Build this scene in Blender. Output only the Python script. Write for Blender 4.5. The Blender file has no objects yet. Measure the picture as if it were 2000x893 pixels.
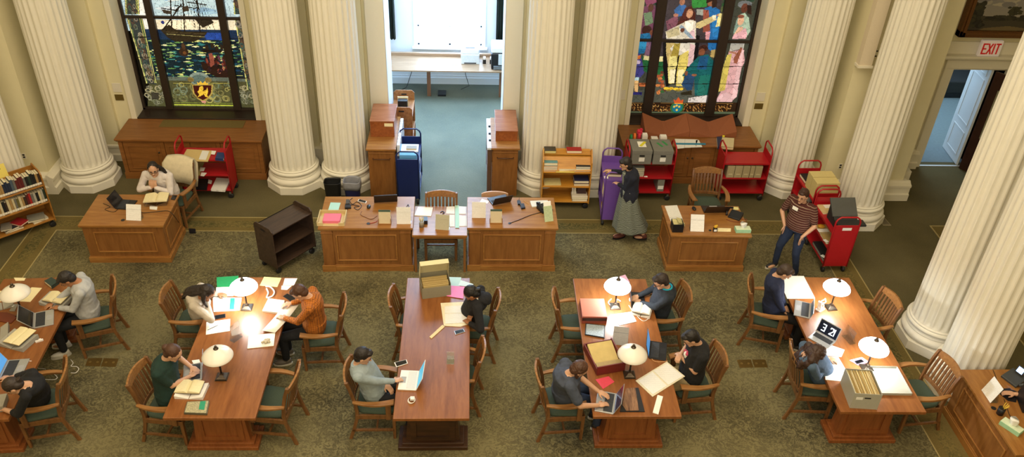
import bpy, math, random
import numpy as np
from mathutils import Vector, Matrix, Euler
PI = math.pi
random.seed(7)
SC = bpy.context.scene
COL = SC.collection

# ------------------------------------------------------------------ camera
F_PX, PITCH, YAW, ROLL, CAM_H, PY = 1644.767, 0.606193, -0.061945, 0.041337, 8.22118, 451.342
def cam_axes(p, y, r):
    cy, sy, cp, sp = math.cos(y), math.sin(y), math.cos(p), math.sin(p)
    fwd = Vector((-sy*cp, cy*cp, -sp)); right = Vector((cy, sy, 0)); up = right.cross(fwd)
    cr, sr = math.cos(r), math.sin(r)
    return right*cr+up*sr, up*cr-right*sr, fwd
RIGHT, UP, FWD = cam_axes(PITCH, YAW, ROLL)
cd = bpy.data.cameras.new('camera'); cam = bpy.data.objects.new('camera', cd); COL.objects.link(cam)
cd.sensor_width = 36; cd.lens = F_PX/2000*36; cd.shift_y = (PY-446.5)/2000; cd.clip_end = 200
cam.matrix_world = Matrix(((RIGHT.x, UP.x, -FWD.x, 0), (RIGHT.y, UP.y, -FWD.y, 0), (RIGHT.z, UP.z, -FWD.z, CAM_H), (0, 0, 0, 1)))
SC.camera = cam
def _ray(u, v): return RIGHT*((u-1000)/F_PX) - UP*((v-PY)/F_PX) + FWD
def at(u, v, z=0.0):            # the point of the photograph on a horizontal surface z metres above the floor
    d = _ray(u, v); t = (z-CAM_H)/d.z
    return Vector((d.x*t, d.y*t, z))
def at_y(u, v, Y):              # the same on an upright plane
    d = _ray(u, v); t = Y/d.y
    return Vector((d.x*t, Y, CAM_H+d.z*t))

# ------------------------------------------------------------------ light and exposure
vs = SC.view_settings
vs.view_transform = 'Standard'; vs.look = 'None'; vs.gamma = 1; vs.use_curve_mapping = False
vs.exposure = 0.16
wd = bpy.data.worlds.new('sky'); SC.world = wd; wd.use_nodes = True
wd.node_tree.nodes['Background'].inputs[0].default_value = (0.62, 0.8, 1.0, 1)
wd.node_tree.nodes['Background'].inputs[1].default_value = 1.6
def area(name, loc, rot, sx, sy, power, color, spread=PI):
    l = bpy.data.lights.new(name, 'AREA'); l.shape = 'RECTANGLE'; l.size = sx; l.size_y = sy
    l.energy = power; l.color = color; l.spread = spread
    o = bpy.data.objects.new(name, l); COL.objects.link(o); o.location = loc; o.rotation_euler = rot
    return o
WARM = (1.0, 0.84, 0.60)
area('ceiling_light_main', (-0.45, 6.0, 10.3), (0, 0, 0), 12, 9, 1000, WARM)
area('ceiling_light_front', (-0.45, -2.6, 8.6), (math.radians(58), 0, 0), 12, 3, 520, WARM)
area('daylight_passage_fill', (-0.45, 16.0, 5.3), (math.radians(-14), 0, 0), 3.4, 2.6, 430, (0.50, 0.72, 1.0))
area('daylight_side_room', (9.4, 17.0, 3.3), (math.radians(-15), 0, 0), 2.0, 2.0, 110, (0.60, 0.80, 1.0))

# ------------------------------------------------------------------ materials
def new_mat(name):
    m = bpy.data.materials.new(name); m.use_nodes = True
    return m, m.node_tree.nodes, m.node_tree.links, m.node_tree.nodes['Principled BSDF']
def srgb(h):
    if isinstance(h, str):
        h = h.lstrip('#'); c = [int(h[i:i+2], 16)/255 for i in (0, 2, 4)]
    else: c = h
    return tuple((x/12.92 if x <= 0.04045 else ((x+0.055)/1.055)**2.4) for x in c)+(1,)
MC = {}
def flat(h, rough=0.6, metal=0.0, var=0.06, scale=30, name=None, bump=0.0, emit=0, spec=0.5, stretch=(1, 1, 1)):
    key = (h, rough, metal, var, scale, bump, emit, spec, stretch)
    if key in MC: return MC[key]
    m, n, l, b = new_mat(name or 'paint_'+str(h).strip('#'))
    c = srgb(h)
    tc = n.new('ShaderNodeTexCoord'); mp = n.new('ShaderNodeMapping'); mp.inputs['Scale'].default_value = stretch
    l.new(tc.outputs['Object'], mp.inputs[0])
    no = n.new('ShaderNodeTexNoise'); no.inputs['Scale'].default_value = scale; no.inputs['Detail'].default_value = 3
    l.new(mp.outputs[0], no.inputs['Vector'])
    mx = n.new('ShaderNodeMix'); mx.data_type = 'RGBA'
    mx.inputs[6].default_value = tuple(x*(1-var*2) for x in c[:3])+(1,); mx.inputs[7].default_value = tuple(min(1, x*(1+var*2)) for x in c[:3])+(1,)
    l.new(no.outputs['Fac'], mx.inputs[0]); l.new(mx.outputs[2], b.inputs['Base Color'])
    b.inputs['Roughness'].default_value = rough; b.inputs['Metallic'].default_value = metal
    b.inputs['Specular IOR Level'].default_value = spec
    if bump:
        bp = n.new('ShaderNodeBump'); bp.inputs['Strength'].default_value = bump; bp.inputs['Distance'].default_value = 0.01
        l.new(no.outputs['Fac'], bp.inputs['Height']); l.new(bp.outputs[0], b.inputs['Normal'])
    if emit:
        b.inputs['Emission Color'].default_value = c; b.inputs['Emission Strength'].default_value = emit
    MC[key] = m
    return m
def wood(name, dark, light, axis='x', rough=0.35, scale=6.0, spec=0.5):
    key = (name, dark, light, axis, rough, scale)
    if key in MC: return MC[key]
    m, n, l, b = new_mat(name)
    tc = n.new('ShaderNodeTexCoord'); mp = n.new('ShaderNodeMapping')
    s = {'x': (0.12, 1, 1), 'y': (1, 0.12, 1), 'z': (1, 1, 0.12)}[axis]
    mp.inputs['Scale'].default_value = s
    l.new(tc.outputs['Object'], mp.inputs[0])
    a = n.new('ShaderNodeTexNoise'); a.inputs['Scale'].default_value = scale*3.2; a.inputs['Detail'].default_value = 6; a.inputs['Distortion'].default_value = 0.6
    c = n.new('ShaderNodeTexNoise'); c.inputs['Scale'].default_value = scale*16; c.inputs['Detail'].default_value = 3
    for q in (a, c): l.new(mp.outputs[0], q.inputs['Vector'])
    ad = n.new('ShaderNodeMath'); ad.operation = 'MULTIPLY_ADD'; ad.inputs[1].default_value = 0.35
    l.new(c.outputs['Fac'], ad.inputs[0]); l.new(a.outputs['Fac'], ad.inputs[2])
    r = n.new('ShaderNodeValToRGB'); r.color_ramp.elements[0].position = 0.42; r.color_ramp.elements[1].position = 0.92
    r.color_ramp.elements[0].color = srgb(dark); r.color_ramp.elements[1].color = srgb(light)
    l.new(ad.outputs[0], r.inputs[0]); l.new(r.outputs[0], b.inputs['Base Color'])
    b.inputs['Roughness'].default_value = rough; b.inputs['Specular IOR Level'].default_value = spec
    MC[key] = m
    return m
def glass_mat(name, color=(0.9, 0.95, 1, 1), rough=0.05, mixf=0.25):
    m, n, l, b = new_mat(name)
    tr = n.new('ShaderNodeBsdfTransparent'); gl = n.new('ShaderNodeBsdfGlossy'); gl.inputs['Roughness'].default_value = rough
    tr.inputs[0].default_value = color
    mx = n.new('ShaderNodeMixShader'); mx.inputs[0].default_value = mixf
    l.new(tr.outputs[0], mx.inputs[1]); l.new(gl.outputs[0], mx.inputs[2]); l.new(mx.outputs[0], n['Material Output'].inputs[0])
    return m
def emit_mat(name, h, s):
    m, n, l, b = new_mat(name)
    b.inputs['Base Color'].default_value = srgb(h); b.inputs['Emission Color'].default_value = srgb(h); b.inputs['Emission Strength'].default_value = s
    return m
def attr_mat(name, emit=0.0, rough=0.35, base=1.0):
    m, n, l, b = new_mat(name)
    a = n.new('ShaderNodeAttribute'); a.attribute_name = 'Col'
    l.new(a.outputs['Color'], b.inputs['Base Color'])
    if emit:
        l.new(a.outputs['Color'], b.inputs['Emission Color']); b.inputs['Emission Strength'].default_value = emit
    b.inputs['Roughness'].default_value = rough
    return m

# ------------------------------------------------------------------ mesh builder
class MB:
    def __init__(s): s.v = []; s.f = []; s.m = []; s.sm = []; s.M = Matrix.Identity(4)
    def add(s, vs, fs, m=0, smooth=False):
        o = len(s.v); M = s.M
        s.v += [tuple(M @ Vector(p)) for p in vs]
        s.f += [tuple(i+o for i in f) for f in fs]; s.m += [m]*len(fs); s.sm += [smooth]*len(fs)
        return s
    def box(s, x0, x1, y0, y1, z0, z1, m=0):
        v = [(x, y, z) for z in (z0, z1) for y in (y0, y1) for x in (x0, x1)]
        return s.add(v, [(0, 2, 3, 1), (4, 5, 7, 6), (0, 1, 5, 4), (2, 6, 7, 3), (0, 4, 6, 2), (1, 3, 7, 5)], m)
    def rbox(s, c, size, rot=(0, 0, 0), m=0):
        k = s.M; s.M = k @ Matrix.Translation(c) @ Euler(rot).to_matrix().to_4x4()
        a, b, d = size[0]/2, size[1]/2, size[2]/2
        s.box(-a, a, -b, b, -d, d, m); s.M = k
        return s
    def extrude(s, pts, vec, m=0, smooth=False):        # polygon (3d points, counter-clockwise seen from +vec) pushed along vec
        n = len(pts); vec = Vector(vec)
        a = [Vector(p) for p in pts]; v = a+[p+vec for p in a]
        fs = [tuple(range(n-1, -1, -1)), tuple(range(n, 2*n))]
        s.add(v, fs, m); o = len(s.v)-2*n
        s.f += [(o+i, o+(i+1) % n, o+n+(i+1) % n, o+n+i) for i in range(n)]; s.m += [m]*n; s.sm += [smooth]*n
        return s
    def tube(s, path, r, n=8, m=0, closed=False, flat=1.0, cap=True):
        P = [Vector(p) for p in path]; N = len(P)
        R = r if isinstance(r, (list, tuple)) else [r]*N
        vs = []; prev = None
        for i, p in enumerate(P):
            if closed: t = P[(i+1) % N]-P[i-1]
            else: t = P[min(i+1, N-1)]-P[max(i-1, 0)]
            if t.length < 1e-9: t = Vector((0, 0, 1))
            t.normalize()
            if prev is None:
                ref = Vector((0, 0, 1)) if abs(t.z) < 0.9 else Vector((1, 0, 0))
                a = t.cross(ref).normalized()
            else:
                a = prev-t*prev.dot(t); a.normalize()
            prev = a; b = t.cross(a)
            for k in range(n):
                q = 2*PI*k/n
                vs.append(p+a*(math.cos(q)*R[i])+b*(math.sin(q)*R[i]*flat))
        fs = []
        L = N if closed else N-1
        for i in range(L):
            for k in range(n):
                i2 = (i+1) % N
                fs.append((i*n+k, i*n+(k+1) % n, i2*n+(k+1) % n, i2*n+k))
        s.add(vs, fs, m, True)
        if cap and not closed:
            o = len(s.v)-len(vs)
            s.f += [tuple(o+k for k in range(n-1, -1, -1)), tuple(o+(N-1)*n+k for k in range(n))]; s.m += [m]*2; s.sm += [False]*2
        return s
    def lathe(s, prof, c=(0, 0, 0), n=24, m=0, smooth=True):
        vs = []
        for r, z in prof:
            for k in range(n):
                q = 2*PI*k/n; vs.append((c[0]+math.cos(q)*r, c[1]+math.sin(q)*r, c[2]+z))
        fs = [(i*n+k, i*n+(k+1) % n, (i+1)*n+(k+1) % n, (i+1)*n+k) for i in range(len(prof)-1) for k in range(n)]
        s.add(vs, fs, m, smooth); o = len(s.v)-len(vs)
        s.f += [tuple(o+k for k in range(n-1, -1, -1)), tuple(o+(len(prof)-1)*n+k for k in range(n))]; s.m += [m]*2; s.sm += [False]*2
        return s
    def loft(s, rings, m=0, smooth=True, closed=True):
        n = len(rings[0]); vs = [p for r in rings for p in r]
        K = n if closed else n-1
        fs = [(i*n+k, i*n+(k+1) % n, (i+1)*n+(k+1) % n, (i+1)*n+k) for i in range(len(rings)-1) for k in range(K)]
        s.add(vs, fs, m, smooth)
        if closed:
            o = len(s.v)-len(vs)
            s.f += [tuple(o+k for k in range(n-1, -1, -1)), tuple(o+(len(rings)-1)*n+k for k in range(n))]; s.m += [m]*2; s.sm += [smooth]*2
        return s
    def ell(s, c, r, rot=None, nu=14, nv=10, m=0):
        k = s.M; s.M = k @ Matrix.Translation(c)
        if rot is not None: s.M = s.M @ (rot.to_4x4() if isinstance(rot, Matrix) else Euler(rot).to_matrix().to_4x4())
        if not isinstance(r, (tuple, list)): r = (r, r, r)
        vs = [(0, 0, -r[2])]
        for j in range(1, nv):
            p = -PI/2+PI*j/nv
            for i in range(nu):
                q = 2*PI*i/nu; vs.append((r[0]*math.cos(p)*math.cos(q), r[1]*math.cos(p)*math.sin(q), r[2]*math.sin(p)))
        vs.append((0, 0, r[2])); T = len(vs)-1
        fs = [(0, 1+(i+1) % nu, 1+i) for i in range(nu)]
        for j in range(nv-2):
            for i in range(nu):
                a = 1+j*nu; b = a+nu; fs.append((a+i, a+(i+1) % nu, b+(i+1) % nu, b+i))
        a = 1+(nv-2)*nu
        fs += [(a+i, a+(i+1) % nu, T) for i in range(nu)]
        s.add(vs, fs, m, True); s.M = k
        return s
    def build(s, name, mat, parent=None, bevel=0, label=None, segs=2):
        me = bpy.data.meshes.new(name); me.from_pydata(s.v, [], s.f)
        mats = mat if isinstance(mat, (list, tuple)) else [mat]
        for q in mats: me.materials.append(q)
        me.polygons.foreach_set('material_index', [min(i, len(mats)-1) for i in s.m])
        me.polygons.foreach_set('use_smooth', s.sm); me.update()
        o = bpy.data.objects.new(name, me); COL.objects.link(o)
        if parent is not None: o.parent = parent
        if bevel:
            b = o.modifiers.new('bevel', 'BEVEL'); b.width = bevel; b.segments = segs; b.limit_method = 'ANGLE'; b.angle_limit = 0.6
        if label: o['label'] = label
        return o
def tag(o, label=None, cat=None, group=None, kind=None):
    if label: o['label'] = label
    if cat: o['category'] = cat
    if group: o['group'] = group
    if kind: o['kind'] = kind
    return o
def thing(name, label, cat, loc=(0, 0, 0), rz=0.0, group=None):
    o = bpy.data.objects.new(name, None); o.empty_display_size = 0.1; COL.objects.link(o)
    o.location = loc; o.rotation_euler = (0, 0, rz)
    return tag(o, label, cat, group)
def one(name, mb, mat, label, cat, loc=(0, 0, 0), rz=0.0, group=None, bevel=0):
    o = mb.build(name, mat, None, bevel); o.location = loc; o.rotation_euler = (0, 0, rz)
    return tag(o, label, cat, group)
def struct(name, mb, mat, bevel=0):
    return tag(mb.build(name, mat, None, bevel), kind='structure')
def kids(o): return [c for c in ALLOBJ() if c.parent is o]
def ALLOBJ(): return list(bpy.data.objects)
def copy_tree(o, parent=None):
    c = o.copy(); COL.objects.link(c)
    if parent is not None: c.parent = parent
    for k in [x for x in bpy.data.objects if x.parent == o]:
        copy_tree(k, c)
    return c
def place(o, loc, rz, label, group=None):
    o.location = loc; o.rotation_euler = (0, 0, rz); o['label'] = label
    if group: o['group'] = group
    return o
# ------------------------------------------------------------------ material palette
M_WALL = flat('#e0d8b4', 0.8, var=0.02, scale=5, name='cream_wall_paint', bump=0.05)
M_COLUMN = flat('#e6e2d4', 0.7, var=0.02, scale=8, name='ivory_column_paint')
M_TRIM = flat('#e6e0cc', 0.6, var=0.01, name='ivory_trim_paint')
M_CEIL = flat('#e8e0c8', 0.9, var=0.01, name='ceiling_plaster')
M_WHITE = flat('#dfe6ee', 0.7, var=0.01, name='white_wall_paint')
M_DESK = wood('honey_oak', '#855426', '#a6763d', 'x', 0.32)
M_DESKZ = wood('honey_oak_upright', '#764a22', '#926232', 'z', 0.38)
M_TABLE = wood('table_oak', '#74421c', '#925c2f', 'y', 0.36)
M_PED = wood('pedestal_oak', '#74401c', '#94582d', 'z', 0.4)
M_DARKPED = wood('dark_pedestal_oak', '#2e1d12', '#4a2e1a', 'x', 0.4)
M_CHAIR = wood('chair_oak', '#5a3a20', '#835a33', 'z', 0.35, 8)
M_ARM = wood('chair_arm_oak', '#784f2a', '#a07341', 'x', 0.3, 8)
M_CAB = wood('cabinet_oak', '#75491f', '#936030', 'x', 0.42)
M_SEAT = flat('#3d4c40', 0.85, var=0.12, scale=60, name='green_seat_cloth')
M_BRASS = flat('#8d7340', 0.35, 0.8, 0.05, name='aged_brass')
M_BRONZE = flat('#5a5045', 0.3, 0.85, 0.05, name='bronze_metal')
M_DARKFRAME = flat('#2b1f17', 0.5, var=0.1, name='dark_window_frame')
M_BLACK = flat('#15151a', 0.4, var=0.05, name='black_plastic')
M_CHROME = flat('#b8b8b8', 0.25, 0.9, 0.02, name='chrome_metal')
M_RUBBER = flat('#17181a', 0.6, var=0.05, name='black_rubber')
M_PAPER = flat('#ecebe4', 0.8, var=0.02, name='white_paper')
M_CREAMPAPER = flat('#ece0b4', 0.8, var=0.03, name='cream_paper')

def carpet(name, dark, light, pattern=True):
    m, n, l, b = new_mat(name)
    tc = n.new('ShaderNodeTexCoord')
    fine = n.new('ShaderNodeTexNoise'); fine.inputs['Scale'].default_value = 60; fine.inputs['Detail'].default_value = 2
    big = n.new('ShaderNodeTexNoise'); big.inputs['Scale'].default_value = 0.9; big.inputs['Detail'].default_value = 4
    l.new(tc.outputs['Object'], fine.inputs['Vector']); l.new(tc.outputs['Object'], big.inputs['Vector'])
    pre = None
    if pattern:      # leafy scrolls: bent waves of two directions
        w = n.new('ShaderNodeTexNoise'); w.inputs['Scale'].default_value = 11; w.inputs['Detail'].default_value = 2; w.inputs['Distortion'].default_value = 2.6
        v = n.new('ShaderNodeTexNoise'); v.inputs['Scale'].default_value = 2.3; v.inputs['Detail'].default_value = 1; v.inputs['Distortion'].default_value = 1.5
        l.new(tc.outputs['Object'], w.inputs['Vector']); l.new(tc.outputs['Object'], v.inputs['Vector'])
        w2 = n.new('ShaderNodeMapRange'); w2.inputs[1].default_value = 0.44; w2.inputs[2].default_value = 0.6; l.new(w.outputs['Fac'], w2.inputs[0])
        pre = n.new('ShaderNodeMath'); pre.operation = 'MULTIPLY'; l.new(w2.outputs[0], pre.inputs[0]); l.new(v.outputs['Fac'], pre.inputs[1])
    s = n.new('ShaderNodeMath'); s.operation = 'MULTIPLY_ADD'; s.inputs[1].default_value = 0.45
    l.new(fine.outputs['Fac'], s.inputs[0]); l.new(big.outputs['Fac'], s.inputs[2])
    src = s
    if pre:
        t = n.new('ShaderNodeMath'); t.operation = 'MULTIPLY_ADD'; t.inputs[1].default_value = 0.5
        l.new(pre.outputs[0], t.inputs[0]); l.new(s.outputs[0], t.inputs[2]); src = t
    r = n.new('ShaderNodeValToRGB'); r.color_ramp.elements[0].position = 0.5; r.color_ramp.elements[1].position = 1.15 if pattern else 1.0
    r.color_ramp.elements[0].color = srgb(dark); r.color_ramp.elements[1].color = srgb(light)
    l.new(src.outputs[0], r.inputs[0]); l.new(r.outputs[0], b.inputs['Base Color'])
    bp = n.new('ShaderNodeBump'); bp.inputs['Strength'].default_value = 0.4; bp.inputs['Distance'].default_value = 0.01
    l.new(fine.outputs['Fac'], bp.inputs['Height']); l.new(bp.outputs[0], b.inputs['Normal'])
    b.inputs['Roughness'].default_value = 0.95; b.inputs['Specular IOR Level'].default_value = 0.1
    return m
M_CARPET = carpet('patterned_olive_carpet', '#3a3627', '#787050')
M_PLAIN = carpet('plain_olive_carpet', '#534d34', '#6a6246', False)
M_BORDER = carpet('leafy_border_carpet', '#3f4128', '#77693f')
M_STRIP = carpet('brown_strip_carpet', '#63562f', '#786a42', False)
M_LINE = carpet('pale_line_carpet', '#98895c', '#a89a6c', False)
M_GREENC = carpet('green_passage_carpet', '#606860', '#7a8072', False)

# ------------------------------------------------------------------ floor: plain carpet, patterned field, woven border, lines
CX = -0.45
struct('floor', MB().box(-11, 13, -4.5, 21, -0.3, 0), M_PLAIN)
fx0, fx1, fy1 = -6.84, 5.94, 11.77
struct('floor_patterned_carpet', MB().box(fx0, fx1, -4.4, fy1, 0, 0.004), M_CARPET)
def band(name, o, i, mat, z):   # a U of carpet between outset o and inset i around the field
    b = MB()
    b.box(fx0-o, fx0-i, -4.4, fy1+o, 0, z); b.box(fx1+i, fx1+o, -4.4, fy1+o, 0, z)
    b.box(fx0-i, fx1+i, fy1+i, fy1+o, 0, z)
    struct(name, b, mat)
band('floor_inner_line', 0.018, 0.0, M_LINE, 0.005)
band('floor_inner_strip', 0.12, 0.018, M_STRIP, 0.004)
band('floor_leafy_border', 0.31, 0.12, M_BORDER, 0.0045)
band('floor_outer_strip', 0.41, 0.31, M_STRIP, 0.004)
band('floor_outer_line', 0.43, 0.41, M_LINE, 0.005)
struct('floor_passage_carpet', MB().box(-1.5, 0.6, 12.2, 17.7, 0, 0.004), M_GREENC)
c0 = at(1815, 441); cx_, cy_ = c0.x, c0.y
b = MB(); b.box(cx_, cx_+3, cy_-0.025, cy_, 0, 0.005); b.box(cx_, cx_+0.025, 5, cy_-0.025, 0, 0.005); struct('floor_side_line', b, M_LINE)
struct('floor_side_strip', MB().box(cx_+0.025, cx_+3, 5, cy_-0.025, 0, 0.004), M_STRIP)
b = MB(); b.M = Matrix.Translation((cx_+0.32, cy_-0.33, 0.004))
b.extrude([(math.cos(PI*i/8)*(0.2 if i % 2 == 0 else 0.07), math.sin(PI*i/8)*(0.2 if i % 2 == 0 else 0.07), 0) for i in range(16)], (0, 0, 0.002))
struct('floor_woven_star', b, M_BORDER)
struct('floor_side_room', MB().box(8.0, 13, 14.35, 20.5, 0, 0.004), flat('#6f7f86', 0.95, var=0.06, scale=20, name='blue_grey_carpet'))

# ------------------------------------------------------------------ back wall with two tall windows, the passage and a doorway
HT = 10.4; WY = 14.2; WB = 14.75
def zbox(b, x0, x1, z0=0, z1=HT, y0=WY, y1=WB): b.box(x0, x1, y0, y1, z0, z1)
b = MB()
zbox(b, -9.5, -6.12); zbox(b, -6.12, -3.96, 0, 0.84); zbox(b, -6.12, -3.96, 6.6, HT); zbox(b, -3.96, -1.5)
zbox(b, -1.5, 0.62, 6.0, HT); zbox(b, 0.62, 3.02)
zbox(b, 3.02, 5.2, 0, 0.84); zbox(b, 3.02, 5.2, 6.6, HT); zbox(b, 5.2, 8.93)
zbox(b, 8.93, 9.95, 2.1, HT); zbox(b, 9.95, 12.2)
struct('wall_back', b, M_WALL)
b = MB()
for x0, x1 in ((-8.9, -7.38), (6.48, 8.0)):          # piers that stand forward at both corners
    b.box(x0, x1, 13.02, WY, 0, HT)
b.box(8.0, 8.22, 13.5, WY, 0, HT); b.box(-9.12, -8.9, 13.5, WY, 0, HT)
struct('wall_corner_piers', b, M_WALL)
COLX = [-6.85, -3.18, -2.24, 1.335, 2.26, 5.96]
b = MB()
for x in COLX: b.box(x-0.36, x+0.36, WY-0.09, WY, 0, HT)
struct('wall_pilasters', b, M_WALL)
struct('wall_left', MB().box(-10.0, -9.5, -4, 21, 0, HT), M_WALL)
struct('wall_right', MB().box(12.2, 12.7, -4, 21, 0, HT), M_WALL)
struct('wall_front', MB().box(-10, 12.7, -4.5, -4, 0, HT), M_WALL)
struct('ceiling', MB().box(-10, 12.7, -4.5, WB, HT, HT+0.3), M_CEIL)

# baseboards: plinth, tall fascia and a moulded cap
def base_run(b, x0, y0, x1, y1):                     # along a wall face, the room lies to the right of the direction
    d = Vector((x1-x0, y1-y0, 0)); L = d.length; a = math.atan2(d.y, d.x)
    k = b.M; b.M = Matrix.Translation((x0, y0, 0)) @ Matrix.Rotation(a, 4, 'Z')
    pr = [(0, 0), (-0.13, 0), (-0.13, 0.13), (-0.10, 0.15), (-0.10, 0.27), (-0.12, 0.28), (-0.12, 0.32), (-0.06, 0.35), (-0.03, 0.38), (0, 0.38)]
    b.extrude([(-0.0, y, z) for y, z in reversed(pr)], (L, 0, 0)); b.M = k
runs = {'baseboard_back': [(-7.38, WY, -6.36, WY), (-3.6, WY, -1.85, WY), (0.95, WY, 2.76, WY), (5.42, WY, 6.48, WY), (8.22, WY, 8.82, WY), (10.1, WY, 12.2, WY)],
        'baseboard_left': [(-9.02, 13.02, -7.38, 13.02), (-9.5, 13.5, -8.9, 13.5)],
        'baseboard_right': [(6.48, 13.02, 8.13, 13.02)],
        'baseboard_pier_left': [(-7.38, 12.888, -7.38, WY)],
        'baseboard_pier_right': [(6.48, WY, 6.48, 12.888)]}
for nm, rr in runs.items():
    b = MB()
    for r in rr: base_run(b, *r)
    if nm == 'baseboard_right':
        b.box(8.0, 8.12, 12.95, 13.5, 0, 0.34); b.box(8.12, 8.34, 13.39, 13.5, 0, 0.34); b.box(8.22, 8.34, 13.5, WY, 0, 0.34)
    if nm == 'baseboard_back':
        for x in COLX[1:5]: b.box(x-0.44, x+0.44, WY-0.19, WY-0.09, 0, 0.34)
    struct(nm, b, M_TRIM)

# casings
def trim(nm, boxes, mat=M_TRIM, bevel=0.008):
    b = MB()
    for q in boxes: b.box(*q)
    return struct(nm, b, mat, bevel)
trim('trim_1', [(-6.22, -6.12, WY-0.03, WY, 0.84, 6.7), (-3.96, -3.86, WY-0.03, WY, 0.84, 6.7), (-6.22, -3.86, WY-0.03, WY, 6.6, 6.75),
                (-6.135, -6.118, WY, 14.55, 0.84, 6.6), (-3.962, -3.945, WY, 14.55, 0.84, 6.6)])
trim('trim_2', [(2.92, 3.02, WY-0.03, WY, 0.84, 6.7), (5.2, 5.32, WY-0.03, WY, 0.84, 6.7), (2.92, 5.32, WY-0.03, WY, 6.6, 6.75),
                (3.005, 3.022, WY, 14.55, 0.84, 6.6), (5.198, 5.215, WY, 14.55, 0.84, 6.6)])
trim('trim_3', [(-1.82, -1.5, WY-0.07, WY, 0, 6.3), (0.62, 0.92, WY-0.07, WY, 0, 6.3), (-1.82, 0.92, WY-0.07, WY, 6.0, 6.4)])
trim('trim_4', [(-1.5, -1.485, WY-0.07, 14.95, 0, 6.0), (0.605, 0.62, WY-0.07, 14.95, 0, 6.0)], M_WHITE)
trim('trim_5', [(8.75, 8.93, WY-0.05, WY, 0, 2.1), (9.95, 10.13, WY-0.05, WY, 0, 2.1), (8.75, 10.13, WY-0.05, WY, 2.1, 2.27),
                (8.62, 10.26, WY-0.10, WY, 2.29, 2.33), (8.56, 10.32, WY-0.15, WY, 2.33, 2.38), (8.66, 10.22, WY-0.03, WY, 2.38, 2.62),
                (8.915, 8.93, WY, WB, 0, 2.1), (9.95, 9.965, WY, WB, 0, 2.1), (8.93, 9.95, WY, WY+0.12, 2.06, 2.1)])
trim('trim_6', [(8.93, 9.95, WY-0.02, WY+0.03, 0, 0.012)], flat('#d9dde0', 0.4, 0.5, name='threshold_metal'))

# the passage room beyond
b = MB()
b.box(-1.0-0.9, -1.5-0.4+0.0, 14.75, 17.72, 0, 6) if False else None
struct('wall_passage_left', MB().box(-3.3, -3.0, WB, 18.1, 0, 6), M_WHITE)
struct('wall_passage_right', MB().box(2.6, 2.9, WB, 18.1, 0, 6), M_WHITE)
b = MB(); Y0, Y1 = 17.7, 17.95
b.box(-3.0, -1.16, Y0, Y1, 0, 6); b.box(0.26, 2.6, Y0, Y1, 0, 6); b.box(-1.16, 0.26, Y0, Y1, 0, 0.9); b.box(-1.16, 0.26, Y0, Y1, 3.9, 6)
struct('wall_passage_back', b, M_WHITE)
struct('ceiling_passage', MB().box(-3.3, 2.9, WB, 18.1, 6, 6.2), M_CEIL)
struct('floor_passage_room', MB().box(-3.0, 2.6, 14.75, 17.7, 0, 0.003), M_GREENC)
trim('trim_7', [(-1.24, -1.16, 17.66, 17.7, 0.9, 3.95), (0.26, 0.34, 17.66, 17.7, 0.9, 3.95), (-1.28, 0.38, 17.62, 17.7, 0.85, 0.9)], flat('#eef2f6', 0.5, var=0.01, name='white_window_trim'))
trim('baseboard_passage', [(-3.0, 2.6, 17.67, 17.7, 0, 0.16), (-3.0, 2.6, 17.69, 17.7, 0.2, 0.215)], M_WHITE)
# side room beyond the door
struct('wall_side_left', MB().box(8.0, 8.2, WB, 20, 0, 4), M_WHITE); struct('wall_side_back', MB().box(8.2, 12.2, 18.06, 18.3, 0, 4), M_WHITE)
struct('ceiling_side_room', MB().box(8.0, 12.7, WB, 20, 4.0, 4.2), M_CEIL)

# passage window: frame, glazing and lowered blind
b = MB()
for x in (-1.16, -0.47, 0.22): b.box(x, x+0.04, 17.78, 17.84, 0.9, 3.9)
for z in (0.9, 1.32, 2.35, 3.86): b.box(-1.16, 0.26, 17.78, 17.84, z, z+0.04)
wf = struct('window_3', b, flat('#e8eef4', 0.5, var=0.01, name='white_sash_paint'))
g = MB().box(-1.12, 0.22, 17.80, 17.81, 0.94, 3.86).build('window_pane', emit_mat('bright_overcast_daylight', '#c4defc', 15), wf)
b = MB()
for i in range(62): b.rbox((-0.45, 17.74, 1.33+i*0.042), (1.34, 0.032, 0.002), (math.radians(28), 0, 0))
b.box(-1.12, 0.22, 17.72, 17.76, 1.28, 1.31)
for x in (-0.95, 0.05): b.box(x, x+0.02, 17.73, 17.745, 1.3, 3.86)
tag(b.build('window_blind', flat('#f4f7fa', 0.6, var=0.01, name='white_blind_slats')), 'lowered white slatted blind across the bright passage window', 'blind')
for sx, x0, x1, lb in ((-1, -1.98, -1.62, 'dark green curtain hanging left of the passage window'), (1, 0.56, 0.88, 'dark green curtain hanging right of the passage window')):
    b = MB(); n = 26
    top = []; bot = []
    for z in (1.12, 3.95):
        ring = [(x0+(x1-x0)*i/n, 17.5+0.035*math.sin(i*1.5), z) for i in range(n+1)]+[(x0+(x1-x0)*i/n, 17.52+0.035*math.sin(i*1.5), z) for i in range(n, -1, -1)]
        top.append(ring)
    b.loft(top)
    tag(b.build('curtain', flat('#16251f', 0.9, var=0.1, name='dark_green_velvet')), lb, 'curtain', 'curtains of the passage window')

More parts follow.
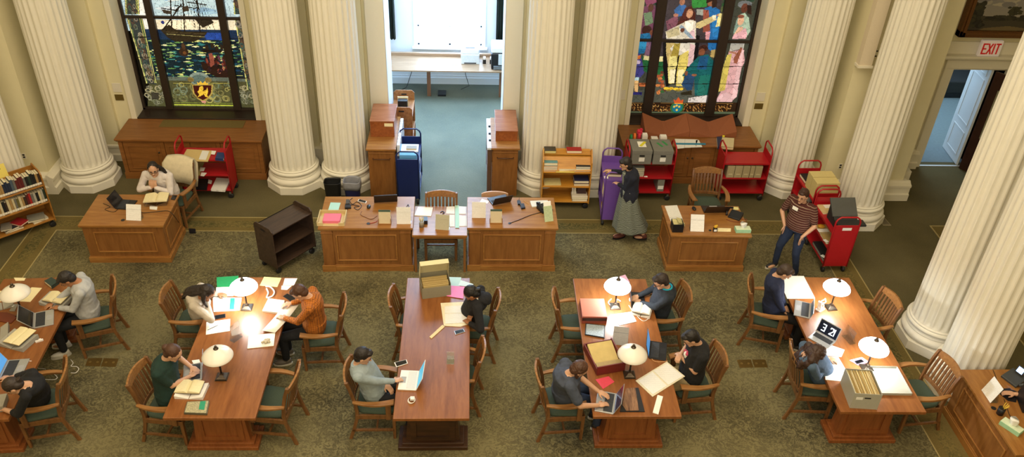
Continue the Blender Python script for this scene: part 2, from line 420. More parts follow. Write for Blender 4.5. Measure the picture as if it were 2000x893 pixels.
# ------------------------------------------------------------------ fluted columns
def column(x, y, label):
    t = thing('fluted_column', label, 'column', (x, y, 0), 0, 'fluted ivory columns')
    R = 0.475/math.cos(PI/8)
    b = MB(); b.lathe([(R, 0), (R, 0.15)], n=8, smooth=False)
    b.M = Matrix.Identity(4)
    pl = b.build('plinth', M_COLUMN, t, 0.006); pl.rotation_euler = (0, 0, PI/8)
    pr = [(0.40, 0.15)]
    for i in range(11): q = -PI/2+PI*i/10; pr.append((0.405+0.068*math.cos(q), 0.215+0.065*math.sin(q)))
    pr += [(0.425, 0.285), (0.425, 0.297)]
    for i in range(7): q = PI*i/6; pr.append((0.418-0.022*math.sin(q), 0.30+0.04*i/6))
    for i in range(9): q = -PI/2+PI*i/8; pr.append((0.405+0.04*math.cos(q), 0.377+0.034*math.sin(q)))
    pr += [(0.415, 0.412), (0.415, 0.43), (0.39, 0.44)]
    MB().lathe(pr, n=64).build('base_moulding', M_COLUMN, t)
    NF = 24; seg = 6; n = NF*seg; rings = []
    zs = [0.435, 0.45, 0.475, 0.51, 0.56, 2, 3.5, 5, 7, 8.9]
    for z in zs:
        R0 = 0.392-0.0065*max(0, z-0.4); dep = 0 if z < 0.45 else min(1, (z-0.45)/0.06)**0.6
        ring = []
        for k in range(n):
            q = 2*PI*k/n; ph = (k % seg)/seg
            c = 0 if ph < 0.17 else math.sin((ph-0.17)/0.83*PI)
            r = R0-0.019*dep*max(0, c); ring.append((r*math.cos(q), r*math.sin(q), z))
        rings.append(ring)
    s = MB().loft(rings, smooth=False); s.build('fluted_shaft', M_COLUMN, t)
    cp = [(0.34, 8.9), (0.37, 8.95), (0.36, 9.0), (0.36, 9.1), (0.5, 9.25), (0.5, 9.3)]
    MB().lathe(cp, n=48).box(-0.52, 0.52, -0.52, 0.52, 9.3, 9.45).build('capital', M_COLUMN, t)
    return t
col0 = column(COLX[0], 13.39, 'fluted ivory column left of the ship window, beside the left oak desk')
col_lab = [(COLX[1], 13.39, 'fluted ivory column between the left cabinet and the trash cans'),
           (COLX[2], 13.39, 'fluted ivory column behind the two trash cans'),
           (COLX[3], 13.39, 'fluted ivory column right of the passage, behind the left end of the yellow oak book cart'),
           (COLX[4], 13.39, 'fluted ivory column left of the figure window, behind the purple cart'),
           (COLX[5], 13.39, 'fluted ivory column right of the figure window, behind an end of the red cart of tan boxes'),
           (6.9, 12.36, 'fluted ivory column behind the standing man and his red cart, left of the exit door'),
           (-7.8, 12.36, 'fluted ivory column at the left picture edge behind the cart of library books'),
           (6.85, 9.10, 'large fluted ivory column on the right, nearer to the exit door of the two'),
           (6.85, 8.16, 'large fluted ivory column on the right, behind the desk at the lower right corner')]
for x, y, lb in col_lab: place(copy_tree(col0), (x, y, 0), 0, lb)
b = MB()
for x0, x1, y0, y1 in ((-9.5, 8.2, 12.95, 13.85), (6.4, 7.3, 4, 12.95), (-8.2, -7.4, 4, 12.95)): b.box(x0, x1, y0, y1, 9.45, HT)
struct('ceiling_beams', b, M_TRIM)
# ------------------------------------------------------------------ painted glass: a fine mesh whose facets carry the glass colours
def seg_inside(px, py, P):
    ins = np.zeros(px.shape, bool); n = len(P)
    for i in range(n):
        x1, y1 = P[i]; x2, y2 = P[(i+1) % n]
        if y1 == y2: continue
        c = ((y1 > py) != (y2 > py)) & (px < (x2-x1)*(py-y1)/(y2-y1)+x1)
        ins ^= c
    return ins
class Canvas:
    def __init__(s, x0, x1, z0, z1, cell, conv):
        s.x0, s.z0, s.cell = x0, z0, cell; s.nx = int(round((x1-x0)/cell)); s.nz = int(round((z1-z0)/cell))
        gx, gz = np.meshgrid(x0+(np.arange(s.nx)+.5)*cell, z0+(np.arange(s.nz)+.5)*cell)
        s.X, s.Z = gx, gz; s.C = np.zeros((s.nz, s.nx, 3)); s.conv = conv; s.r = np.random.RandomState(3)
    def col(s, h): return np.array(srgb(h)[:3])
    def poly(s, pts, h, a=1.0):
        P = [s.conv(*p) for p in pts]; m = seg_inside(s.X, s.Z, P)
        s.C[m] = s.C[m]*(1-a)+s.col(h)*a; return m
    def ellipse(s, c, rx, rz, h, ring=0):
        cx, cz = s.conv(*c); d = ((s.X-cx)/rx)**2+((s.Z-cz)/rz)**2
        m = d < 1
        if ring: m &= d > (1-ring)**2
        s.C[m] = s.col(h)
    def line(s, pts, w, h):
        P = [s.conv(*p) for p in pts]
        for (ax, az), (bx, bz) in zip(P, P[1:]):
            dx, dz = bx-ax, bz-az; L = dx*dx+dz*dz+1e-9
            t = np.clip(((s.X-ax)*dx+(s.Z-az)*dz)/L, 0, 1)
            m = (s.X-ax-t*dx)**2+(s.Z-az-t*dz)**2 < (w/2)**2
            s.C[m] = s.col(h)
    def lead(s, size, amt=0.35, edge=0.12, stretch=1.0, region=None):     # irregular leaded pieces of uneven tint
        gx = (s.X-s.x0)/size; gz = (s.Z-s.z0)/size*stretch
        jx = s.r.rand(400, 400); jz = s.r.rand(400, 400); tint = s.r.rand(400, 400)
        d1 = np.full(gx.shape, 9.0); d2 = d1.copy(); tt = np.zeros(gx.shape)
        ix, iz = np.floor(gx).astype(int), np.floor(gz).astype(int)
        for a in (-1, 0, 1):
            for c in (-1, 0, 1):
                u, w = (ix+a) % 400, (iz+c) % 400
                d = np.hypot(ix+a+jx[u, w]-gx, iz+c+jz[u, w]-gz)
                n1 = d < d1
                d2 = np.where(n1, d1, np.minimum(d2, d)); tt = np.where(n1, tint[u, w], tt); d1 = np.where(n1, d, d1)
        f = (1-amt)+2*amt*tt; f = np.where(d2-d1 < edge, 0.4, f)
        if region is not None: f = np.where(region, f, 1)
        s.C *= f[:, :, None]
    def mesh(s, name, y, mat, parent, th=0.01):
        nx, nz = s.nx, s.nz; xs = s.x0+np.arange(nx+1)*s.cell; zs = s.z0+np.arange(nz+1)*s.cell
        gx, gz = np.meshgrid(xs, zs); v = np.stack([gx, np.full(gx.shape, y), gz], -1).reshape(-1, 3)
        i, j = np.meshgrid(np.arange(nx), np.arange(nz)); a = (j*(nx+1)+i).ravel()
        f = np.stack([a, a+1, a+nx+2, a+nx+1], 1)
        me = bpy.data.meshes.new(name); me.vertices.add(len(v)); me.vertices.foreach_set('co', v.ravel())
        me.loops.add(f.size); me.loops.foreach_set('vertex_index', f.ravel().astype(np.int32))
        me.polygons.add(len(f)); me.polygons.foreach_set('loop_start', np.arange(0, f.size, 4, dtype=np.int32))
        me.update(calc_edges=True)
        ca = me.color_attributes.new('Col', 'FLOAT_COLOR', 'CORNER')
        c = np.ones((len(f), 4, 4)); c[:, :, :3] = np.clip(s.C, 0, 1).reshape(-1, 1, 3); ca.data.foreach_set('color', c.ravel().astype(np.float32))
        me.materials.append(mat); me.validate()
        o = bpy.data.objects.new(name, me); COL.objects.link(o); o.parent = parent
        m = o.modifiers.new('thickness', 'SOLIDIFY'); m.thickness = th; m.offset = 1
        return o
def conv_y(Y, s=1.0, ox=0, oy=0):
    def f(a, b):
        p = at_y(ox+a/s, oy+b/s, Y); return (p.x, p.z)
    return f
M_GLASS1 = attr_mat('backlit_sea_glass', 0.62, 0.25)
M_GLASS2 = attr_mat('backlit_figure_glass', 0.55, 0.25)

def ship_window():
    k = Canvas(-6.1, -3.97, 0.9, 3.34, 0.0095, conv_y(14.6, 2.976))
    k.poly([(600, -400), (1600, -400), (1600, 175), (600, 175)], '#b4cfdc')
    for i in range(26):
        x = 880+random.random()*420; y = -300+random.random()*400
        k.poly([(x, y), (x+90, y-10), (x+170, y+8), (x+60, y+22)], random.choice(['#dfe8ea', '#9bc0d8', '#c9d8e4', '#86aac8']))
    k.poly([(830, 112), (1420, 112), (1420, 180), (830, 180)], '#ece3c8')
    k.poly([(780, -10), (850, -10), (870, 165), (830, 165)], '#f0f2ee')
    k.poly([(830, 165), (1450, 175), (1460, 235), (850, 232)], '#1a2f4c')
    k.poly([(1180, 185), (1300, 190), (1300, 232), (1200, 228)], '#24479c')
    k.poly([(840, 225), (1480, 235), (1520, 470), (880, 470)], '#12242c')
    for i in range(330):
        y = 232+random.random()*215; x = 850+random.random()*600; w = 12+random.random()*50; h = 2+random.random()*4.5
        c = random.choice(['#c9d27a', '#8fb070', '#e6e6b0', '#2b6a6e', '#1d4a60', '#0d1c2c', '#173a58', '#d0cf88', '#3a7f7a', '#0a1620', '#5d8a4a'])
        k.poly([(x, y), (x+w*.5, y-h), (x+w, y), (x+w*.5, y+h)], c)
    D = '#1d1712'
    k.poly([(935, 172), (985, 140), (1015, 165), (1060, 178), (1210, 182), (1185, 215), (1130, 242), (1020, 240), (975, 215)], '#2c251a')
    k.line([(970, 195), (1190, 212)], 0.012, '#8a8456'); k.line([(960, 183), (1200, 196)], 0.008, '#564b30')
    for a in ([(950, 170), (1055, 25)], [(1000, 160), (985, -200)], [(1075, 178), (1050, -260)], [(1165, 182), (1130, -160)], [(1055, 28), (1020, 60)]): k.line(a, 0.022, D)
    for y, x0, x1 in ((45, 940, 1040), (30, 1020, 1140), (92, 1110, 1230), (-60, 960, 1030), (-80, 1000, 1120), (10, 1090, 1200), (-140, 1010, 1100)): k.line([(x0, y), (x1, y+16)], 0.018, D)
    for a in range(9): k.line([(1050, -200+a*6), (1000+a*28, 165)], 0.006, D)
    for a in range(6): k.line([(1130, -120), (1130+a*24, 170)], 0.006, D)
    k.poly([(940, 52), (1000, 62), (1000, 82), (955, 76)], '#3a322a'); k.poly([(1120, 95), (1230, 110), (1245, 130), (1180, 160)], '#2b241c')
    k.poly([(1060, 40), (1095, 30), (1100, 62), (1065, 66)], '#3a3026'); k.ellipse((948, 128), 0.03, 0.035, '#28357a')
    k.ellipse((1070, 300), 0.085, 0.085, '#33231a'); k.ellipse((1068, 268), 0.035, 0.06, '#4a3322'); k.ellipse((1075, 305), 0.03, 0.03, '#6a4426')
    for x, y in ((1205, 275), (1235, 262), (1262, 280), (1290, 272)): k.ellipse((x, y), 0.03, 0.055, '#2a2018')
    k.poly([(1170, 285), (1300, 290), (1285, 305), (1190, 302)], '#1c1512')
    k.poly([(1170, 355), (1330, 400), (1335, 452), (1260, 446), (1180, 400)], '#2a1a14')
    for i in range(34):
        x = 1200+random.random()*125; y = 330+random.random()*85
        k.ellipse((x, y), 0.015+random.random()*.02, 0.02+random.random()*.035, random.choice(['#7a3c30', '#4b201a', '#a86a52', '#2a1a1e', '#5a3040', '#2f1c12', '#1e1814']))
    k.poly([(1215, 310), (1235, 305), (1250, 370), (1225, 390)], '#8a4a3c')
    # ornamental foot with the crest
    k.poly([(870, 442), (1500, 455), (1540, 640), (860, 640)], '#4b4c30')
    k.poly([(870, 440), (1500, 452), (1502, 474), (880, 462)], '#5b665c')
    for x0, x1 in ((1010, 1140), (1215, 1350)):
        for i in range(26):
            x = x0+random.random()*(x1-x0); y = 485+random.random()*100; r = 0.02+random.random()*0.07
            k.ellipse((x, y), r, r, random.choice(['#79764a', '#5d6340', '#9a9658', '#6c7a64', '#7c6f3a']), 0.35)
        k.line([(x0, 480), (x1, 482)], 0.012, '#a9a04a')
    k.ellipse((1162, 458), 0.19, 0.14, '#7d8e86'); k.ellipse((1162, 462), 0.15, 0.10, '#566a66'); k.ellipse((1110, 460), 0.06, 0.05, '#7a6a3c'); k.ellipse((1212, 462), 0.06, 0.05, '#7a6a3c')
    k.poly([(1116, 488), (1240, 488), (1236, 540), (1215, 572), (1182, 590), (1148, 572), (1124, 540)], '#a8934a')
    k.poly([(1124, 494), (1232, 494), (1228, 538), (1208, 566), (1182, 580), (1152, 566), (1132, 538)], '#3c1210')
    k.poly([(1160, 505), (1178, 495), (1185, 512), (1180, 528), (1200, 520), (1206, 505), (1212, 525), (1206, 548), (1212, 566), (1196, 560), (1186, 545), (1168, 556), (1152, 562), (1160, 545), (1150, 532), (1158, 522)], '#e0b93c')
    k.poly([(1146, 470), (1156, 482), (1166, 468), (1180, 482), (1194, 468), (1204, 482), (1214, 470), (1210, 490), (1150, 490)], '#d8b13c')
    k.poly([(1170, 584), (1200, 584), (1195, 600), (1178, 598)], '#c98a84')
    k.line([(1018, 606), (1368, 612)], 0.02, '#c7d84a'); k.line([(1015, 594), (1368, 600)], 0.008, '#8b9a3c')
    # side borders
    def border(pts0, pts1, flip):
        m = k.poly(pts0+pts1[::-1], '#2f3636')
        for t, w, c in ((0.06, .014, '#c9c47a'), (0.14, .008, '#6f8a4a'), (0.86, .008, '#6f8a4a'), (0.93, .014, '#d8d27c'), (0.8, .008, '#b9b468')):
            k.line([(a[0]+(b[0]-a[0])*t, a[1]) for a, b in zip(pts0, pts1)], w, c)
        for i in range(40):
            t = random.random(); q = 0.3+random.random()*0.4; j = random.random()
            x = (pts0[0][0]*(1-t)+pts0[-1][0]*t)*(1-q)+(pts1[0][0]*(1-t)+pts1[-1][0]*t)*q; y = pts0[0][1]*(1-t)+pts0[-1][1]*t
            k.ellipse((x, y), 0.02+.03*j, 0.03+.05*random.random(), random.choice(['#7a7468', '#57604e', '#4c3a30', '#8c8672', '#38504c', '#5d4a34']), 0.45)
    border([(735, 95), (850, 480)], [(830, 95), (915, 490)], 0)
    border([(720, -300), (730, 80)], [(790, -300), (815, 80)], 0)
    border([(1365, 110), (1440, 520)], [(1415, 110), (1480, 520)], 1)
    border([(1340, -300), (1362, 80)], [(1400, -300), (1412, 80)], 1)
    for x0, x1 in ((855, 960), (1405, 1490)):
        for i in range(26): k.ellipse((x0+random.random()*(x1-x0), 505+random.random()*95), 0.02+random.random()*.04, 0.02+random.random()*.04, random.choice(['#8a8a76', '#6c7058', '#a09a78', '#57584a']), 0.4)
    k.poly([(880, 535), (925, 535), (925, 575), (885, 575)], '#3c3a30')
    k.lead(0.085, 0.14, 0.035, 1.5)
    for y in (213, 330, 443, 90): k.line([(700, y), (870, y)], 0.012, '#14100c'); k.line([(1340, y+8), (1480, y+10)], 0.012, '#14100c')
    return k
def figure_window():
    k = Canvas(3.03, 5.19, 0.87, 3.36, 0.0095, conv_y(14.6, 3.19, 1100, 0))
    k.poly([(380, -600), (1300, -600), (1300, 720), (380, 720)], '#3c4038')
    for i in range(220):
        x = 420+random.random()*800; y = -500+random.random()*560; k.ellipse((x, y), 0.03+random.random()*.07, 0.03+random.random()*.06, random.choice(['#2c5a34', '#3d7a3c', '#55603c', '#7a6f4a', '#8a8f88', '#243c30', '#6c5a4a', '#4a4f5c']))
    k.poly([(600, 340), (640, -40), (990, -40), (960, 260), (840, 420), (720, 420)], '#3a3338')
    k.poly([(800, -20), (900, -20), (890, 40), (800, 50)], '#2f8038'); k.poly([(830, 55), (960, 60), (950, 100), (830, 90)], '#8e9490')
    k.poly([(560, 470), (900, 470), (900, 640), (560, 640)], '#4f534b'); k.poly([(400, 560), (600, 560), (600, 640), (400, 640)], '#4a4e46'); k.poly([(940, 560), (1060, 560), (1050, 640), (930, 640)], '#43483f')
    # left group
    k.poly([(480, 40), (570, 30), (600, 150), (540, 240), (470, 210)], '#6a3f56'); k.poly([(500, -20), (560, -30), (585, 10), (520, 40)], '#8c4a68')
    k.ellipse((545, 45), 0.05, 0.07, '#5a3a2c'); k.poly([(500, 80), (550, 70), (560, 140), (510, 160)], '#6f8a6a')
    k.ellipse((520, 185), 0.09, 0.09, '#3a201c'); k.poly([(455, 215), (545, 200), (535, 290), (500, 330), (440, 330)], '#1f6a9c'); k.ellipse((548, 200), 0.03, 0.05, '#7a4a38')
    k.poly([(470, 240), (530, 235), (510, 300), (460, 300)], '#2d87b8'); k.poly([(520, 260), (560, 255), (545, 345), (505, 345)], '#7a5a72')
    k.poly([(435, 345), (480, 330), (505, 450), (480, 480), (425, 470)], '#3b3a7c'); k.poly([(430, 350), (485, 340), (480, 365), (435, 370)], '#c4703c'); k.ellipse((465, 385), 0.05, 0.04, '#b8a8c4')
    k.poly([(425, 480), (470, 480), (470, 500), (425, 500)], '#a8c8d8'); k.poly([(440, 500), (468, 500), (464, 575), (444, 570)], '#d8b078'); k.poly([(410, 505), (432, 500), (425, 570), (408, 570)], '#dcae3c')
    k.poly([(410, 570), (490, 572), (488, 590), (410, 586)], '#2a2a6e'); k.poly([(470, 515), (540, 515), (535, 540), (470, 535)], '#b8663a')
    k.poly([(490, 350), (660, 348), (640, 500), (590, 480), (500, 440)], '#1f5a34'); k.poly([(500, 345), (655, 348), (648, 385), (500, 370)], '#d8cf9c')
    for i in range(18): k.ellipse((585+random.random()*60, 430+random.random()*150), 0.02+random.random()*.03, 0.03, random.choice(['#a05236', '#c47a44', '#5c3426', '#2f5a34']))
    # blue robed man and companion behind
    k.poly([(690, 60), (730, 20), (765, 30), (760, 90), (700, 105)], '#31609c'); k.poly([(640, 130), (710, 90), (720, 180), (650, 200)], '#7a4a5c'); k.ellipse((740, 10), 0.05, 0.06, '#9a6a52'); k.ellipse((700, 92), 0.05, 0.03, '#a87460')
    k.poly([(880, 50), (930, 30), (975, 60), (980, 300), (935, 330), (900, 300), (905, 160), (870, 150)], '#1f63a4'); k.poly([(870, 60), (905, 60), (915, 190), (870, 200)], '#8a4a3c'); k.poly([(885, 195), (915, 195), (905, 260), (885, 260)], '#c8909c')
    k.poly([(925, 130), (970, 120), (965, 230), (930, 230)], '#2a78bc'); k.ellipse((918, 15), 0.055, 0.07, '#8a5a40'); k.poly([(890, -20), (960, -30), (955, 40), (925, 50), (925, 5), (890, 20)], '#2a1a16')
    # the man in the white coat
    k.poly([(620, 250), (700, 190), (850, 220), (830, 420), (760, 480), (640, 540), (620, 420)], '#0f0d10')
    k.poly([(735, 100), (760, 45), (800, 35), (822, 80), (822, 150), (790, 130), (760, 150), (700, 160)], '#4a1f16')
    k.ellipse((786, 82), 0.06, 0.085, '#b98a6c')
    k.poly([(635, 195), (735, 145), (790, 120), (825, 130), (825, 240), (640, 240), (640, 215)], '#cfcabc')
    k.poly([(755, 130), (810, 122), (805, 200), (770, 200)], '#f2efe4'); k.poly([(780, 200), (815, 180), (822, 240), (785, 240)], '#d8b8c4')
    k.poly([(640, 195), (720, 160), (725, 215), (650, 235)], '#b4ab88'); k.poly([(735, 150), (815, 235), (790, 238), (722, 170)], '#8fa4b8'); k.ellipse((742, 185), 0.04, 0.04, '#5a3426')
    k.poly([(830, 140), (940, 92), (955, 120), (850, 175), (825, 170)], '#c8b884'); k.poly([(925, 95), (950, 90), (952, 120), (932, 122)], '#ece4c8'); k.ellipse((965, 92), 0.03, 0.025, '#b08468')
    k.poly([(968, 82), (998, 80), (988, 160), (948, 165)], '#e8dc98')
    k.poly([(640, 265), (700, 265), (660, 420), (690, 425), (655, 430), (640, 330)], '#b8a46c'); k.poly([(700, 265), (822, 265), (800, 330), (690, 345), (665, 300)], '#d6d2c8')
    k.poly([(690, 270), (730, 266), (700, 425), (648, 425)], '#9c8a3c'); k.poly([(790, 270), (822, 280), (805, 400), (770, 415)], '#d4b4bc')
    k.poly([(662, 350), (705, 345), (710, 400), (695, 430), (690, 520), (655, 520), (650, 430)], '#d8cf86'); k.poly([(722, 345), (780, 310), (775, 400), (755, 450), (742, 535), (702, 535), (705, 460)], '#d9c96c')
    k.poly([(665, 430), (700, 430), (690, 515), (660, 515)], '#e8e2bc'); k.poly([(715, 430), (752, 430), (738, 520), (708, 520)], '#e8e0a8')
    for x in (655, 715): k.ellipse((x-14, 548 if x < 700 else 552), 0.055, 0.03, '#e8c83c'); k.ellipse((x+16, 548 if x < 700 else 552), 0.05, 0.03, '#e0bb34'); k.ellipse((x, 560), 0.05, 0.02, '#8a7a30')
    # kneeling man in teal
    k.ellipse((872, 300), 0.085, 0.07, '#3a1f18'); k.ellipse((862, 322), 0.06, 0.07, '#7a4a34')
    k.poly([(790, 400), (840, 350), (900, 335), (938, 380), (940, 470), (920, 590), (818, 595), (815, 500), (780, 480), (740, 470)], '#145a60')
    k.poly([(735, 525), (770, 450), (820, 470), (800, 560), (770, 560)], '#24466c'); k.poly([(850, 350), (905, 345), (890, 430), (830, 430)], '#1a4c78'); k.poly([(845, 470), (925, 460), (915, 590), (830, 590)], '#1b6a62')
    k.ellipse((815, 465), 0.05, 0.025, '#8a5a40'); k.ellipse((765, 455), 0.03, 0.05, '#7a4e3a'); k.poly([(730, 575), (800, 560), (800, 590), (735, 590)], '#2c2a1c')
    k.poly([(780, 608), (900, 590), (890, 636), (775, 636)], '#cfcbcc'); k.poly([(920, 310), (950, 305), (945, 360), (915, 350)], '#a8925c')
    # the lady in pink
    k.ellipse((1130, 25), 0.13, 0.07, '#6a7076'); k.ellipse((1128, 48), 0.06, 0.09, '#5c3428'); k.poly([(1145, 30), (1170, 30), (1172, 90), (1145, 80)], '#2a1814')
    k.poly([(1095, 90), (1130, 78), (1155, 110), (1165, 190), (1140, 230), (1090, 180), (1060, 210), (1075, 130)], '#9cb4a4'); k.poly([(1075, 130), (1092, 100), (1090, 170), (1055, 215)], '#7a948c')
    k.ellipse((1104, 128), 0.058, 0.085, '#d8ae90'); k.ellipse((1106, 100), 0.06, 0.035, '#7a4a3a'); k.poly([(1090, 165), (1120, 165), (1115, 195), (1060, 215)], '#d8b098')
    k.poly([(1060, 215), (1100, 195), (1135, 170), (1145, 210), (1135, 240), (1050, 240)], '#d8a8b4'); k.poly([(1045, 265), (1130, 265), (1120, 300), (1070, 310), (1030, 325)], '#b0b0ac')
    k.poly([(1030, 325), (1120, 300), (1130, 380), (1110, 420), (1080, 560), (1050, 630), (945, 630), (985, 560), (1000, 450)], '#cfa4ac')
    k.poly([(1020, 340), (1050, 330), (1005, 560), (965, 570), (985, 440)], '#c2b45c'); k.poly([(1100, 310), (1125, 310), (1080, 600), (1045, 630)], '#e2bcc4'); k.poly([(950, 615), (1010, 570), (1060, 600), (1050, 632), (948, 632)], '#dcb8c0')
    k.poly([(1060, 360), (1105, 290), (1115, 300), (1080, 395), (1062, 390)], '#8a5240'); k.line([(1035, 320), (1075, 330)], 0.03, '#a8725c')
    k.lead(0.11, 0.16, 0.03, 1.2)
    # the lettered foot band and crowned shield
    k.poly([(380, 636), (1250, 636), (1250, 712), (380, 712)], '#2c1c10')
    for i in range(520):
        x = 400+random.random()*640; y = 645+random.random()*44
        if int(x/9) % 2: k.line([(x, y), (x+random.choice((-5, 0, 5, 7)), y+random.random()*11)], 0.012, random.choice(['#a8783c', '#8a5a2c', '#c09a5c', '#6a4420']))
    k.poly([(380, 692), (1250, 694), (1250, 712), (380, 710)], '#53604a'); k.line([(380, 640), (1200, 642)], 0.008, '#8a6a3c')
    k.ellipse((708, 668), 0.13, 0.125, '#2f6a3c'); k.ellipse((708, 670), 0.095, 0.095, '#1f6f8c')
    for x, y in ((690, 662), (722, 662), (706, 682), (706, 655)): k.ellipse((x, y), 0.02, 0.022, '#e0c24a')
    k.poly([(686, 615), (700, 626), (716, 602), (732, 626), (748, 615), (742, 645), (692, 645)], '#c4562c'); k.line([(694, 642), (742, 642)], 0.02, '#d8a23c')
    for y in (412, 520): k.line([(400, y), (1200, y)], 0.011, '#0e0b08')
    return k
def tall_window(n, k, xs, mull, transom, mat, label):
    x0, x1 = xs; b = MB()
    b.box(x0, x0+0.05, 14.52, 14.68, 0.84, 6.6); b.box(x1-0.05, x1, 14.52, 14.68, 0.84, 6.6)
    b.box(x0, x1, 14.52, 14.68, 0.84, 0.90); b.box(x0, x1, 14.52, 14.68, 6.52, 6.6)
    for a, c in mull: b.box(a, c, 14.50, 14.66, 0.88, 6.6)
    b.box(x0, x1, 14.54, 14.64, transom-0.025, transom+0.025); b.box(x0, x1, 14.54, 14.64, 4.6, 4.66)
    w = struct('window_%d' % n, b, M_DARKFRAME, 0.006)
    k.mesh('stained_glass', 14.59, mat, w)
    MB().box(x0+0.03, x1-0.03, 14.58, 14.60, k.z0+k.nz*k.cell, 6.55).build('upper_glass', flat('#9db8c4', 0.3, var=0.3, scale=6, emit=0.8, name='pale_upper_glass'), w)
    MB().box(x0, x1, WY-0.02, 14.56, 0.835, 0.865).build('window_sill', flat('#2a1e18', 0.45, var=0.1, name='dark_window_sill'), w, 0.006)
    MB().box(x0, x1, 14.64, 14.70, 0.84, 6.6).build('backing', flat('#dfe8f0', 0.8, name='outer_storm_glass'), w)
ship = ship_window(); fig = figure_window()
tall_window(1, ship, (-6.12, -3.96), ((-5.68, -5.555), (-4.435, -4.30)), 2.65, M_GLASS1, '')
tall_window(2, fig, (3.02, 5.2), ((3.32, 3.50), (4.54, 4.72)), 2.385, M_GLASS2, '')

# landscape painting
def landscape():
    k = Canvas(8.86, 10.3, 2.86, 3.80, 0.008, conv_y(14.13, 3.19, 1560, 0))
    X, Z = k.X, k.Z; t = np.clip((Z-2.95)/0.8, 0, 1)[:, :, None]
    k.C[:] = k.col('#9a9284')*(1-t)+k.col('#7d7f86')*t
    r = np.random.RandomState(5)
    for i in range(60): k.ellipse((1100+r.rand()*360, -120+r.rand()*150), 0.05+r.rand()*.1, 0.02+r.rand()*.03, ['#a39c90', '#8e8a88', '#b0a898', '#7c7a7c'][r.randint(4)])
    k.poly([(1040, 100), (1120, 90), (1200, 105), (1300, 100), (1420, 110), (1420, 200), (1040, 200)], '#3d372c')
    k.poly([(1150, 172), (1300, 160), (1420, 176), (1420, 190), (1100, 190)], '#6e5f40')
    for i in range(130):
        x = 1050+r.rand()*110; y = 10+r.rand()*150; k.ellipse((x-(y/6), y), 0.02+r.rand()*.05, 0.02+r.rand()*.03, ['#1e1d18', '#2a2a20', '#15140f', '#35321f'][r.randint(4)])
    for i in range(50): k.ellipse((1345+(r.rand()-.5)*70, 45+r.rand()*45), 0.02+r.rand()*.03, 0.02, ['#2a2a1e', '#35331f'][r.randint(2)])
    k.line([(1335, 110), (1343, 50)], 0.012, '#1e1a14')
    for i in range(60): k.ellipse((1160+r.rand()*250, 95+r.rand()*30), 0.02+r.rand()*.05, 0.012+r.rand()*.015, ['#26251c', '#312d20', '#1b1a15'][r.randint(3)])
    return k
t = thing('framed_painting', 'gold-framed dark landscape painting with trees above the exit door', 'painting', (0, 0, 0))
b = MB(); X0, X1, Z0, Z1 = 8.74, 10.42, 2.74, 3.92
for a, c, d in ((0, 14.06, 14.2), (0.045, 14.04, 14.1)):
    e_ = a; f_ = 0.10 if a == 0 else 0.085
    b.box(X0+e_, X1-e_, c, d, Z0+e_, Z0+f_+0.02); b.box(X0+e_, X1-e_, c, d, Z1-f_-0.02, Z1-e_); b.box(X0+e_, X0+f_+0.02, c, d, Z0+e_, Z1-e_); b.box(X1-f_-0.02, X1-e_, c, d, Z0+e_, Z1-e_)
b.build('gilded_frame', flat('#6b4520', 0.4, 0.35, var=0.2, scale=40, bump=0.3, name='old_gilt'), t, 0.008)
landscape().mesh('canvas', 14.13, attr_mat('oil_paint', 0, 0.5), t, 0.02)

# ------------------------------------------------------------------ things on the walls
def letter_mb(txt, h, w, st, sp):       # block letters from bars, in the xz-plane
    G = {'E': [((0, 0), (0, 1)), ((0, 1), (1, 1)), ((0, .5), (.8, .5)), ((0, 0), (1, 0))], 'X': [((0, 0), (1, 1)), ((0, 1), (1, 0))],
         'I': [((.5, 0), (.5, 1))], 'T': [((.5, 0), (.5, 1)), ((0, 1), (1, 1))], 'R': [((0, 0), (0, 1)), ((0, 1), (.9, 1)), ((.9, 1), (.9, .5)), ((.9, .5), (0, .5)), ((.4, .5), (1, 0))],
         'C': [((0, 0), (0, 1)), ((0, 1), (1, 1)), ((0, 0), (1, 0))], 'N': [((0, 0), (0, 1)), ((0, 1), (1, 0)), ((1, 0), (1, 1))], 'B': [((0, 0), (0, 1)), ((0, 1), (.9, .9)), ((.9, .9), (.8, .5)), ((0, .5), (.8, .5)), ((.8, .5), (1, .1)), ((0, 0), (1, .1))],
         'O': [((0, 0), (0, 1)), ((0, 1), (1, 1)), ((1, 1), (1, 0)), ((0, 0), (1, 0))], 'K': [((0, 0), (0, 1)), ((0, .45), (1, 1)), ((.3, .6), (1, 0))], 'S': [((1, 1), (0, 1)), ((0, 1), (0, .5)), ((0, .5), (1, .5)), ((1, .5), (1, 0)), ((1, 0), (0, 0))],
         '2': [((0, .85), (.1, 1)), ((.1, 1), (.9, 1)), ((.9, 1), (1, .6)), ((1, .6), (0, 0)), ((0, 0), (1, 0))], '1': [((.5, 0), (.5, 1)), ((.5, 1), (.2, .8))],
         '3': [((0, 1), (1, 1)), ((1, 1), (1, 0)), ((.3, .5), (1, .5)), ((0, 0), (1, 0))], ':': [((.4, .2), (.6, .2)), ((.4, .7), (.6, .7))], ' ': []}
    b = MB(); x = 0
    for ch in txt:
        ww = w*(0.35 if ch in 'I1:' else 1)
        for (ax, az), (bx, bz) in G.get(ch, []):
            p = Vector((x+ax*w-(0 if ch not in 'I1:' else .33*w), 0, az*h)); q = Vector((x+bx*w-(0 if ch not in 'I1:' else .33*w), 0, bz*h)); d = (q-p)
            L = d.length+st*0.8; a = math.atan2(d.z, d.x)
            b.rbox((p+q)/2, (L, st*0.5, st), (0, -a, 0))
        x += ww+sp
    return b, x-sp
t = thing('exit_sign', 'white exit sign with red letters on the door cornice', 'sign', (9.412, 14.05, 2.39))
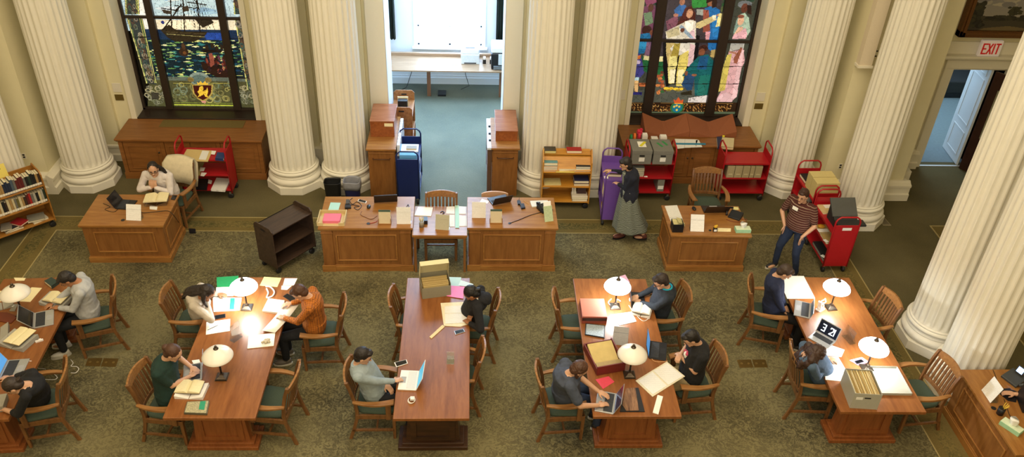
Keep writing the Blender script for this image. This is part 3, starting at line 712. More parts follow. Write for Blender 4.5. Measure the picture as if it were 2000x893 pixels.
MB().box(-0.2, 0.2, 0, 0.07, 0, 0.3).build('housing', flat('#e6d9cc', 0.4, var=0.01, name='sign_housing', emit=0.12), t, 0.012)
b, L = letter_mb('EXIT', 0.18, 0.068, 0.024, 0.027)
k_ = MB(); k_.M = Matrix.Translation((-L/2, -0.003, 0.06)); k_.add(b.v, b.f); k_.build('letters', emit_mat('exit_red', '#b8201c', 0.25), t)
def plate(name, x0, x1, z0, z1, y, mat, label, cat, th=0.012, group=None):
    return one(name, MB().box(0, x1-x0, 0, th, 0, z1-z0), mat, label, cat, (x0, y-th, z0), 0, group, 0.002)
for xa, xb, s_ in ((-6.43, -6.28, 'left of the ship window'), (5.36, 5.52, 'right of the figure window')):
    plate('wall_notice', xa, xb, 1.37, 1.545, WY, flat('#dcd6c6', 0.7, var=0.02, name='framed_notice'), 'pale framed notice on the wall '+s_, 'notice')
    plate('brass_plaque', xa+0.0, xb+0.0, 1.205, 1.32, WY, flat('#7d6a38', 0.4, 0.6, var=0.05, name='plaque_brass'), 'small brass plaque under the notice '+s_, 'plaque')
plate('wall_notice', 2.78, 2.88, 1.36, 1.56, WY, flat('#dcd6c6', 0.7, var=0.02, name='framed_notice'), 'narrow pale notice left of the figure window', 'notice')
def outlet(x, y, z, label, cat='outlet'):
    t = thing('wall_outlet', label, cat, (x, y, z))
    MB().box(-0.035, 0.035, -0.008, 0, -0.055, 0.055).build('cover_plate', M_TRIM, t, 0.003)
    for dz in (-0.022, 0.022): MB().box(-0.018, 0.018, -0.011, -0.007, dz-0.014, dz+0.014).build('socket', M_BLACK, t)
outlet(-7.70, 13.02, 0.70, 'electrical outlet on the pier at the left picture edge'); outlet(6.74, 13.02, 0.66, 'electrical outlet on the pier behind the red carts')
t = thing('light_switch', 'white light switch plate left of the exit door', 'switch', (8.62, WY, 1.44))
MB().box(-0.04, 0.04, -0.012, 0, 0, 0.12).build('cover_plate', M_TRIM, t, 0.003); MB().box(-0.008, 0.008, -0.022, -0.01, 0.04, 0.08).build('toggle', M_TRIM, t)
one('door_sensor', MB().box(-0.008, 0.008, -0.015, 0, 0, 0.14), M_BLACK, 'small dark slot fitting above the light switch', 'fitting', (8.6, WY, 1.93))
t = thing('wall_duct', 'tall cream boxed duct hanging down the right corner pier', 'duct', (6.59, 13.02, 2.66))
MB().box(-0.11, 0.11, -0.14, 0, 0, HT-2.66).build('duct_box', flat('#d9ccb4', 0.7, var=0.02, name='cream_duct_paint'), t); MB().box(-0.13, 0.13, -0.16, 0, -0.02, 0.02).build('end_cap', M_TRIM, t)
t = thing('wall_bracket', 'small metal bracket beside the duct on the right pier', 'bracket', (6.74, 13.02, 2.80))
MB().box(-0.02, 0.02, -0.06, 0, 0, 0.13).build('bracket_plate', M_TRIM, t); MB().box(-0.01, 0.03, -0.075, -0.055, 0.01, 0.03).box(-0.01, 0.03, -0.075, -0.055, 0.10, 0.12).build('screws', M_BRONZE, t)
t = thing('wall_shelf_ledge', 'short cream ledge on the pier right of the duct', 'ledge', (6.98, 13.02, 2.98)); MB().box(-0.16, 0.16, -0.04, 0, 0, 0.03).build('ledge_board', M_TRIM, t)
t = thing('wall_duct', 'cream boxed duct at the upper left picture edge', 'duct', (-7.49-0.4, 13.02, 2.60))
MB().box(-0.13, 0.13, -0.14, 0, 0, HT-2.6).build('duct_box', flat('#d9ccb4', 0.7, var=0.02, name='cream_duct_paint'), t); MB().box(-0.15, 0.15, -0.16, 0, -0.02, 0.02).build('end_cap', M_TRIM, t)

# doors of the doorway: white panelled leaf folded into the side room, dark glazed leaf
def door_leaf(name, hinge, ang, w, mat, glaze=None):
    t = tag(bpy.data.objects.new(name, None), kind='structure'); COL.objects.link(t); t.location = hinge; t.rotation_euler = (0, 0, ang)
    MB().box(0, w, -0.022, 0.022, 0.01, 2.07).build('door_slab', mat, t, 0.003)
    if glaze:
        b = MB(); b.box(0.16, w-0.16, -0.028, 0.028, 0.75, 1.75); b.build('door_glass', glaze, t)
    else:
        for i, (z0, z1) in enumerate(((0.16, 0.66), (0.80, 1.78), (1.86, 2.0))):
            b = MB()
            for y0, y1 in ((-0.031, -0.021), (0.021, 0.031)):
                b.box(0.12, w-0.12, y0, y1, z0, z0+0.025); b.box(0.12, w-0.12, y0, y1, z1-0.025, z1); b.box(0.12, 0.145, y0, y1, z0+0.025, z1-0.025); b.box(w-0.145, w-0.12, y0, y1, z0+0.025, z1-0.025)
            b.build('door_panel', mat, t)
    MB().ell((w-0.06, -0.06, 1.0), 0.03).tube([(w-0.06, 0, 1.0), (w-0.06, -0.06, 1.0)], 0.012).build('door_handle', M_BRASS, t)
door_leaf('door_1', (9.74, 14.24, 0), math.radians(84), 0.76, flat('#dde4ea', 0.5, var=0.01, name='white_door_paint'))
door_leaf('door_2', (9.735, 14.13, 0), math.radians(-57), 0.8, flat('#3a1f16', 0.4, var=0.2, scale=12, name='mahogany_door'), flat('#9a977c', 0.2, var=0.02, name='frosted_door_glass'))
t = thing('upholstered_bench', 'dark bench below the white patterned hanging in the side room', 'bench', (10.9, 17.66, 0))
MB().box(-1.15, 1.15, -0.35, 0.35, 0.12, 0.42).build('bench_body', flat('#23262a', 0.8, name='dark_bench_cloth'), t, 0.03); MB().box(-1.1, 1.1, -0.33, 0.3, 0, 0.12).build('bench_base', M_BLACK, t)
t = thing('patterned_hanging', 'dark green hanging with rows of white marks in the side room', 'wall hanging', (10.75, 18.05, 0.45))
MB().box(-1.4, 1.4, -0.03, 0, 0, 1.9).build('cloth', flat('#14211d', 0.9, name='dark_green_cloth'), t)
b = MB()
for r in range(12):
    for c in range(15):
        x = -1.3+c*0.185+(r % 2)*0.09; z = 0.08+r*0.15
        if (r+c) % 3 < 2: b.box(x-0.045, x+0.045, -0.04, -0.03, z, z+0.05)
        else: b.extrude([(x-0.05, -0.03, z+0.05), (x, -0.03, z), (x+0.05, -0.03, z+0.05)], (0, -0.01, 0))
b.build('white_marks', M_PAPER, t)

# ------------------------------------------------------------------ armchairs
def make_chair(name='oak_armchair', arms=True, tint=(None, None)):
    t = thing(name, 'x', 'chair')
    W = M_CHAIR
    b = MB(); n = 10                       # cushion, slightly domed
    rings = []
    for z, s_ in ((0.425, 0.97), (0.44, 1.0), (0.462, 1.0), (0.478, 0.93), (0.484, 0.6)):
        ring = []
        for i in range(32):
            q = 2*PI*i/32; c, s2 = math.cos(q), math.sin(q)
            x = 0.235*s_*math.copysign(abs(c)**0.35, c); y = (0.25+0.02*(x/0.235))*s_*math.copysign(abs(s2)**0.35, s2)
            ring.append((x, y, z))
        rings.append(ring)
    b.loft(rings); b.build('seat_cushion', M_SEAT, t)
    b = MB(); b.box(-0.235, 0.235, -0.265, -0.24, 0.36, 0.43); b.box(-0.235, 0.235, 0.24, 0.265, 0.36, 0.43); b.box(0.215, 0.24, -0.24, 0.24, 0.36, 0.43); b.box(-0.24, -0.215, -0.24, 0.24, 0.36, 0.43)
    b.build('seat_frame', W, t, 0.004)
    for s_ in (-1, 1):
        b = MB(); b.extrude([(0.20, s_*0.262, 0), (0.235, s_*0.262, 0), (0.245, s_*0.262, 0.43), (0.20, s_*0.262, 0.43)][::1], (0, -s_*0.042, 0))
        b.build('leg', W, t, 0.004)
        pts = [(-0.335, 0.0), (-0.28, 0.18), (-0.235, 0.36), (-0.225, 0.48), (-0.245, 0.66), (-0.285, 0.84), (-0.325, 0.965)]
        out = [(x-0.018, z) for x, z in pts]+[(x+0.026, z) for x, z in reversed(pts)]
        b = MB(); y = s_*0.262; b.extrude([(x, y, z) for x, z in out], (0, -s_*0.034, 0)); b.build('leg', W, t, 0.004)
        b = MB(); b.box(-0.30, 0.22, s_*0.25-0.012, s_*0.25+0.012, 0.14, 0.175); b.build('side_stretcher', W, t, 0.003)
        if arms:     # flat bowed arm on a raked support
            L = 9; top = []
            for i in range(L+1):
                u = i/L; x = -0.262+0.50*u; yy = s_*(0.272+0.045*math.sin(u*PI)); w = 0.022+0.022*u
                top.append([(x, yy-w, 0.655), (x, yy+w, 0.655), (x, yy+w, 0.68+0.008*math.sin(u*PI)), (x, yy-w, 0.68+0.008*math.sin(u*PI))])
            a = MB().loft(top, smooth=False).build('arm', M_ARM, t, 0.005)
            MB().extrude([(0.13, s_*0.296, 0.38), (0.19, s_*0.296, 0.38), (0.20, s_*0.296, 0.657), (0.13, s_*0.296, 0.657)], (0, -s_*0.028, 0)).build('arm_support', W, t, 0.003)
    def bow(y): return 0.045*(1-(y/0.26)**2)
    def xz(z): return -0.228-(0.10*((z-0.48)/0.49)**1.2 if z > 0.48 else 0)
    def rail(z0, z1, th, arch, nm, mat, rise=0.0):
        L = 12; R = []
        for i in range(L+1):
            y = -0.245+0.49*i/L; x0 = xz(z0)-bow(y)*arch; x1 = xz(z1)-bow(y)*arch; top = z1+rise*(1-(y/0.26)**2)
            R.append([(x0-th, y, z0), (x0+th, y, z0), (x1+th, y, top), (x1-th, y, top)])
        return MB().loft(R, smooth=False).build(nm, mat, t, 0.003)
    rail(0.875, 0.95, 0.013, 1, 'top_rail', M_ARM, 0.035)
    rail(0.50, 0.55, 0.012, 1, 'lower_rail', W)
    b = MB()
    for i in range(8):
        y = -0.20+0.40*i/7; R = []
        for j in range(6):
            z = 0.53+0.36*j/5; x = xz(z)-bow(y)
            R.append([(x-0.006, y-0.017, z), (x+0.006, y-0.017, z), (x+0.006, y+0.017, z), (x-0.006, y+0.017, z)])
        b.loft(R, smooth=False)
    b.build('back_slats', W, t)
    MB().box(-0.012, 0.012, -0.24, 0.24, 0.145, 0.17).build('cross_stretcher', W, t)
    return t
chair0 = make_chair()
GCH = 'oak armchairs at the reading tables'
def seat_from_rail(far, near, face):     # the chair stands where its top rail is seen; face = +1 towards +x
    A = at(*far, 0.96); B = at(*near, 0.96); m = (A+B)/2; d = A-B
    a = math.atan2(d.y, d.x)-PI/2        # 0 when the rail runs straight away from us
    a = max(-0.35, min(0.35, a))
    rz = a if face > 0 else PI+a
    return Vector((m.x+0.335*math.cos(rz), m.y+0.335*math.sin(rz), 0)), rz
CH = {
 'T1rf': ((221, 538), (221, 576), -1, 'oak armchair of the person in grey at the table on the far left'),
 'T1rn': ((131, 691), (115, 754), -1, 'oak armchair of the person in black at the lower left edge'),
 'T2lf': ((328, 553), (313, 587), 1, 'oak armchair of the person with long dark hair in a grey hoodie'),
 'T2ln': ((280, 700), (248, 750), 1, 'oak armchair of the person in a dark green top'),
 'T2rf': ((674, 570), (668, 618), -1, 'oak armchair of the person in an orange plaid shirt'),
 'T2rn': ((586, 706), (564, 758), -1, 'empty oak armchair across from the dark green topped reader'),
 'T3lf': ((766, 558), (761, 596), 1, 'empty oak armchair left of the centre table, beside its grey archive box'),
 'T3ln': ((682.6, 695), (673.5, 747), 1, 'oak armchair of the person in a denim jacket at the centre table'),
 'T3rf': ((976, 558), (969, 612), -1, 'oak armchair of the person in a black hoodie at the centre table'),
 'T3rn': ((945, 657), (940, 707), -1, 'empty oak armchair right of the centre table, nearer one'),
 'T4lf': ((1080.6, 561.5), (1086, 604), 1, 'empty oak armchair left of the table with the red slipcase boxes'),
 'T4ln': ((1048, 707), (1056, 750), 1, 'oak armchair of the person in a blue-grey tee at the laptop'),
 'T4rf': ((1334.5, 546.5), (1351.6, 587), -1, 'oak armchair of the person in a dark blazer and cyan shirt'),
 'T4rn': ((1399, 664), (1422, 714), -1, 'oak armchair of the person in a black tee with khaki trousers'),
 'T5lf': ((1465.5, 534), (1465, 572), 1, 'oak armchair of the person in a navy sweater at the right table'),
 'T5ln': ((1543, 665), (1561, 712), 1, 'oak armchair of the person with long curly hair bent over papers'),
 'T5rf': ((1730, 560.5), (1763, 601), -1, 'empty oak armchair right of the right table, farther one near the big column'),
 'T5rn': ((1843, 689.5), (1875.6, 730), -1, 'empty oak armchair between the right table and the corner desk'),
}
SEAT = {}
for i, (k_, (fa, ne, fc, lb)) in enumerate(CH.items()):
    p, rz = seat_from_rail(fa, ne, fc); SEAT[k_] = (p, rz)
    place(chair0 if i == 0 else copy_tree(chair0), p, rz, lb, GCH)
place(copy_tree(chair0), (4.08, 12.03, 0), -PI/2-0.04, 'oak armchair behind the desk with the tissue box, its back to the wall cabinet', 'desk chairs')
place(copy_tree(chair0), (-4.93, 12.13, 0), -PI/2-0.22, 'oak armchair draped with a cream coat behind the left oak desk', 'desk chairs')
sc_ = make_chair('oak_side_chair', False)
place(sc_, (-0.45, 11.20, 0), -PI/2, 'oak slat-back side chair at the small table between the two central desks')
t = thing('oak_desk_chair', 'oak chair back showing behind the right central desk', 'chair', (0.42, 11.74, 0))
b = MB(); R = []
for i in range(13):
    y = -0.22+0.44*i/12; z = 0.80+0.06*math.sqrt(max(0, 1-(y/0.225)**2)); R.append([(y, -0.015, 0.5), (y, 0.015, 0.5), (y, 0.015, z), (y, -0.015, z)])
b.loft(R, smooth=False); b.build('backrest', flat('#c49a78', 0.5, name='pale_chair_back'), t, 0.004)
MB().ell((0, -0.2, 0.46), (0.23, 0.22, 0.03)).build('seat', M_SEAT, t)
for sx in (-1, 1):
    for sy in (0.0, -0.36): MB().tube([(sx*0.19, sy, 0), (sx*0.17, sy, 0.5)], 0.016).build('leg', M_CHAIR, t)

# ------------------------------------------------------------------ reading tables
TZ = 0.76
def reading_table(cx, cy, w, d, rot, label, ped=M_PED, dark=False):
    t = thing('reading_table', label, 'table', (cx, cy, 0), rot, 'long oak reading tables')
    MB().box(-w/2, w/2, -d/2, d/2, 0.715, TZ).build('table_top', M_TABLE, t, 0.006)
    MB().box(-w/2+0.27, w/2-0.27, -d/2+0.2, d/2-0.2, 0.66, 0.714).build('apron', M_TABLE, t)
    for s_ in (-1, 1):
        y0 = s_*(d/2-0.24); y1 = s_*(d/2-0.46)
        a, c = min(y0, y1), max(y0, y1); h = 0.29 if not dark else 0.29
        b = MB()
        b.loft([[(-h-0.05*(1-z/0.66)-0.0, a, z), (h+0.05*(1-z/0.66), a, z), (h+0.05*(1-z/0.66), c, z), (-h-0.05*(1-z/0.66), c, z)] for z in (0.10, 0.66)], smooth=False)
        b.build('pedestal', M_DARKPED if dark else ped, t, 0.004)
        f = a if s_ < 0 else c; k = -1 if s_ < 0 else 1
        b = MB()
        for x0, x1, z0, z1 in ((-0.27, 0.27, 0.13, 0.19), (-0.25, 0.25, 0.59, 0.65), (-0.27, -0.20, 0.19, 0.59), (0.20, 0.27, 0.19, 0.59)): b.box(x0, x1, min(f, f+k*0.018), max(f, f+k*0.018), z0, z1)
        b.build('pedestal_panel', M_DARKPED if dark else ped, t)
        b = MB(); b.box(-0.43, 0.43, a-0.07, c+0.07, 0, 0.06); b.box(-0.38, 0.38, a-0.04, c+0.04, 0.06, 0.10)
        b.build('foot', M_DARKPED if dark else ped, t, 0.008)
    MB().box(-0.05, 0.05, -d/2+0.46, d/2-0.46, 0.2, 0.32).build('stretcher', ped, t)
    return t
reading_table(-5.86, 8.2, 1.06, 2.66, 0.055, 'long oak reading table at the left picture edge')
reading_table(-2.984, 8.229, 1.062, 2.656, -0.010, 'long oak reading table second from left, with one lit and one unlit lamp')
reading_table(-0.43, 8.214, 0.895, 2.677, 0, 'narrow oak reading table in the centre with no lamps and a dark pedestal', dark=True)
reading_table(2.023, 8.219, 1.062, 2.656, -0.007, 'long oak reading table with the red slipcase boxes, second from right')
reading_table(5.048, 8.27, 1.062, 2.656, -0.013, 'long oak reading table at the right with two lit lamps')

# ------------------------------------------------------------------ lamps
M_LAMPON = None
def lamp_shade_mat(on):
    m, n, l, b = new_mat('lit_milk_glass' if on else 'unlit_milk_glass')
    b.inputs['Base Color'].default_value = srgb('#f2eee2' if on else '#e8e4da'); b.inputs['Roughness'].default_value = 0.25
    b.inputs['Subsurface Weight'].default_value = 0.0
    if on:
        b.inputs['Emission Color'].default_value = (0.93, 0.97, 1, 1); b.inputs['Emission Strength'].default_value = 3.5
    return m
M_ON = lamp_shade_mat(True); M_OFF = lamp_shade_mat(False)
def table_lamp(px, py, on, label, rot=0.0, r=0.185):
    p = at(px, py, TZ)
    t = thing('table_lamp', label, 'lamp', p, rot, 'reading lamps with milk glass shades')
    b = MB()
    for s_, z0, z1 in ((0.072, 0, 0.012), (0.064, 0.012, 0.02)): b.box(-s_, s_, -s_, s_, z0, z1)
    b.loft([[(-s_, -s_, z), (s_, -s_, z), (s_, s_, z), (-s_, s_, z)] for s_, z in ((0.06, 0.02), (0.03, 0.04), (0.02, 0.05), (0.016, 0.07))], smooth=False)
    b.build('lamp_base', M_BRONZE, t, 0.002)
    MB().lathe([(0.012, 0.06), (0.012, 0.2), (0.017, 0.21), (0.017, 0.23), (0.010, 0.24), (0.010, 0.44)], n=12).build('stem', M_BRONZE, t)
    pr = [(r, 0.345), (r*1.0, 0.352), (r*0.93, 0.378), (r*0.75, 0.412), (r*0.5, 0.442), (r*0.25, 0.462), (0.026, 0.47)]
    sh = MB(); n = 40; out = [(a, z) for a, z in pr]+[(a-0.006, z-0.006) for a, z in reversed(pr)]
    vs = [(math.cos(2*PI*k/n)*a, math.sin(2*PI*k/n)*a, z) for a, z in out for k in range(n)]
    m_ = len(out); sh.add(vs, [(i*n+k, i*n+(k+1) % n, ((i+1) % m_)*n+(k+1) % n, ((i+1) % m_)*n+k) for i in range(m_) for k in range(n)], 0, True)
    sh.build('lamp_shade', M_ON if on else M_OFF, t)
    MB().lathe([(0.03, 0.464), (0.032, 0.474), (0.024, 0.484), (0.013, 0.49), (0.018, 0.5), (0.013, 0.512), (0.004, 0.522)], n=16).build('finial', M_BRONZE, t)
    MB().ell((0, 0, 0.385), (0.03, 0.03, 0.04)).build('bulb', emit_mat('lit_bulb', '#ffffff', 12) if on else M_OFF, t)
    if on:
        l = bpy.data.lights.new('lamp_light', 'POINT'); l.energy = 24; l.color = (0.90, 0.95, 1.0); l.shadow_soft_size = 0.05
        o = bpy.data.objects.new('lamp_light', l); COL.objects.link(o); o.parent = t; o.location = (0, 0, 0.325)
    return t
table_lamp(483, 601, True, 'lit reading lamp at the far end of the table beside the green folders')
table_lamp(434, 737, False, 'unlit reading lamp in the middle of the table with the dark green topped reader')
table_lamp(45, 614, False, 'unlit reading lamp on the table at the left picture edge')
table_lamp(1201, 599, True, 'lit reading lamp beside the dark blazer reader on the table of red boxes')
table_lamp(1229, 733, False, 'unlit reading lamp behind the open red slipcase box')
table_lamp(1622, 601, True, 'lit reading lamp at the far end of the right table', 0.1)
table_lamp(1692, 719, True, 'lit reading lamp beside the open box of folders on the right table', 0.1)

# ------------------------------------------------------------------ panelled desks
def desk(cx, cy, w, d, h, rot, label, pil=True, xdir=False):
    t = thing('panelled_desk', label, 'desk', (cx, cy, 0), rot, 'panelled oak desks')
    MB().box(-w/2, w/2, -d/2, d/2, h-0.035, h).box(-w/2+0.015, w/2-0.015, -d/2+0.015, d/2-0.015, h-0.055, h-0.035).build('desk_top', M_DESK, t, 0.005)
    e = 0.035; X, Y = w/2-e, d/2-e; T = 0.03
    b = MB(); b.box(-X, X, -Y, -Y+T, 0.0, h-0.055); b.box(-X, -X+T, -Y+T, Y, 0, h-0.055); b.box(X-T, X, -Y+T, Y, 0, h-0.055)
    b.box(-X+T, -X+0.38, -Y+T, Y-0.02, 0.05, h-0.055); b.box(X-0.38, X-T, -Y+T, Y-0.02, 0.05, h-0.055)
    b.build('desk_body', M_DESKZ, t)
    def frame(nm, A, B, z0, z1, fn, th=0.016, ww=0.02):    # raised picture-frame moulding
        b = MB()
        for u0, u1, a, c in ((A, B, z0, z0+ww), (A, B, z1-ww, z1), (A, A+ww, z0+ww, z1-ww), (B-ww, B, z0+ww, z1-ww)): fn(b, u0, u1, a, c, th)
        return b.build(nm, M_DESK, t, 0.004)
    ff = lambda b, u0, u1, a, c, th: b.box(u0, u1, -Y-th, -Y, a, c)
    pw = 0.17 if pil else 0.10
    frame('front_panel', -X+pw+0.05, X-pw-0.05, 0.2, h-0.14, ff)
    for s_ in (-1, 1):
        x0, x1 = sorted((s_*(X-0.0), s_*(X-pw)))
        if pil:
            b = MB(); b.box(x0, x1, -Y-0.022, -Y, 0.1, h-0.056); b.box(x0-0.006, x1+0.006, -Y-0.03, -Y, h-0.11, h-0.09); b.build('corner_post', M_DESKZ, t, 0.003)
        xx = s_*X; fs = lambda b, u0, u1, a, c, th, xx=xx, s_=s_: b.box(min(xx, xx+s_*th), max(xx, xx+s_*th), u0, u1, a, c)
        frame('side_panel', -Y+0.1, Y-0.1, 0.2, h-0.14, fs)
    b = MB(); g = 0.024
    b.box(-X-g, X+g, -Y-g, -Y, 0, 0.10); b.box(-X-g, -X, -Y, Y, 0, 0.10); b.box(X, X+g, -Y, Y, 0, 0.10); b.box(-X-g*.5, X+g*.5, -Y-g*.5, -Y, 0.10, 0.12); b.box(-X-g*.5, -X, -Y, Y, 0.10, 0.12); b.box(X, X+g*.5, -Y, Y, 0.10, 0.12)
    if pil:
        for s_ in (-1, 1):
            x0, x1 = sorted((s_*(X+g+0.006), s_*(X-pw-0.01))); b.box(x0, x1, -Y-g-0.012, -Y-g, 0, 0.125)
    b.build('plinth', M_DESK, t, 0.003)
    for s_ in (-1, 1):
        for z0 in (0.08, 0.30, 0.52):
            if z0+0.18 > h: continue
            x0, x1 = sorted((s_*(X-0.05), s_*(X-0.36)))
            q = MB().box(x0, x1, Y-0.02, Y-0.004, z0, min(z0+0.19, h-0.07)).build('drawer', M_DESK, t, 0.003)
            MB().ell(((x0+x1)/2, Y+0.01, z0+0.1), 0.014).build('knob', M_BRASS, q)
    return t
desk(-5.347, 11.323, 1.284, 0.894, 0.723, 0.009, 'oak desk at left where the woman in white sits', False)
desk(-1.592, 11.13, 1.443, 0.906, 0.839, 0.014, 'oak desk left of the small central table, with the pink letter tray')
desk(0.675, 11.142, 1.416, 0.89, 0.843, 0.001, 'oak desk right of the small central table, with the telephone')
desk(3.813, 11.131, 1.294, 0.867, 0.723, -0.009, 'oak desk with the tissue box beside the standing man', False)
desk(6.75, 6.97, 1.40, 0.86, 0.76, -PI/2, 'oak desk cut off at the lower right corner', False)
t = thing('small_table', 'small oak table with papers between the two central desks', 'table', (-0.453, 11.02, 0))
MB().box(-0.425, 0.425, -0.41, 0.41, 0.72, 0.76).build('table_top', M_DESK, t, 0.004)
MB().box(-0.40, 0.40, -0.36, -0.34, 0.66, 0.719).box(-0.40, 0.40, 0.34, 0.36, 0.66, 0.719).build('apron', M_DESK, t)
for sx in (-1, 1):
    for sy in (-0.33, 0.33): MB().box(sx*0.385-0.02, sx*0.385+0.02, sy-0.022, sy+0.022, 0, 0.66).build('leg', M_DESKZ, t, 0.003)

# ------------------------------------------------------------------ window cabinets
def cabinet(x0, x1, label):
    t = thing('window_cabinet', label, 'cabinet', ((x0+x1)/2, 13.82, 0), 0, 'low oak cabinets under the windows')
    w = x1-x0; h = 0.84; d = 0.76; W2 = w/2; front = -0.37
    b = MB(); b.box(-W2-0.03, W2+0.03, front-0.06, 0.37, h-0.035, h); b.box(-W2-0.015, W2+0.015, front-0.04, 0.37, h-0.06, h-0.035); b.build('cabinet_top', M_CAB, t, 0.005)
    MB().box(-W2, W2, front+0.02, 0.36, 0.0, h-0.06).build('carcass', M_CAB, t)
    b = MB(); b.box(-W2-0.012, W2+0.012, front-0.012, front+0.02, 0, 0.13); b.box(-W2-0.012, -W2, front+0.02, 0.36, 0, 0.13); b.box(W2, W2+0.012, front+0.02, 0.36, 0, 0.13); b.build('plinth', M_CAB, t, 0.004)
    for x in (-W2+0.04, -W2+0.76*w/2.5+0.0, W2-0.76*w/2.5, W2-0.04):
        MB().box(x-0.035, x+0.035, front-0.012, front+0.02, 0.13, h-0.06).build('stile', M_CAB, t, 0.003)
    A = [(-W2+0.08, -W2+0.72*w/2.5), (-W2+0.80*w/2.5, -0.01), (0.01, W2-0.80*w/2.5), (W2-0.72*w/2.5, W2-0.08)]
    for i, (a, c) in enumerate(A):
        q = MB().box(a, c, front, front+0.02, 0.15, h-0.08).build('door', M_CAB, t, 0.002)
        b = MB(); w2 = 0.014
        for u0, u1, z0, z1 in ((a+0.07, c-0.07, 0.22, 0.234), (a+0.07, c-0.07, h-0.17, h-0.156), (a+0.07, a+0.084, 0.234, h-0.17), (c-0.084, c-0.07, 0.234, h-0.17)): b.box(u0, u1, front-0.01, front, z0, z1)
        b.build('panel_moulding', M_CAB, q, 0.003)
        kx = (c-0.035) if i in (0, 1) else (a+0.035)
        MB().ell((kx, front-0.022, 0.56), (0.016, 0.014, 0.02)).build('knob', M_BRONZE, q)
    return t
tL = cabinet(-6.25, -3.73, 'low oak cabinet under the stained glass window with the ship')
tag(MB().box(-0.65, 0.85, 0.05, 0.33, 0.841, 0.846).build('inset_mat', flat('#6b5a2c', 0.7, name='olive_inset'), tL))
cabinet(2.82, 5.33, 'low oak cabinet under the stained glass window with figures')

# file cabinets flanking the passage, with card boxes on top
def file_unit(x0, x1, y0, y1, h, label, side):
    t = thing('end_cabinet', label, 'cabinet', ((x0+x1)/2, (y0+y1)/2, 0), 0, 'tall oak cabinets flanking the passage')
    W2, D2 = (x1-x0)/2, (y1-y0)/2
    MB().box(-W2-0.03, W2+0.03, -D2-0.03, D2, h-0.035, h).build('cabinet_top', M_DESK, t, 0.004)
    MB().box(-W2, W2, -D2, D2, 0, h-0.035).build('carcass', M_DESKZ, t)
    MB().box(-W2+0.01, W2-0.01, -D2-0.012, -D2, h-0.10, h-0.085).build('moulding', M_DESK, t, 0.003)
    MB().tube([(-W2+0.08, -D2, h-0.2), (-W2+0.08, -D2-0.035, h-0.2), (W2-0.08, -D2-0.035, h-0.2), (W2-0.08, -D2, h-0.2)], 0.009).build('pull_bar', flat('#4a2c18', 0.4, name='dark_pull'), t)
    for k in range(4):
        xx = side*W2; MB().box(min(xx, xx+side*0.012), max(xx, xx+side*0.012), -D2+0.03, D2-0.03, 0.08+k*0.21, 0.27+k*0.21).build('drawer', M_DESK, t, 0.003)
    return t
file_unit(-1.765, -1.31, 12.88, 14.1, 1.0, 'tall oak end cabinet left of the passage', 1)
file_unit(0.41, 0.855, 12.96, 14.1, 1.0, 'tall oak end cabinet right of the passage', -1)
def card_box(x0, x1, y0, y1, z0, z1, label, tagp=False):
    t = thing('card_catalogue_box', label, 'wooden box', ((x0+x1)/2, (y0+y1)/2, z0), 0, 'wooden card boxes on the end cabinets')
    W2, D2, h = (x1-x0)/2, (y1-y0)/2, z1-z0
    MB().box(-W2, W2, -D2, D2, 0, h).build('case', wood('reddish_box_wood', '#7a3f1d', '#9c5a2c', 'y', 0.3), t, 0.004)
    MB().box(-W2-0.006, W2+0.006, -D2-0.006, D2+0.006, h, h+0.014).build('lid', wood('reddish_box_lid', '#82462a', '#a36b48', 'x', 0.25), t, 0.003)
    if tagp: MB().box(W2-0.17, W2-0.02, -D2-0.006, -D2, h-0.09, h-0.03).build('card_label', M_CREAMPAPER, t)
    return t
card_box(-1.75, -1.33, 13.30, 13.98, 1.0, 1.30, 'wooden card box with a paper label on the left end cabinet', True)
card_box(0.46, 0.845, 13.20, 14.02, 1.0, 1.19, 'wooden card box on the right end cabinet')

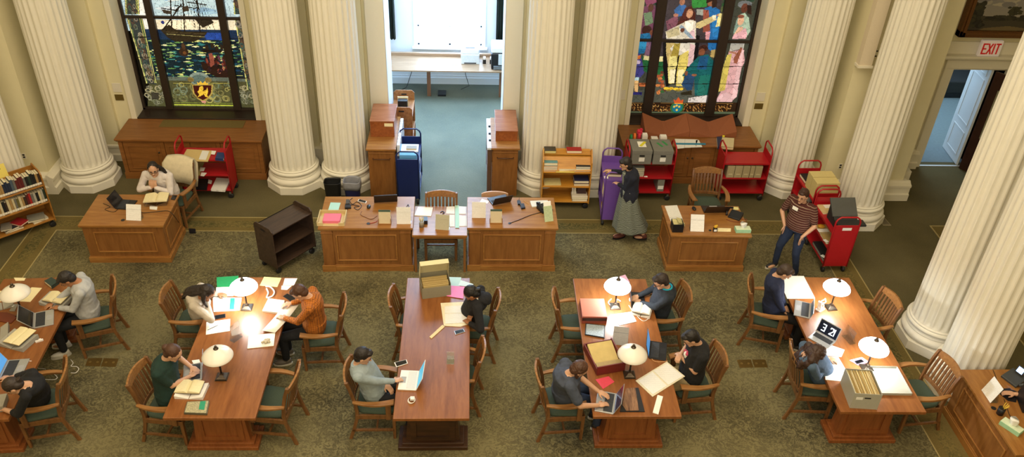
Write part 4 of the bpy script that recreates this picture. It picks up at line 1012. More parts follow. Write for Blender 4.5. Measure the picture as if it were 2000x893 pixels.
# ------------------------------------------------------------------ book carts
def caster(b, x, y, m0=0, m1=1, r=0.05):
    pass
def add_casters(t, X, Y, r=0.05, metal=None):
    for sx in (-1, 1):
        for sy in (-1, 1):
            b = MB(); b.box(sx*X-0.018, sx*X+0.018, sy*Y-0.02, sy*Y+0.02, r*1.2, r*2+0.035); c = b.build('caster', metal or M_CHROME, t)
            w = MB(); w.M = Matrix.Translation((sx*X, sy*Y, r)) @ Matrix.Rotation(PI/2, 4, 'X'); w.lathe([(r*0.4, -0.022), (r*0.8, -0.022), (r, -0.014), (r, 0.014), (r*0.8, 0.022), (r*0.4, 0.022)], n=18)
            w.build('wheel', M_RUBBER, c)
def metal_cart(x, y, rot, h, label, L=0.84, W=0.42, shelves=(0.20, 0.50, 0.80), top=1.08):
    m = flat(h, 0.38, var=0.03, name='cart_enamel_'+h.strip('#'))
    t = thing('book_cart', label, 'book cart', (x, y, 0), rot, 'enamelled metal book carts')
    for z in shelves:
        b = MB(); b.box(-L/2+0.012, L/2-0.012, -W/2, W/2, z-0.015, z); b.box(-L/2+0.012, L/2-0.012, -W/2, -W/2+0.012, z-0.035, z-0.015); b.box(-L/2+0.012, L/2-0.012, W/2-0.012, W/2, z-0.035, z-0.015); b.build('shelf', m, t, 0.003)
    for s_ in (-1, 1):
        xx = s_*(L/2-0.006); b = MB()
        b.extrude([(xx-0.006, -W/2, 0.13), (xx-0.006, W/2, 0.13), (xx-0.006, W/2-0.01, 0.93), (xx-0.006, -W/2+0.01, 0.93)], (0.012, 0, 0)); b.build('end_panel', m, t, 0.003)
        y0 = W/2-0.012; p = [(xx, -y0, 0.12), (xx, -y0, top-0.09), (xx, -y0+0.02, top-0.04), (xx, -y0+0.07, top), (xx, y0-0.07, top), (xx, y0-0.02, top-0.04), (xx, y0, top-0.09), (xx, y0, 0.12)]
        MB().tube(p, 0.014).build('handle_rail', m, t)
    add_casters(t, L/2-0.04, W/2-0.04)
    return t
RED = '#a8161f'
metal_cart(-4.605, 12.99, 0, RED, 'red metal book cart behind the woman in white')
metal_cart(3.225, 13.03, 0, RED, 'red metal book cart carrying two grey record boxes')
metal_cart(4.95, 13.05, 0, RED, 'red metal book cart holding a row of tan boxes by the window cabinet')
metal_cart(5.93, 12.06, PI/2+0.03, RED, 'red metal book cart farther back behind the standing man')
metal_cart(5.93, 11.12, PI/2+0.02, RED, 'red metal book cart nearest beside the standing man, black box on top')
metal_cart(2.48, 12.42, PI/2-0.07, '#6c4aa0', 'purple metal book cart beside the walking woman', W=0.36)
metal_cart(-1.07, 13.05, PI/2, '#14245c', 'navy blue metal book cart in the passage', W=0.40)
def wood_cart(x, y, rot, mat, label, L, W, H, shelves, peak=False, tilt=0.0, solid=True):
    t = thing('wooden_book_cart', label, 'book cart', (x, y, 0), rot)
    for z in shelves: MB().box(-L/2+0.02, L/2-0.02, -W/2, W/2, z-0.02, z).build('shelf', mat, t, 0.003)
    for s_ in (-1, 1):
        xx = s_*(L/2-0.01); pts = [(-W/2, 0.12), (W/2, 0.12), (W/2, H-0.05), (W/2-0.05, H), (-W/2+0.05, H), (-W/2, H-0.05)]
        if peak: pts = [(-W/2, 0.12), (W/2, 0.12), (W/2-0.02, H-0.16), (0.035, H), (-0.035, H), (-W/2+0.02, H-0.16)]
        MB().extrude([(xx-0.01, a, z) for a, z in pts], (0.02, 0, 0)).build('end_panel', mat, t, 0.004)
        if solid: MB().box(xx-0.0135, xx+0.0135, -0.05, 0.05, H-0.10, H-0.07).build('hand_slot', M_BLACK, t)
    add_casters(t, L/2-0.06, W/2-0.05, 0.05, M_BLACK)
    return t
M_WENGE = wood('dark_walnut', '#2c211b', '#4a382c', 'x', 0.4)
M_YOAK = wood('yellow_oak', '#a8701f', '#cf953c', 'x', 0.4)
dwc = wood_cart(-2.895, 11.01, math.radians(50.5), M_WENGE, 'empty dark brown wooden book cart between the left desk and the central desk', 0.80, 0.43, 0.86, (0.16, 0.44, 0.78))
MB().box(-0.38, 0.38, 0.195, 0.21, 0.16, 0.78).build('back_board', M_WENGE, dwc)
ykc = wood_cart(1.70, 12.74, -0.02, M_YOAK, 'yellow oak book cart with books in front of the paired columns', 0.86, 0.42, 1.10, (0.16, 0.47, 0.76), True, solid=False)
b = MB(); b.extrude([(-0.41, -0.19, 0.78), (-0.41, -0.17, 0.78), (-0.41, 0.02, 0.97), (-0.41, 0.0, 0.98)], (0.82, 0, 0)); b.extrude([(-0.41, 0.17, 0.78), (-0.41, 0.19, 0.78), (-0.41, 0.0, 0.98), (-0.41, -0.02, 0.97)][::1], (0.82, 0, 0)); b.box(-0.41, 0.41, -0.02, 0.19, 1.0, 1.015)
b.build('sloped_backboard', M_YOAK, ykc); MB().box(-0.41, 0.41, 0.19, 0.205, 0.16, 1.0).build('back_board', M_YOAK, ykc)
bcc = wood_cart(-1.27, 14.55, PI/2, wood('brown_cart_wood', '#7a4a28', '#a87a4c', 'x', 0.4), 'brown wooden book cart in the passage opening with a black bookend on top', 0.75, 0.40, 1.15, (0.16, 0.5, 0.95))
# ------------------------------------------------------------------ people
def rebake(o, voxel, smooth=4, noise=0.0, nscale=0.08, fac=0.5):
    r = o.modifiers.new('r', 'REMESH'); r.mode = 'VOXEL'; r.voxel_size = voxel; r.use_smooth_shade = True
    s = o.modifiers.new('s', 'SMOOTH'); s.iterations = smooth; s.factor = fac
    if noise:
        tx = bpy.data.textures.new('folds', 'CLOUDS'); tx.noise_scale = nscale; tx.noise_depth = 2
        d = o.modifiers.new('d', 'DISPLACE'); d.texture = tx; d.strength = noise; d.mid_level = 0.5; d.texture_coords = 'LOCAL'
    dg = bpy.context.evaluated_depsgraph_get(); dg.update()
    me = bpy.data.meshes.new_from_object(o.evaluated_get(dg)); old = o.data
    o.modifiers.clear(); o.data = me; bpy.data.meshes.remove(old)
    me.polygons.foreach_set('use_smooth', [True]*len(me.polygons)); me.update()
    return o
def ik(A, T, a, b, pole):
    d = T-A; L = d.length; L2 = min(L, (a+b)*0.995); u = d.normalized(); T2 = A+u*L2
    c = (a*a+L2*L2-b*b)/(2*L2); h = math.sqrt(max(0, a*a-c*c))
    p = pole-u*pole.dot(u)
    if p.length < 1e-5: p = Vector((0, 0, -1))
    return A+u*c+p.normalized()*h, T2
def cap(b, A, B, r0, r1, n=12):            # tapered limb piece with round ends
    A, B = Vector(A), Vector(B); b.tube([A, B], [r0, r1], n); b.ell(A, r0, nu=n, nv=8); b.ell(B, r1, nu=n, nv=8)
def cloth_plaid(name, base, line, sc_=34):
    m, n, l, b = new_mat(name); tc = n.new('ShaderNodeTexCoord'); sp = n.new('ShaderNodeSeparateXYZ'); l.new(tc.outputs['Object'], sp.inputs[0]); prev = None
    for ax in ('X', 'Y', 'Z'):
        a = n.new('ShaderNodeMath'); a.operation = 'MULTIPLY'; a.inputs[1].default_value = sc_; l.new(sp.outputs[ax], a.inputs[0])
        f = n.new('ShaderNodeMath'); f.operation = 'FRACT'; l.new(a.outputs[0], f.inputs[0])
        g = n.new('ShaderNodeMath'); g.operation = 'GREATER_THAN'; g.inputs[1].default_value = 0.74; l.new(f.outputs[0], g.inputs[0])
        if prev: 
            s = n.new('ShaderNodeMath'); s.operation = 'ADD'; l.new(prev.outputs[0], s.inputs[0]); l.new(g.outputs[0], s.inputs[1]); prev = s
        else: prev = g
    s = n.new('ShaderNodeMath'); s.operation = 'MULTIPLY'; s.inputs[1].default_value = 0.4; l.new(prev.outputs[0], s.inputs[0])
    mx = n.new('ShaderNodeMix'); mx.data_type = 'RGBA'; mx.inputs[6].default_value = srgb(base); mx.inputs[7].default_value = srgb(line)
    l.new(s.outputs[0], mx.inputs[0]); l.new(mx.outputs[2], b.inputs['Base Color']); b.inputs['Roughness'].default_value = 0.9
    return m
def cloth_stripe(name, base, line, period=0.034, w=0.24, wob=0.0):
    m, n, l, b = new_mat(name); tc = n.new('ShaderNodeTexCoord'); sp = n.new('ShaderNodeSeparateXYZ'); l.new(tc.outputs['Object'], sp.inputs[0])
    a = n.new('ShaderNodeMath'); a.operation = 'MULTIPLY_ADD'; a.inputs[1].default_value = 1/period; l.new(sp.outputs['Z'], a.inputs[0])
    no = n.new('ShaderNodeTexNoise'); no.inputs['Scale'].default_value = 9; l.new(tc.outputs['Object'], no.inputs['Vector'])
    q = n.new('ShaderNodeMath'); q.operation = 'MULTIPLY'; q.inputs[1].default_value = wob; l.new(no.outputs['Fac'], q.inputs[0]); l.new(q.outputs[0], a.inputs[2])
    f = n.new('ShaderNodeMath'); f.operation = 'FRACT'; l.new(a.outputs[0], f.inputs[0])
    g = n.new('ShaderNodeMath'); g.operation = 'LESS_THAN'; g.inputs[1].default_value = w; l.new(f.outputs[0], g.inputs[0])
    mx = n.new('ShaderNodeMix'); mx.data_type = 'RGBA'; mx.inputs[6].default_value = srgb(base); mx.inputs[7].default_value = srgb(line)
    l.new(g.outputs[0], mx.inputs[0]); l.new(mx.outputs[2], b.inputs['Base Color']); b.inputs['Roughness'].default_value = 0.9
    return m
def cl(h, name=None): return flat(h, 0.9, var=0.10, scale=14, name=name or 'cloth_'+h.strip('#'), bump=0.15)
def hairm(h): return flat(h, 0.55, var=0.25, scale=30, name='hair_'+h.strip('#'), stretch=(1, 1, 0.3), bump=0.4)
M_EYE = flat('#1a1411', 0.3, name='dark_eye'); M_LIP = flat('#8e4c40', 0.5, name='lip'); M_GLASSFR = flat('#181516', 0.3, name='spectacle_frame')

def person(label, hip, face, headpx, skin, shirt, trousers, hair, hands, S=0.99, R=0.71, nod=30, turn=0, twist=0,
           sleeve='long', hstyle='short', stand=None, fat=1.12, feet=None, handrot=(0, 0), glasses=False, shoe='#2a2624', spread=0.09, collar=None,
           elbow=None, shirtlen=1.0, hood=False, dress=None, curl=0.5, palm=None, kneez=None, headz=None, roll=0):
    """hip, hands, feet in room metres; face = heading in radians; headpx = where the head is seen"""
    t = thing('person', label, 'person', (hip[0], hip[1], 0), 0)
    O = Vector((hip[0], hip[1], 0)); P0 = Vector((0, 0, hip[2]))
    fw = Vector((math.cos(face), math.sin(face), 0)); lf = Vector((-fw.y, fw.x, 0)); UPV = Vector((0, 0, 1))
    tf = Vector((math.cos(face+math.radians(twist)), math.sin(face+math.radians(twist)), 0)); tl = Vector((-tf.y, tf.x, 0))
    # head centre: on the sight line at reach R*S from the hip
    d = _ray(*headpx).normalized(); C0 = Vector((0, 0, CAM_H))-O; m = C0-P0
    if headz is not None: H = C0+d*((headz-CAM_H)/d.z)
    else:
        bq = m.dot(d); cq = m.dot(m)-(R*S)**2; disc = bq*bq-cq
        H = C0+d*(-bq-math.sqrt(disc)) if disc > 0 else C0+d*(-bq)
    hf = Vector((math.cos(face+math.radians(turn)), math.sin(face+math.radians(turn)), 0)); hl = Vector((-hf.y, hf.x, 0))
    n_ = math.radians(nod); F = hf*math.cos(n_)-UPV*math.sin(n_); U = UPV*math.cos(n_)+hf*math.sin(n_)
    if roll:
        q = Matrix.Rotation(math.radians(roll), 3, F); U = q @ U; hl = q @ hl
    hs = S*0.97
    N = H-U*0.135*hs-F*0.035*hs
    N = N-(N-P0).normalized()*0.0
    Cc = P0+UPV*0.26*S+(N-P0)*0.18-fw*0.05*S
    def sp_(u): return P0*(1-u)**2+Cc*2*u*(1-u)+N*u*u
    def tan(u): return ((Cc-P0)*2*(1-u)+(N-Cc)*2*u).normalized()
    def ring(u, rx, ry, n=20, off=0.0):
        c = sp_(u); T = tan(u); l = fw.lerp(tf, u); l = Vector((-l.y, l.x, 0)).normalized(); g = l.cross(T).normalized(); c = c+g*off
        return [c+l*(rx*math.cos(2*PI*i/n))+g*(ry*math.sin(2*PI*i/n)) for i in range(n)]
    prof = [(0.0, .155, .115), (0.12, .165, .125), (0.3, .15, .115), (0.5, .155, .112), (0.68, .17, .115), (0.82, .175, .105), (0.92, .135, .085), (1.0, .06, .06)]
    def torso(b, g, u0=0.0, neck=True):
        b.loft([ring(u, (rx+g)*S*(fat if u < 0.9 else 1), (ry+g)*S*(fat if u < 0.9 else 1), off=(0.01*S if fat > 1.05 and u < .6 else 0)) for u, rx, ry in prof if u >= u0])
    # arms
    arms = []
    Ts = tan(0.84); Lsh = tl
    for s_, tgt in ((1, hands[0]), (-1, hands[1])):
        sh = sp_(0.84)+Lsh*(s_*0.175*S*min(fat, 1.12))
        T = Vector(tgt)-O
        pole = Lsh*(s_*0.7)-UPV*0.9-fw*0.25
        if elbow and elbow[0 if s_ > 0 else 1] is not None: pole = Vector(elbow[0 if s_ > 0 else 1])
        E_, W = ik(sh, T, 0.285*S, 0.25*S, pole)
        arms.append((s_, sh, E_, W))
    legs = []
    for i, s_ in enumerate((1, -1)):
        hj = P0+lf*(s_*0.088*S)-UPV*0.02
        if feet: ft = Vector(feet[i])-O
        else: ft = fw*0.42*S+lf*(s_*spread*1.1)+Vector((0, 0, 0.085))-UPV*0
        K, A_ = ik(hj, ft, 0.43*S, 0.43*S, fw*1.0+UPV*0.6+lf*s_*0.1)
        legs.append((s_, hj, K, A_))
    # ---- body: one surface
    b = MB(); torso(b, -0.012)
    cap(b, sp_(0.93), H-U*0.05*hs-F*0.02, 0.058*S, 0.055*S)
    Rm = Matrix((F, hl, U)).transposed()
    b.ell(H+U*0.018*hs, (0.098*hs, 0.077*hs, 0.10*hs), Rm, 20, 14)
    b.ell(H+F*0.028*hs-U*0.055*hs, (0.063*hs, 0.056*hs, 0.062*hs), Rm, 16, 12)
    b.ell(H+F*0.075*hs-U*0.098*hs, (0.022*hs, 0.026*hs, 0.018*hs), Rm, 10, 8)
    b.tube([H+F*0.09*hs+U*0.012*hs, H+F*0.112*hs-U*0.03*hs], [0.008*hs, 0.014*hs], 8); b.ell(H+F*0.105*hs-U*0.03*hs, (0.016*hs, 0.017*hs, 0.011*hs), Rm, 8, 6)
    for s_ in (1, -1): b.ell(H+hl*(s_*0.078*hs)-U*0.008*hs-F*0.005*hs, (0.02*hs, 0.009*hs, 0.031*hs), Rm, 10, 8)
    for s_, sh, E_, W in arms:
        cap(b, sh, E_, 0.047*S, 0.038*S); cap(b, E_, W, 0.039*S, 0.026*S)
        fd = (W-E_).normalized(); hp = handrot[0 if s_ > 0 else 1]
        # hand: palm, four bent fingers of unequal length, thumb from the side
        hd = (fd*(1-abs(hp))+Vector((fd.x, fd.y, 0)).normalized()*abs(hp) if Vector((fd.x, fd.y, 0)).length > .05 else fd).normalized()
        if palm and palm[0 if s_ > 0 else 1] is not None: hd = Vector(palm[0 if s_ > 0 else 1]).normalized()
        sd = hd.cross(UPV); sd = sd.normalized() if sd.length > 0.1 else tl.copy(); nn = sd.cross(hd).normalized(); 
        if nn.z < 0: nn = -nn
        inner = sd if sd.dot(tl*(-s_)) > 0 else -sd
        Pm = W+hd*0.05*S; RM = Matrix((hd, inner, nn)).transposed()
        b.ell(Pm, (0.055*S, 0.042*S, 0.017*S), RM, 14, 10)
        for j, (o_, L_) in enumerate(((0.030, 0.068), (0.010, 0.078), (-0.010, 0.073), (-0.028, 0.058))):
            k0 = W+hd*0.085*S+inner*o_*S; sdv = inner*(o_*0.35)
            c1 = curl*0.55; k1 = k0+(hd*math.cos(c1)-nn*math.sin(c1)+sdv)*L_*0.55*S; c2 = curl*1.5
            k2 = k1+(hd*math.cos(c2)-nn*math.sin(c2)+sdv)*L_*0.5*S
            b.tube([k0-hd*0.02*S, k0, k1, k2], [0.0088*S, 0.009*S, 0.0083*S, 0.007*S], 8); b.ell(k2, 0.0072*S, nu=8, nv=6)
        q0 = W+hd*0.03*S+inner*0.032*S; q1 = q0+(hd*0.7+inner*0.75-nn*0.15).normalized()*0.036*S; q2 = q1+(hd*0.95+inner*0.15-nn*0.3).normalized()*0.032*S
        b.tube([q0-inner*0.012*S, q0, q1, q2], [0.013*S, 0.012*S, 0.0098*S, 0.008*S], 8); b.ell(q2, 0.0082*S, nu=8, nv=6)
    for s_, hj, K, A_ in legs:
        cap(b, hj, K, 0.07*S, 0.05*S); cap(b, K, A_, 0.048*S, 0.034*S)
        b.ell(A_+fw*0.06*S-UPV*0.04*S, (0.11*S, 0.04*S, 0.03*S), (0, 0, face), 12, 8)
    rebake(b.build('body', skin, t), 0.0058, 2, fac=0.35)
    # face details
    fb = MB()
    for s_ in (1, -1): fb.ell(H+F*0.087*hs+hl*(s_*0.031*hs)+U*0.004*hs, (0.008*hs, 0.011*hs, 0.006*hs), Rm, 8, 6)
    fb.build('eyes', M_EYE, t)
    fb = MB()
    for s_ in (1, -1): fb.tube([H+F*0.088*hs+hl*(s_*0.045*hs)+U*0.022*hs, H+F*0.096*hs+hl*(s_*0.03*hs)+U*0.026*hs, H+F*0.098*hs+hl*(s_*0.015*hs)+U*0.021*hs], 0.004*hs, 6)
    fb.build('eyebrows', hair, t)
    MB().ell(H+F*0.091*hs-U*0.064*hs, (0.006*hs, 0.021*hs, 0.006*hs), Rm, 8, 6).build('mouth', M_LIP, t)
    if glasses:
        g = MB()
        for s_ in (1, -1):
            c = H+F*0.104*hs+hl*(s_*0.032*hs)+U*0.004*hs
            g.tube([c+hl*(0.025*hs*math.cos(a*PI/8))+U*(0.018*hs*math.sin(a*PI/8)) for a in range(16)], 0.0028, 6, closed=True)
            g.tube([c+hl*(s_*0.025*hs), H+hl*(s_*0.079*hs)+U*0.008*hs], 0.0025, 6)
        g.tube([H+F*0.106*hs+hl*0.008*hs, H+F*0.106*hs-hl*0.008*hs], 0.0025, 6); g.build('glasses', M_GLASSFR, t)
    # ---- clothes
    c = MB(); torso(c, 0.016, 0.0)
    c.loft([ring(u, (rx+.02)*S*fat, (ry+.02)*S*fat) for u, rx, ry in ((-0.06, .15, .11), (0.06, .16, .12), (0.2, .155, .12))])
    for s_, sh, E_, W in arms:
        if sleeve == 'long': cap(c, sh, E_, 0.063*S*fat**.5, 0.052*S); cap(c, E_, E_.lerp(W, 0.93), 0.051*S, 0.037*S)
        elif sleeve == 'three': cap(c, sh, E_, 0.062*S, 0.052*S); cap(c, E_, E_.lerp(W, 0.3), 0.05*S, 0.046*S)
        else: cap(c, sh, sh.lerp(E_, 0.72), 0.066*S*fat**.5, 0.058*S*fat**.5)
        c.ell(sh.lerp(sp_(0.8), 0.35), (0.085*S, 0.085*S, 0.07*S))
    if hood:
        hc = sp_(0.95)-fw*0.06*S
        c.ell(hc, (0.11*S, 0.12*S, 0.055*S), (0, -0.5, face), 16, 10); c.ell(hc-fw*0.03*S+UPV*0.01, (0.07*S, 0.10*S, 0.06*S), (0, -0.5, face), 16, 10)
    so = rebake(c.build('shirt', shirt, t), 0.0085, 5, 0.012*S, 0.06)
    if collar:
        k = MB(); c0 = sp_(0.985); T = tan(0.97); g = tl.cross(T).normalized()
        k.tube([c0+tl*(0.072*S*math.cos(a*PI/8))+g*(0.066*S*math.sin(a*PI/8)) for a in range(16)], 0.014*S, 8, closed=True); k.build('collar', collar, t)
    if dress:
        D = MB(); rings = []
        for z, rx, ry, dx in dress:
            cc = Vector((0, 0, z))+fw*dx; rings.append([cc+lf*(rx*(1+0.06*math.sin(7*2*PI*i/48))*math.cos(2*PI*i/48))+fw*(ry*(1+0.06*math.sin(7*2*PI*i/48+1))*math.sin(2*PI*i/48)) for i in range(48)])
        D.loft(rings); D.build('skirt', trousers, t)
    else:
        p = MB(); p.loft([ring(u, (rx+.008)*S*fat, (ry+.012)*S*fat) for u, rx, ry in ((-0.10, .12, .10), (-0.02, .155, .12), (0.1, .16, .12), (0.16, .15, .11))])
        for s_, hj, K, A_ in legs: cap(p, hj, K, 0.092*S*fat, 0.066*S); cap(p, K, K.lerp(A_, 0.94), 0.064*S, 0.05*S)
        rebake(p.build('trousers', trousers, t), 0.009, 5, 0.012*S, 0.07)
    for s_, hj, K, A_ in legs:
        sd = (fw+lf*s_*0.12).normalized() if not stand else (fw+lf*s_*0.25).normalized(); ang = math.atan2(sd.y, sd.x)
        f0 = Vector((A_.x, A_.y, 0))+sd*0.055*S
        z0 = A_.z-0.085
        f0.z = max(0, z0)
        k = MB(); k.ell(f0+UPV*0.045, (0.125*S, 0.045*S, 0.04*S), (0, 0, ang), 18, 10); k.ell(f0-sd*0.06*S+UPV*0.07, (0.06*S, 0.042*S, 0.05*S), (0, 0, ang), 14, 8)
        sh_ = k.build('shoe', flat(shoe, 0.6, name='shoe_'+shoe.strip('#')), t)
        n2 = 20; MB().extrude([f0+sd*(0.132*S*math.cos(2*PI*i/n2))+Vector((-sd.y, sd.x, 0))*(0.05*S*math.sin(2*PI*i/n2))+UPV*0.002 for i in range(n2)], (0, 0, 0.022)).build('sole', flat('#c9c3b4', 0.7, name='pale_sole') if shoe != '#5a2c22' else M_BLACK, sh_)
    # ---- hair
    h = MB(); rs = random.Random(len(label))
    h.ell(H-F*0.022*hs+U*0.034*hs, (0.102*hs, 0.086*hs, 0.099*hs), Rm, 24, 16)
    back = -F*0.05*hs-U*0.02*hs
    h.ell(H+back, (0.062*hs, 0.078*hs, 0.08*hs), Rm, 18, 12)
    if hstyle == 'short':
        h.ell(H+F*0.05*hs+U*0.085*hs, (0.05*hs, 0.062*hs, 0.032*hs), Rm, 14, 8)
    elif hstyle == 'bun':
        h.ell(H-F*0.115*hs+U*0.02*hs, (0.045*hs, 0.045*hs, 0.045*hs), Rm, 14, 10)
    elif hstyle == 'pony':
        q0 = H-F*0.1*hs; h.tube([q0, q0-F*0.05*hs-UPV*0.02, q0-F*0.06*hs-UPV*0.12, q0-F*0.03*hs-UPV*0.2], [0.03, 0.035, 0.03, 0.012], 10)
    elif hstyle == 'bob':
        for s_ in (1, -1): h.ell(H+hl*(s_*0.062*hs)-F*0.035*hs-U*0.04*hs, (0.045*hs, 0.032*hs, 0.085*hs), Rm, 14, 10)
        h.ell(H-F*0.06*hs-U*0.05*hs, (0.055*hs, 0.09*hs, 0.095*hs), Rm, 16, 10); h.ell(H+F*0.062*hs+U*0.072*hs, (0.04*hs, 0.065*hs, 0.04*hs), Rm, 12, 8)
    elif hstyle in ('long', 'side', 'curly'):
        nst = 40 if hstyle == 'curly' else 26
        for i in range(nst):
            a = (i/(nst-1)-0.5)*(2.9 if hstyle == 'curly' else 2.4); root = H+(-F*math.cos(a)*0.085+hl*math.sin(a)*0.08+U*0.03)*hs
            bn = tl.cross(tan(0.7)).normalized(); bn = -bn if bn.dot(UPV*0.8-tf) < 0 else bn          # outward from the back
            if hstyle == 'side': tip = root+(-UPV*0.85+hl*(0.4 if hstyle == 'side' else 0))*0.33*S
            elif abs(a) > 1.0: tip = root-UPV*0.22*S+hl*math.sin(a)*0.02
            else: tip = sp_((0.78 if hstyle == 'curly' else 0.60)+rs.random()*.12)+bn*0.16*S*fat+tl*(math.sin(a)*0.12*S)
            mid = (root+tip)/2+bn*0.06*S+hl*math.sin(a)*0.03*S; pts = []
            for j in range(7):
                u = j/6; w = 0.022 if hstyle == 'curly' else 0.008
                pts.append(root*(1-u)**2+mid*2*u*(1-u)+tip*u*u+hl*(w*math.sin(u*9+i)*S*u)+UPV*(w*math.cos(u*8+i*2)*S*u))
            kf = 1.6 if hstyle == 'curly' else 1.15; h.tube(pts, [0.022*S*kf, 0.024*S*kf, 0.024*S*kf, 0.022*S*kf, 0.019*S*kf, 0.014*S*kf, 0.006*S], 7)
        if hstyle == 'curly':
            for i in range(70): h.ell((H-F*0.03).lerp(sp_(0.82)+bn*0.12*S, rs.random())+bn*rs.uniform(0, .05)+tl*rs.uniform(-.13, .13)*S+UPV*rs.uniform(-.02, .05), 0.038+rs.random()*.02, nu=8, nv=6)
            for i in range(60):
                a = rs.random()*2*PI; e = rs.random()*1.4; q = (-F*math.cos(a)*math.cos(e)*0.095+hl*math.sin(a)*math.cos(e)*0.09+U*(math.sin(e)*0.105+0.02))*hs
                if q.dot(F) > 0.06: continue
                h.ell(H+q, 0.022+rs.random()*0.012, nu=8, nv=6)
    rebake(h.build('hair', hair, t), 0.0075, 3, 0.014 if hstyle in ('curly', 'long', 'side') else 0.008, 0.02)
    t['_h'] = 0; del t['_h']
    return t, dict(H=H+O, F=F, U=U, arms=arms, O=O, sp=sp_, tan=tan, tl=tl, fw=fw, tf=tf, S=S)
SK1 = flat('#b98a6a', 0.5, var=0.04, scale=12, name='skin_light'); SK2 = flat('#a5724f', 0.5, var=0.04, scale=12, name='skin_tan'); SK3 = flat('#c79a7c', 0.5, var=0.04, scale=12, name='skin_fair'); SK4 = flat('#96623f', 0.5, var=0.04, scale=12, name='skin_brown')
HZ = 0.585
def hip_of(k, fwd=0.0, side=0.0):
    p, rz = SEAT[k]; return (p.x+fwd*math.cos(rz)-side*math.sin(rz), p.y+fwd*math.sin(rz)+side*math.cos(rz), HZ), rz
def tbl(px, py, dz=0.035): return tuple(at(px, py, TZ+dz))
h_, f_ = hip_of('T1rf', 0.06)
person('person in a light grey sweatshirt and dark trousers bent over a propped book', h_, f_, (131, 546), SK2, cl('#aeb0b2'), cl('#17181c'), hairm('#1d1613'), (tbl(116, 602), tbl(104, 592)), nod=48, R=0.66, shoe='#d8d4c8', handrot=(.6, .6), curl=.8)
h_, f_ = hip_of('T1rn', 0.05)
person('person in black with a dark ponytail slumped over the table at the lower left', h_, f_, (27, 755), SK3, cl('#131316'), cl('#26242a'), hairm('#2a1f19'), (tbl(8, 800), tbl(12, 740)), nod=62, R=0.74, hstyle='pony', sleeve='three', handrot=(.6, .6))
h_, f_ = hip_of('T2lf', 0.10)
pg, inf = person('person with long dark hair in a grey hoodie, head resting on one hand', h_, f_, (404, 572), SK2, cl('#b5ab9c'), cl('#8d867c'), hairm('#1f1512'), (tbl(425, 575), tuple(at(404, 590, 1.0))), nod=48, R=0.68, hstyle='long', hood=True, handrot=(.5, 0), palm=(None, (0.2, 0.25, 1)), elbow=(None, (0.3, -0.7, -0.6)), curl=0.9)
h_, f_ = hip_of('T2ln', 0.02)
person('person in a dark green top with hair in a bun typing on a laptop', h_, f_, (338, 690), SK3, cl('#14302a'), cl('#5b6f8c'), hairm('#4a2f20'), (tbl(373, 717, .04), tbl(370, 736, .04)), nod=38, R=0.70, hstyle='bun', sleeve='short', handrot=(.7, .7))
h_, f_ = hip_of('T2rf', 0.08)
person('person in an orange plaid shirt holding a long white sheet', h_, f_, (585, 572), SK3, cloth_plaid('orange_plaid', '#b5691e', '#5e3312'), cl('#15161b'), hairm('#4a2e1d'), (tbl(556, 622, .06), tbl(570, 592, .08)), nod=45, R=0.68, shoe='#6b6258', handrot=(.6, .6))
h_, f_ = hip_of('T3ln', -0.02)
person('person in a light denim jacket with dark hair tied back at a white laptop', h_, f_, (709, 696), SK3, cl('#92a0a6'), cl('#111217'), hairm('#1a1210'), (tuple(at(752, 750, 0.72)), tbl(772, 745, .04)), nod=24, R=0.72, hstyle='short', handrot=(.2, .6), collar=cl('#92a0a6'))
h_, f_ = hip_of('T3rf', 0.05)
person('person in a black hoodie with long black hair reading at the centre table', h_, f_, (921, 574), SK4, cl('#121217'), cl('#17171b'), hairm('#0e0b0b'), (tbl(918, 632, .04), tbl(925, 610, .06)), nod=52, R=0.66, hstyle='pony', hood=True, handrot=(.7, .6), collar=cl('#c9c4bc'))
h_, f_ = hip_of('T4rf', 0.04)
person('person in a dark blazer over a cyan shirt typing on a black laptop', h_, f_, (1291, 550), SK3, cl('#1c232c'), cl('#1d1d22'), hairm('#2c201b'), (tbl(1252, 592, .04), tbl(1247, 578, .04)), nod=32, R=0.71, glasses=True, handrot=(.7, .7), collar=cl('#129ab8'))
h_, f_ = hip_of('T4rn', 0.02)
pt, it = person('person in a black printed tee and khaki trousers looking down at cupped hands', h_, f_, (1350, 661), SK3, cl('#131315'), cl('#8d7c58'), hairm('#15100e'), (tuple(at(1333, 700, 0.86)), tuple(at(1330, 692, 0.88))), nod=38, R=0.70, sleeve='short', handrot=(.3, .3), curl=1.0)
g = it['tl'].cross(it['tan'](0.62)).normalized(); g = g if g.dot(it['fw']) > 0 else -g; b = MB()
for dx, dz, r_, q_ in ((0, 0, .045, 0), (.03, .03, .03, 1), (-.035, .02, .03, 1), (0, -.035, .03, 0), (.02, .06, .02, 1)): b.ell(it['sp'](0.62)+g*0.142+it['tl']*dx+Vector((0, 0, dz)), (.012, .012, r_) if False else (r_*.8, r_*.8, r_), None, 10, 8, q_)
b.build('shirt_print', [M_PAPER, flat('#c4486a', 0.8, name='pink_print')], pt)
h_, f_ = hip_of('T4ln', 0.03)
person('person in a blue-grey tee with long brown hair typing, glasses on', h_, f_, (1131, 722), SK3, cl('#414858'), cl('#27344e'), hairm('#4a2e1e'), (tbl(1175, 770, .045), tbl(1168, 792, .045)), nod=45, R=0.74, hstyle='side', sleeve='short', fat=1.28, glasses=True, handrot=(.7, .7), curl=.35, shoe='#1c1c20')
h_, f_ = hip_of('T5lf', 0.05)
person('person in a navy sweater reading a large sheet with hands in the lap', h_, f_, (1533, 532), SK3, cl('#1b2340'), cl('#111114'), hairm('#3b2c22'), (tuple(at(1533, 598, 0.66)), tuple(at(1530, 608, 0.66))), nod=40, R=0.72, handrot=(.2, .2), fat=1.06)
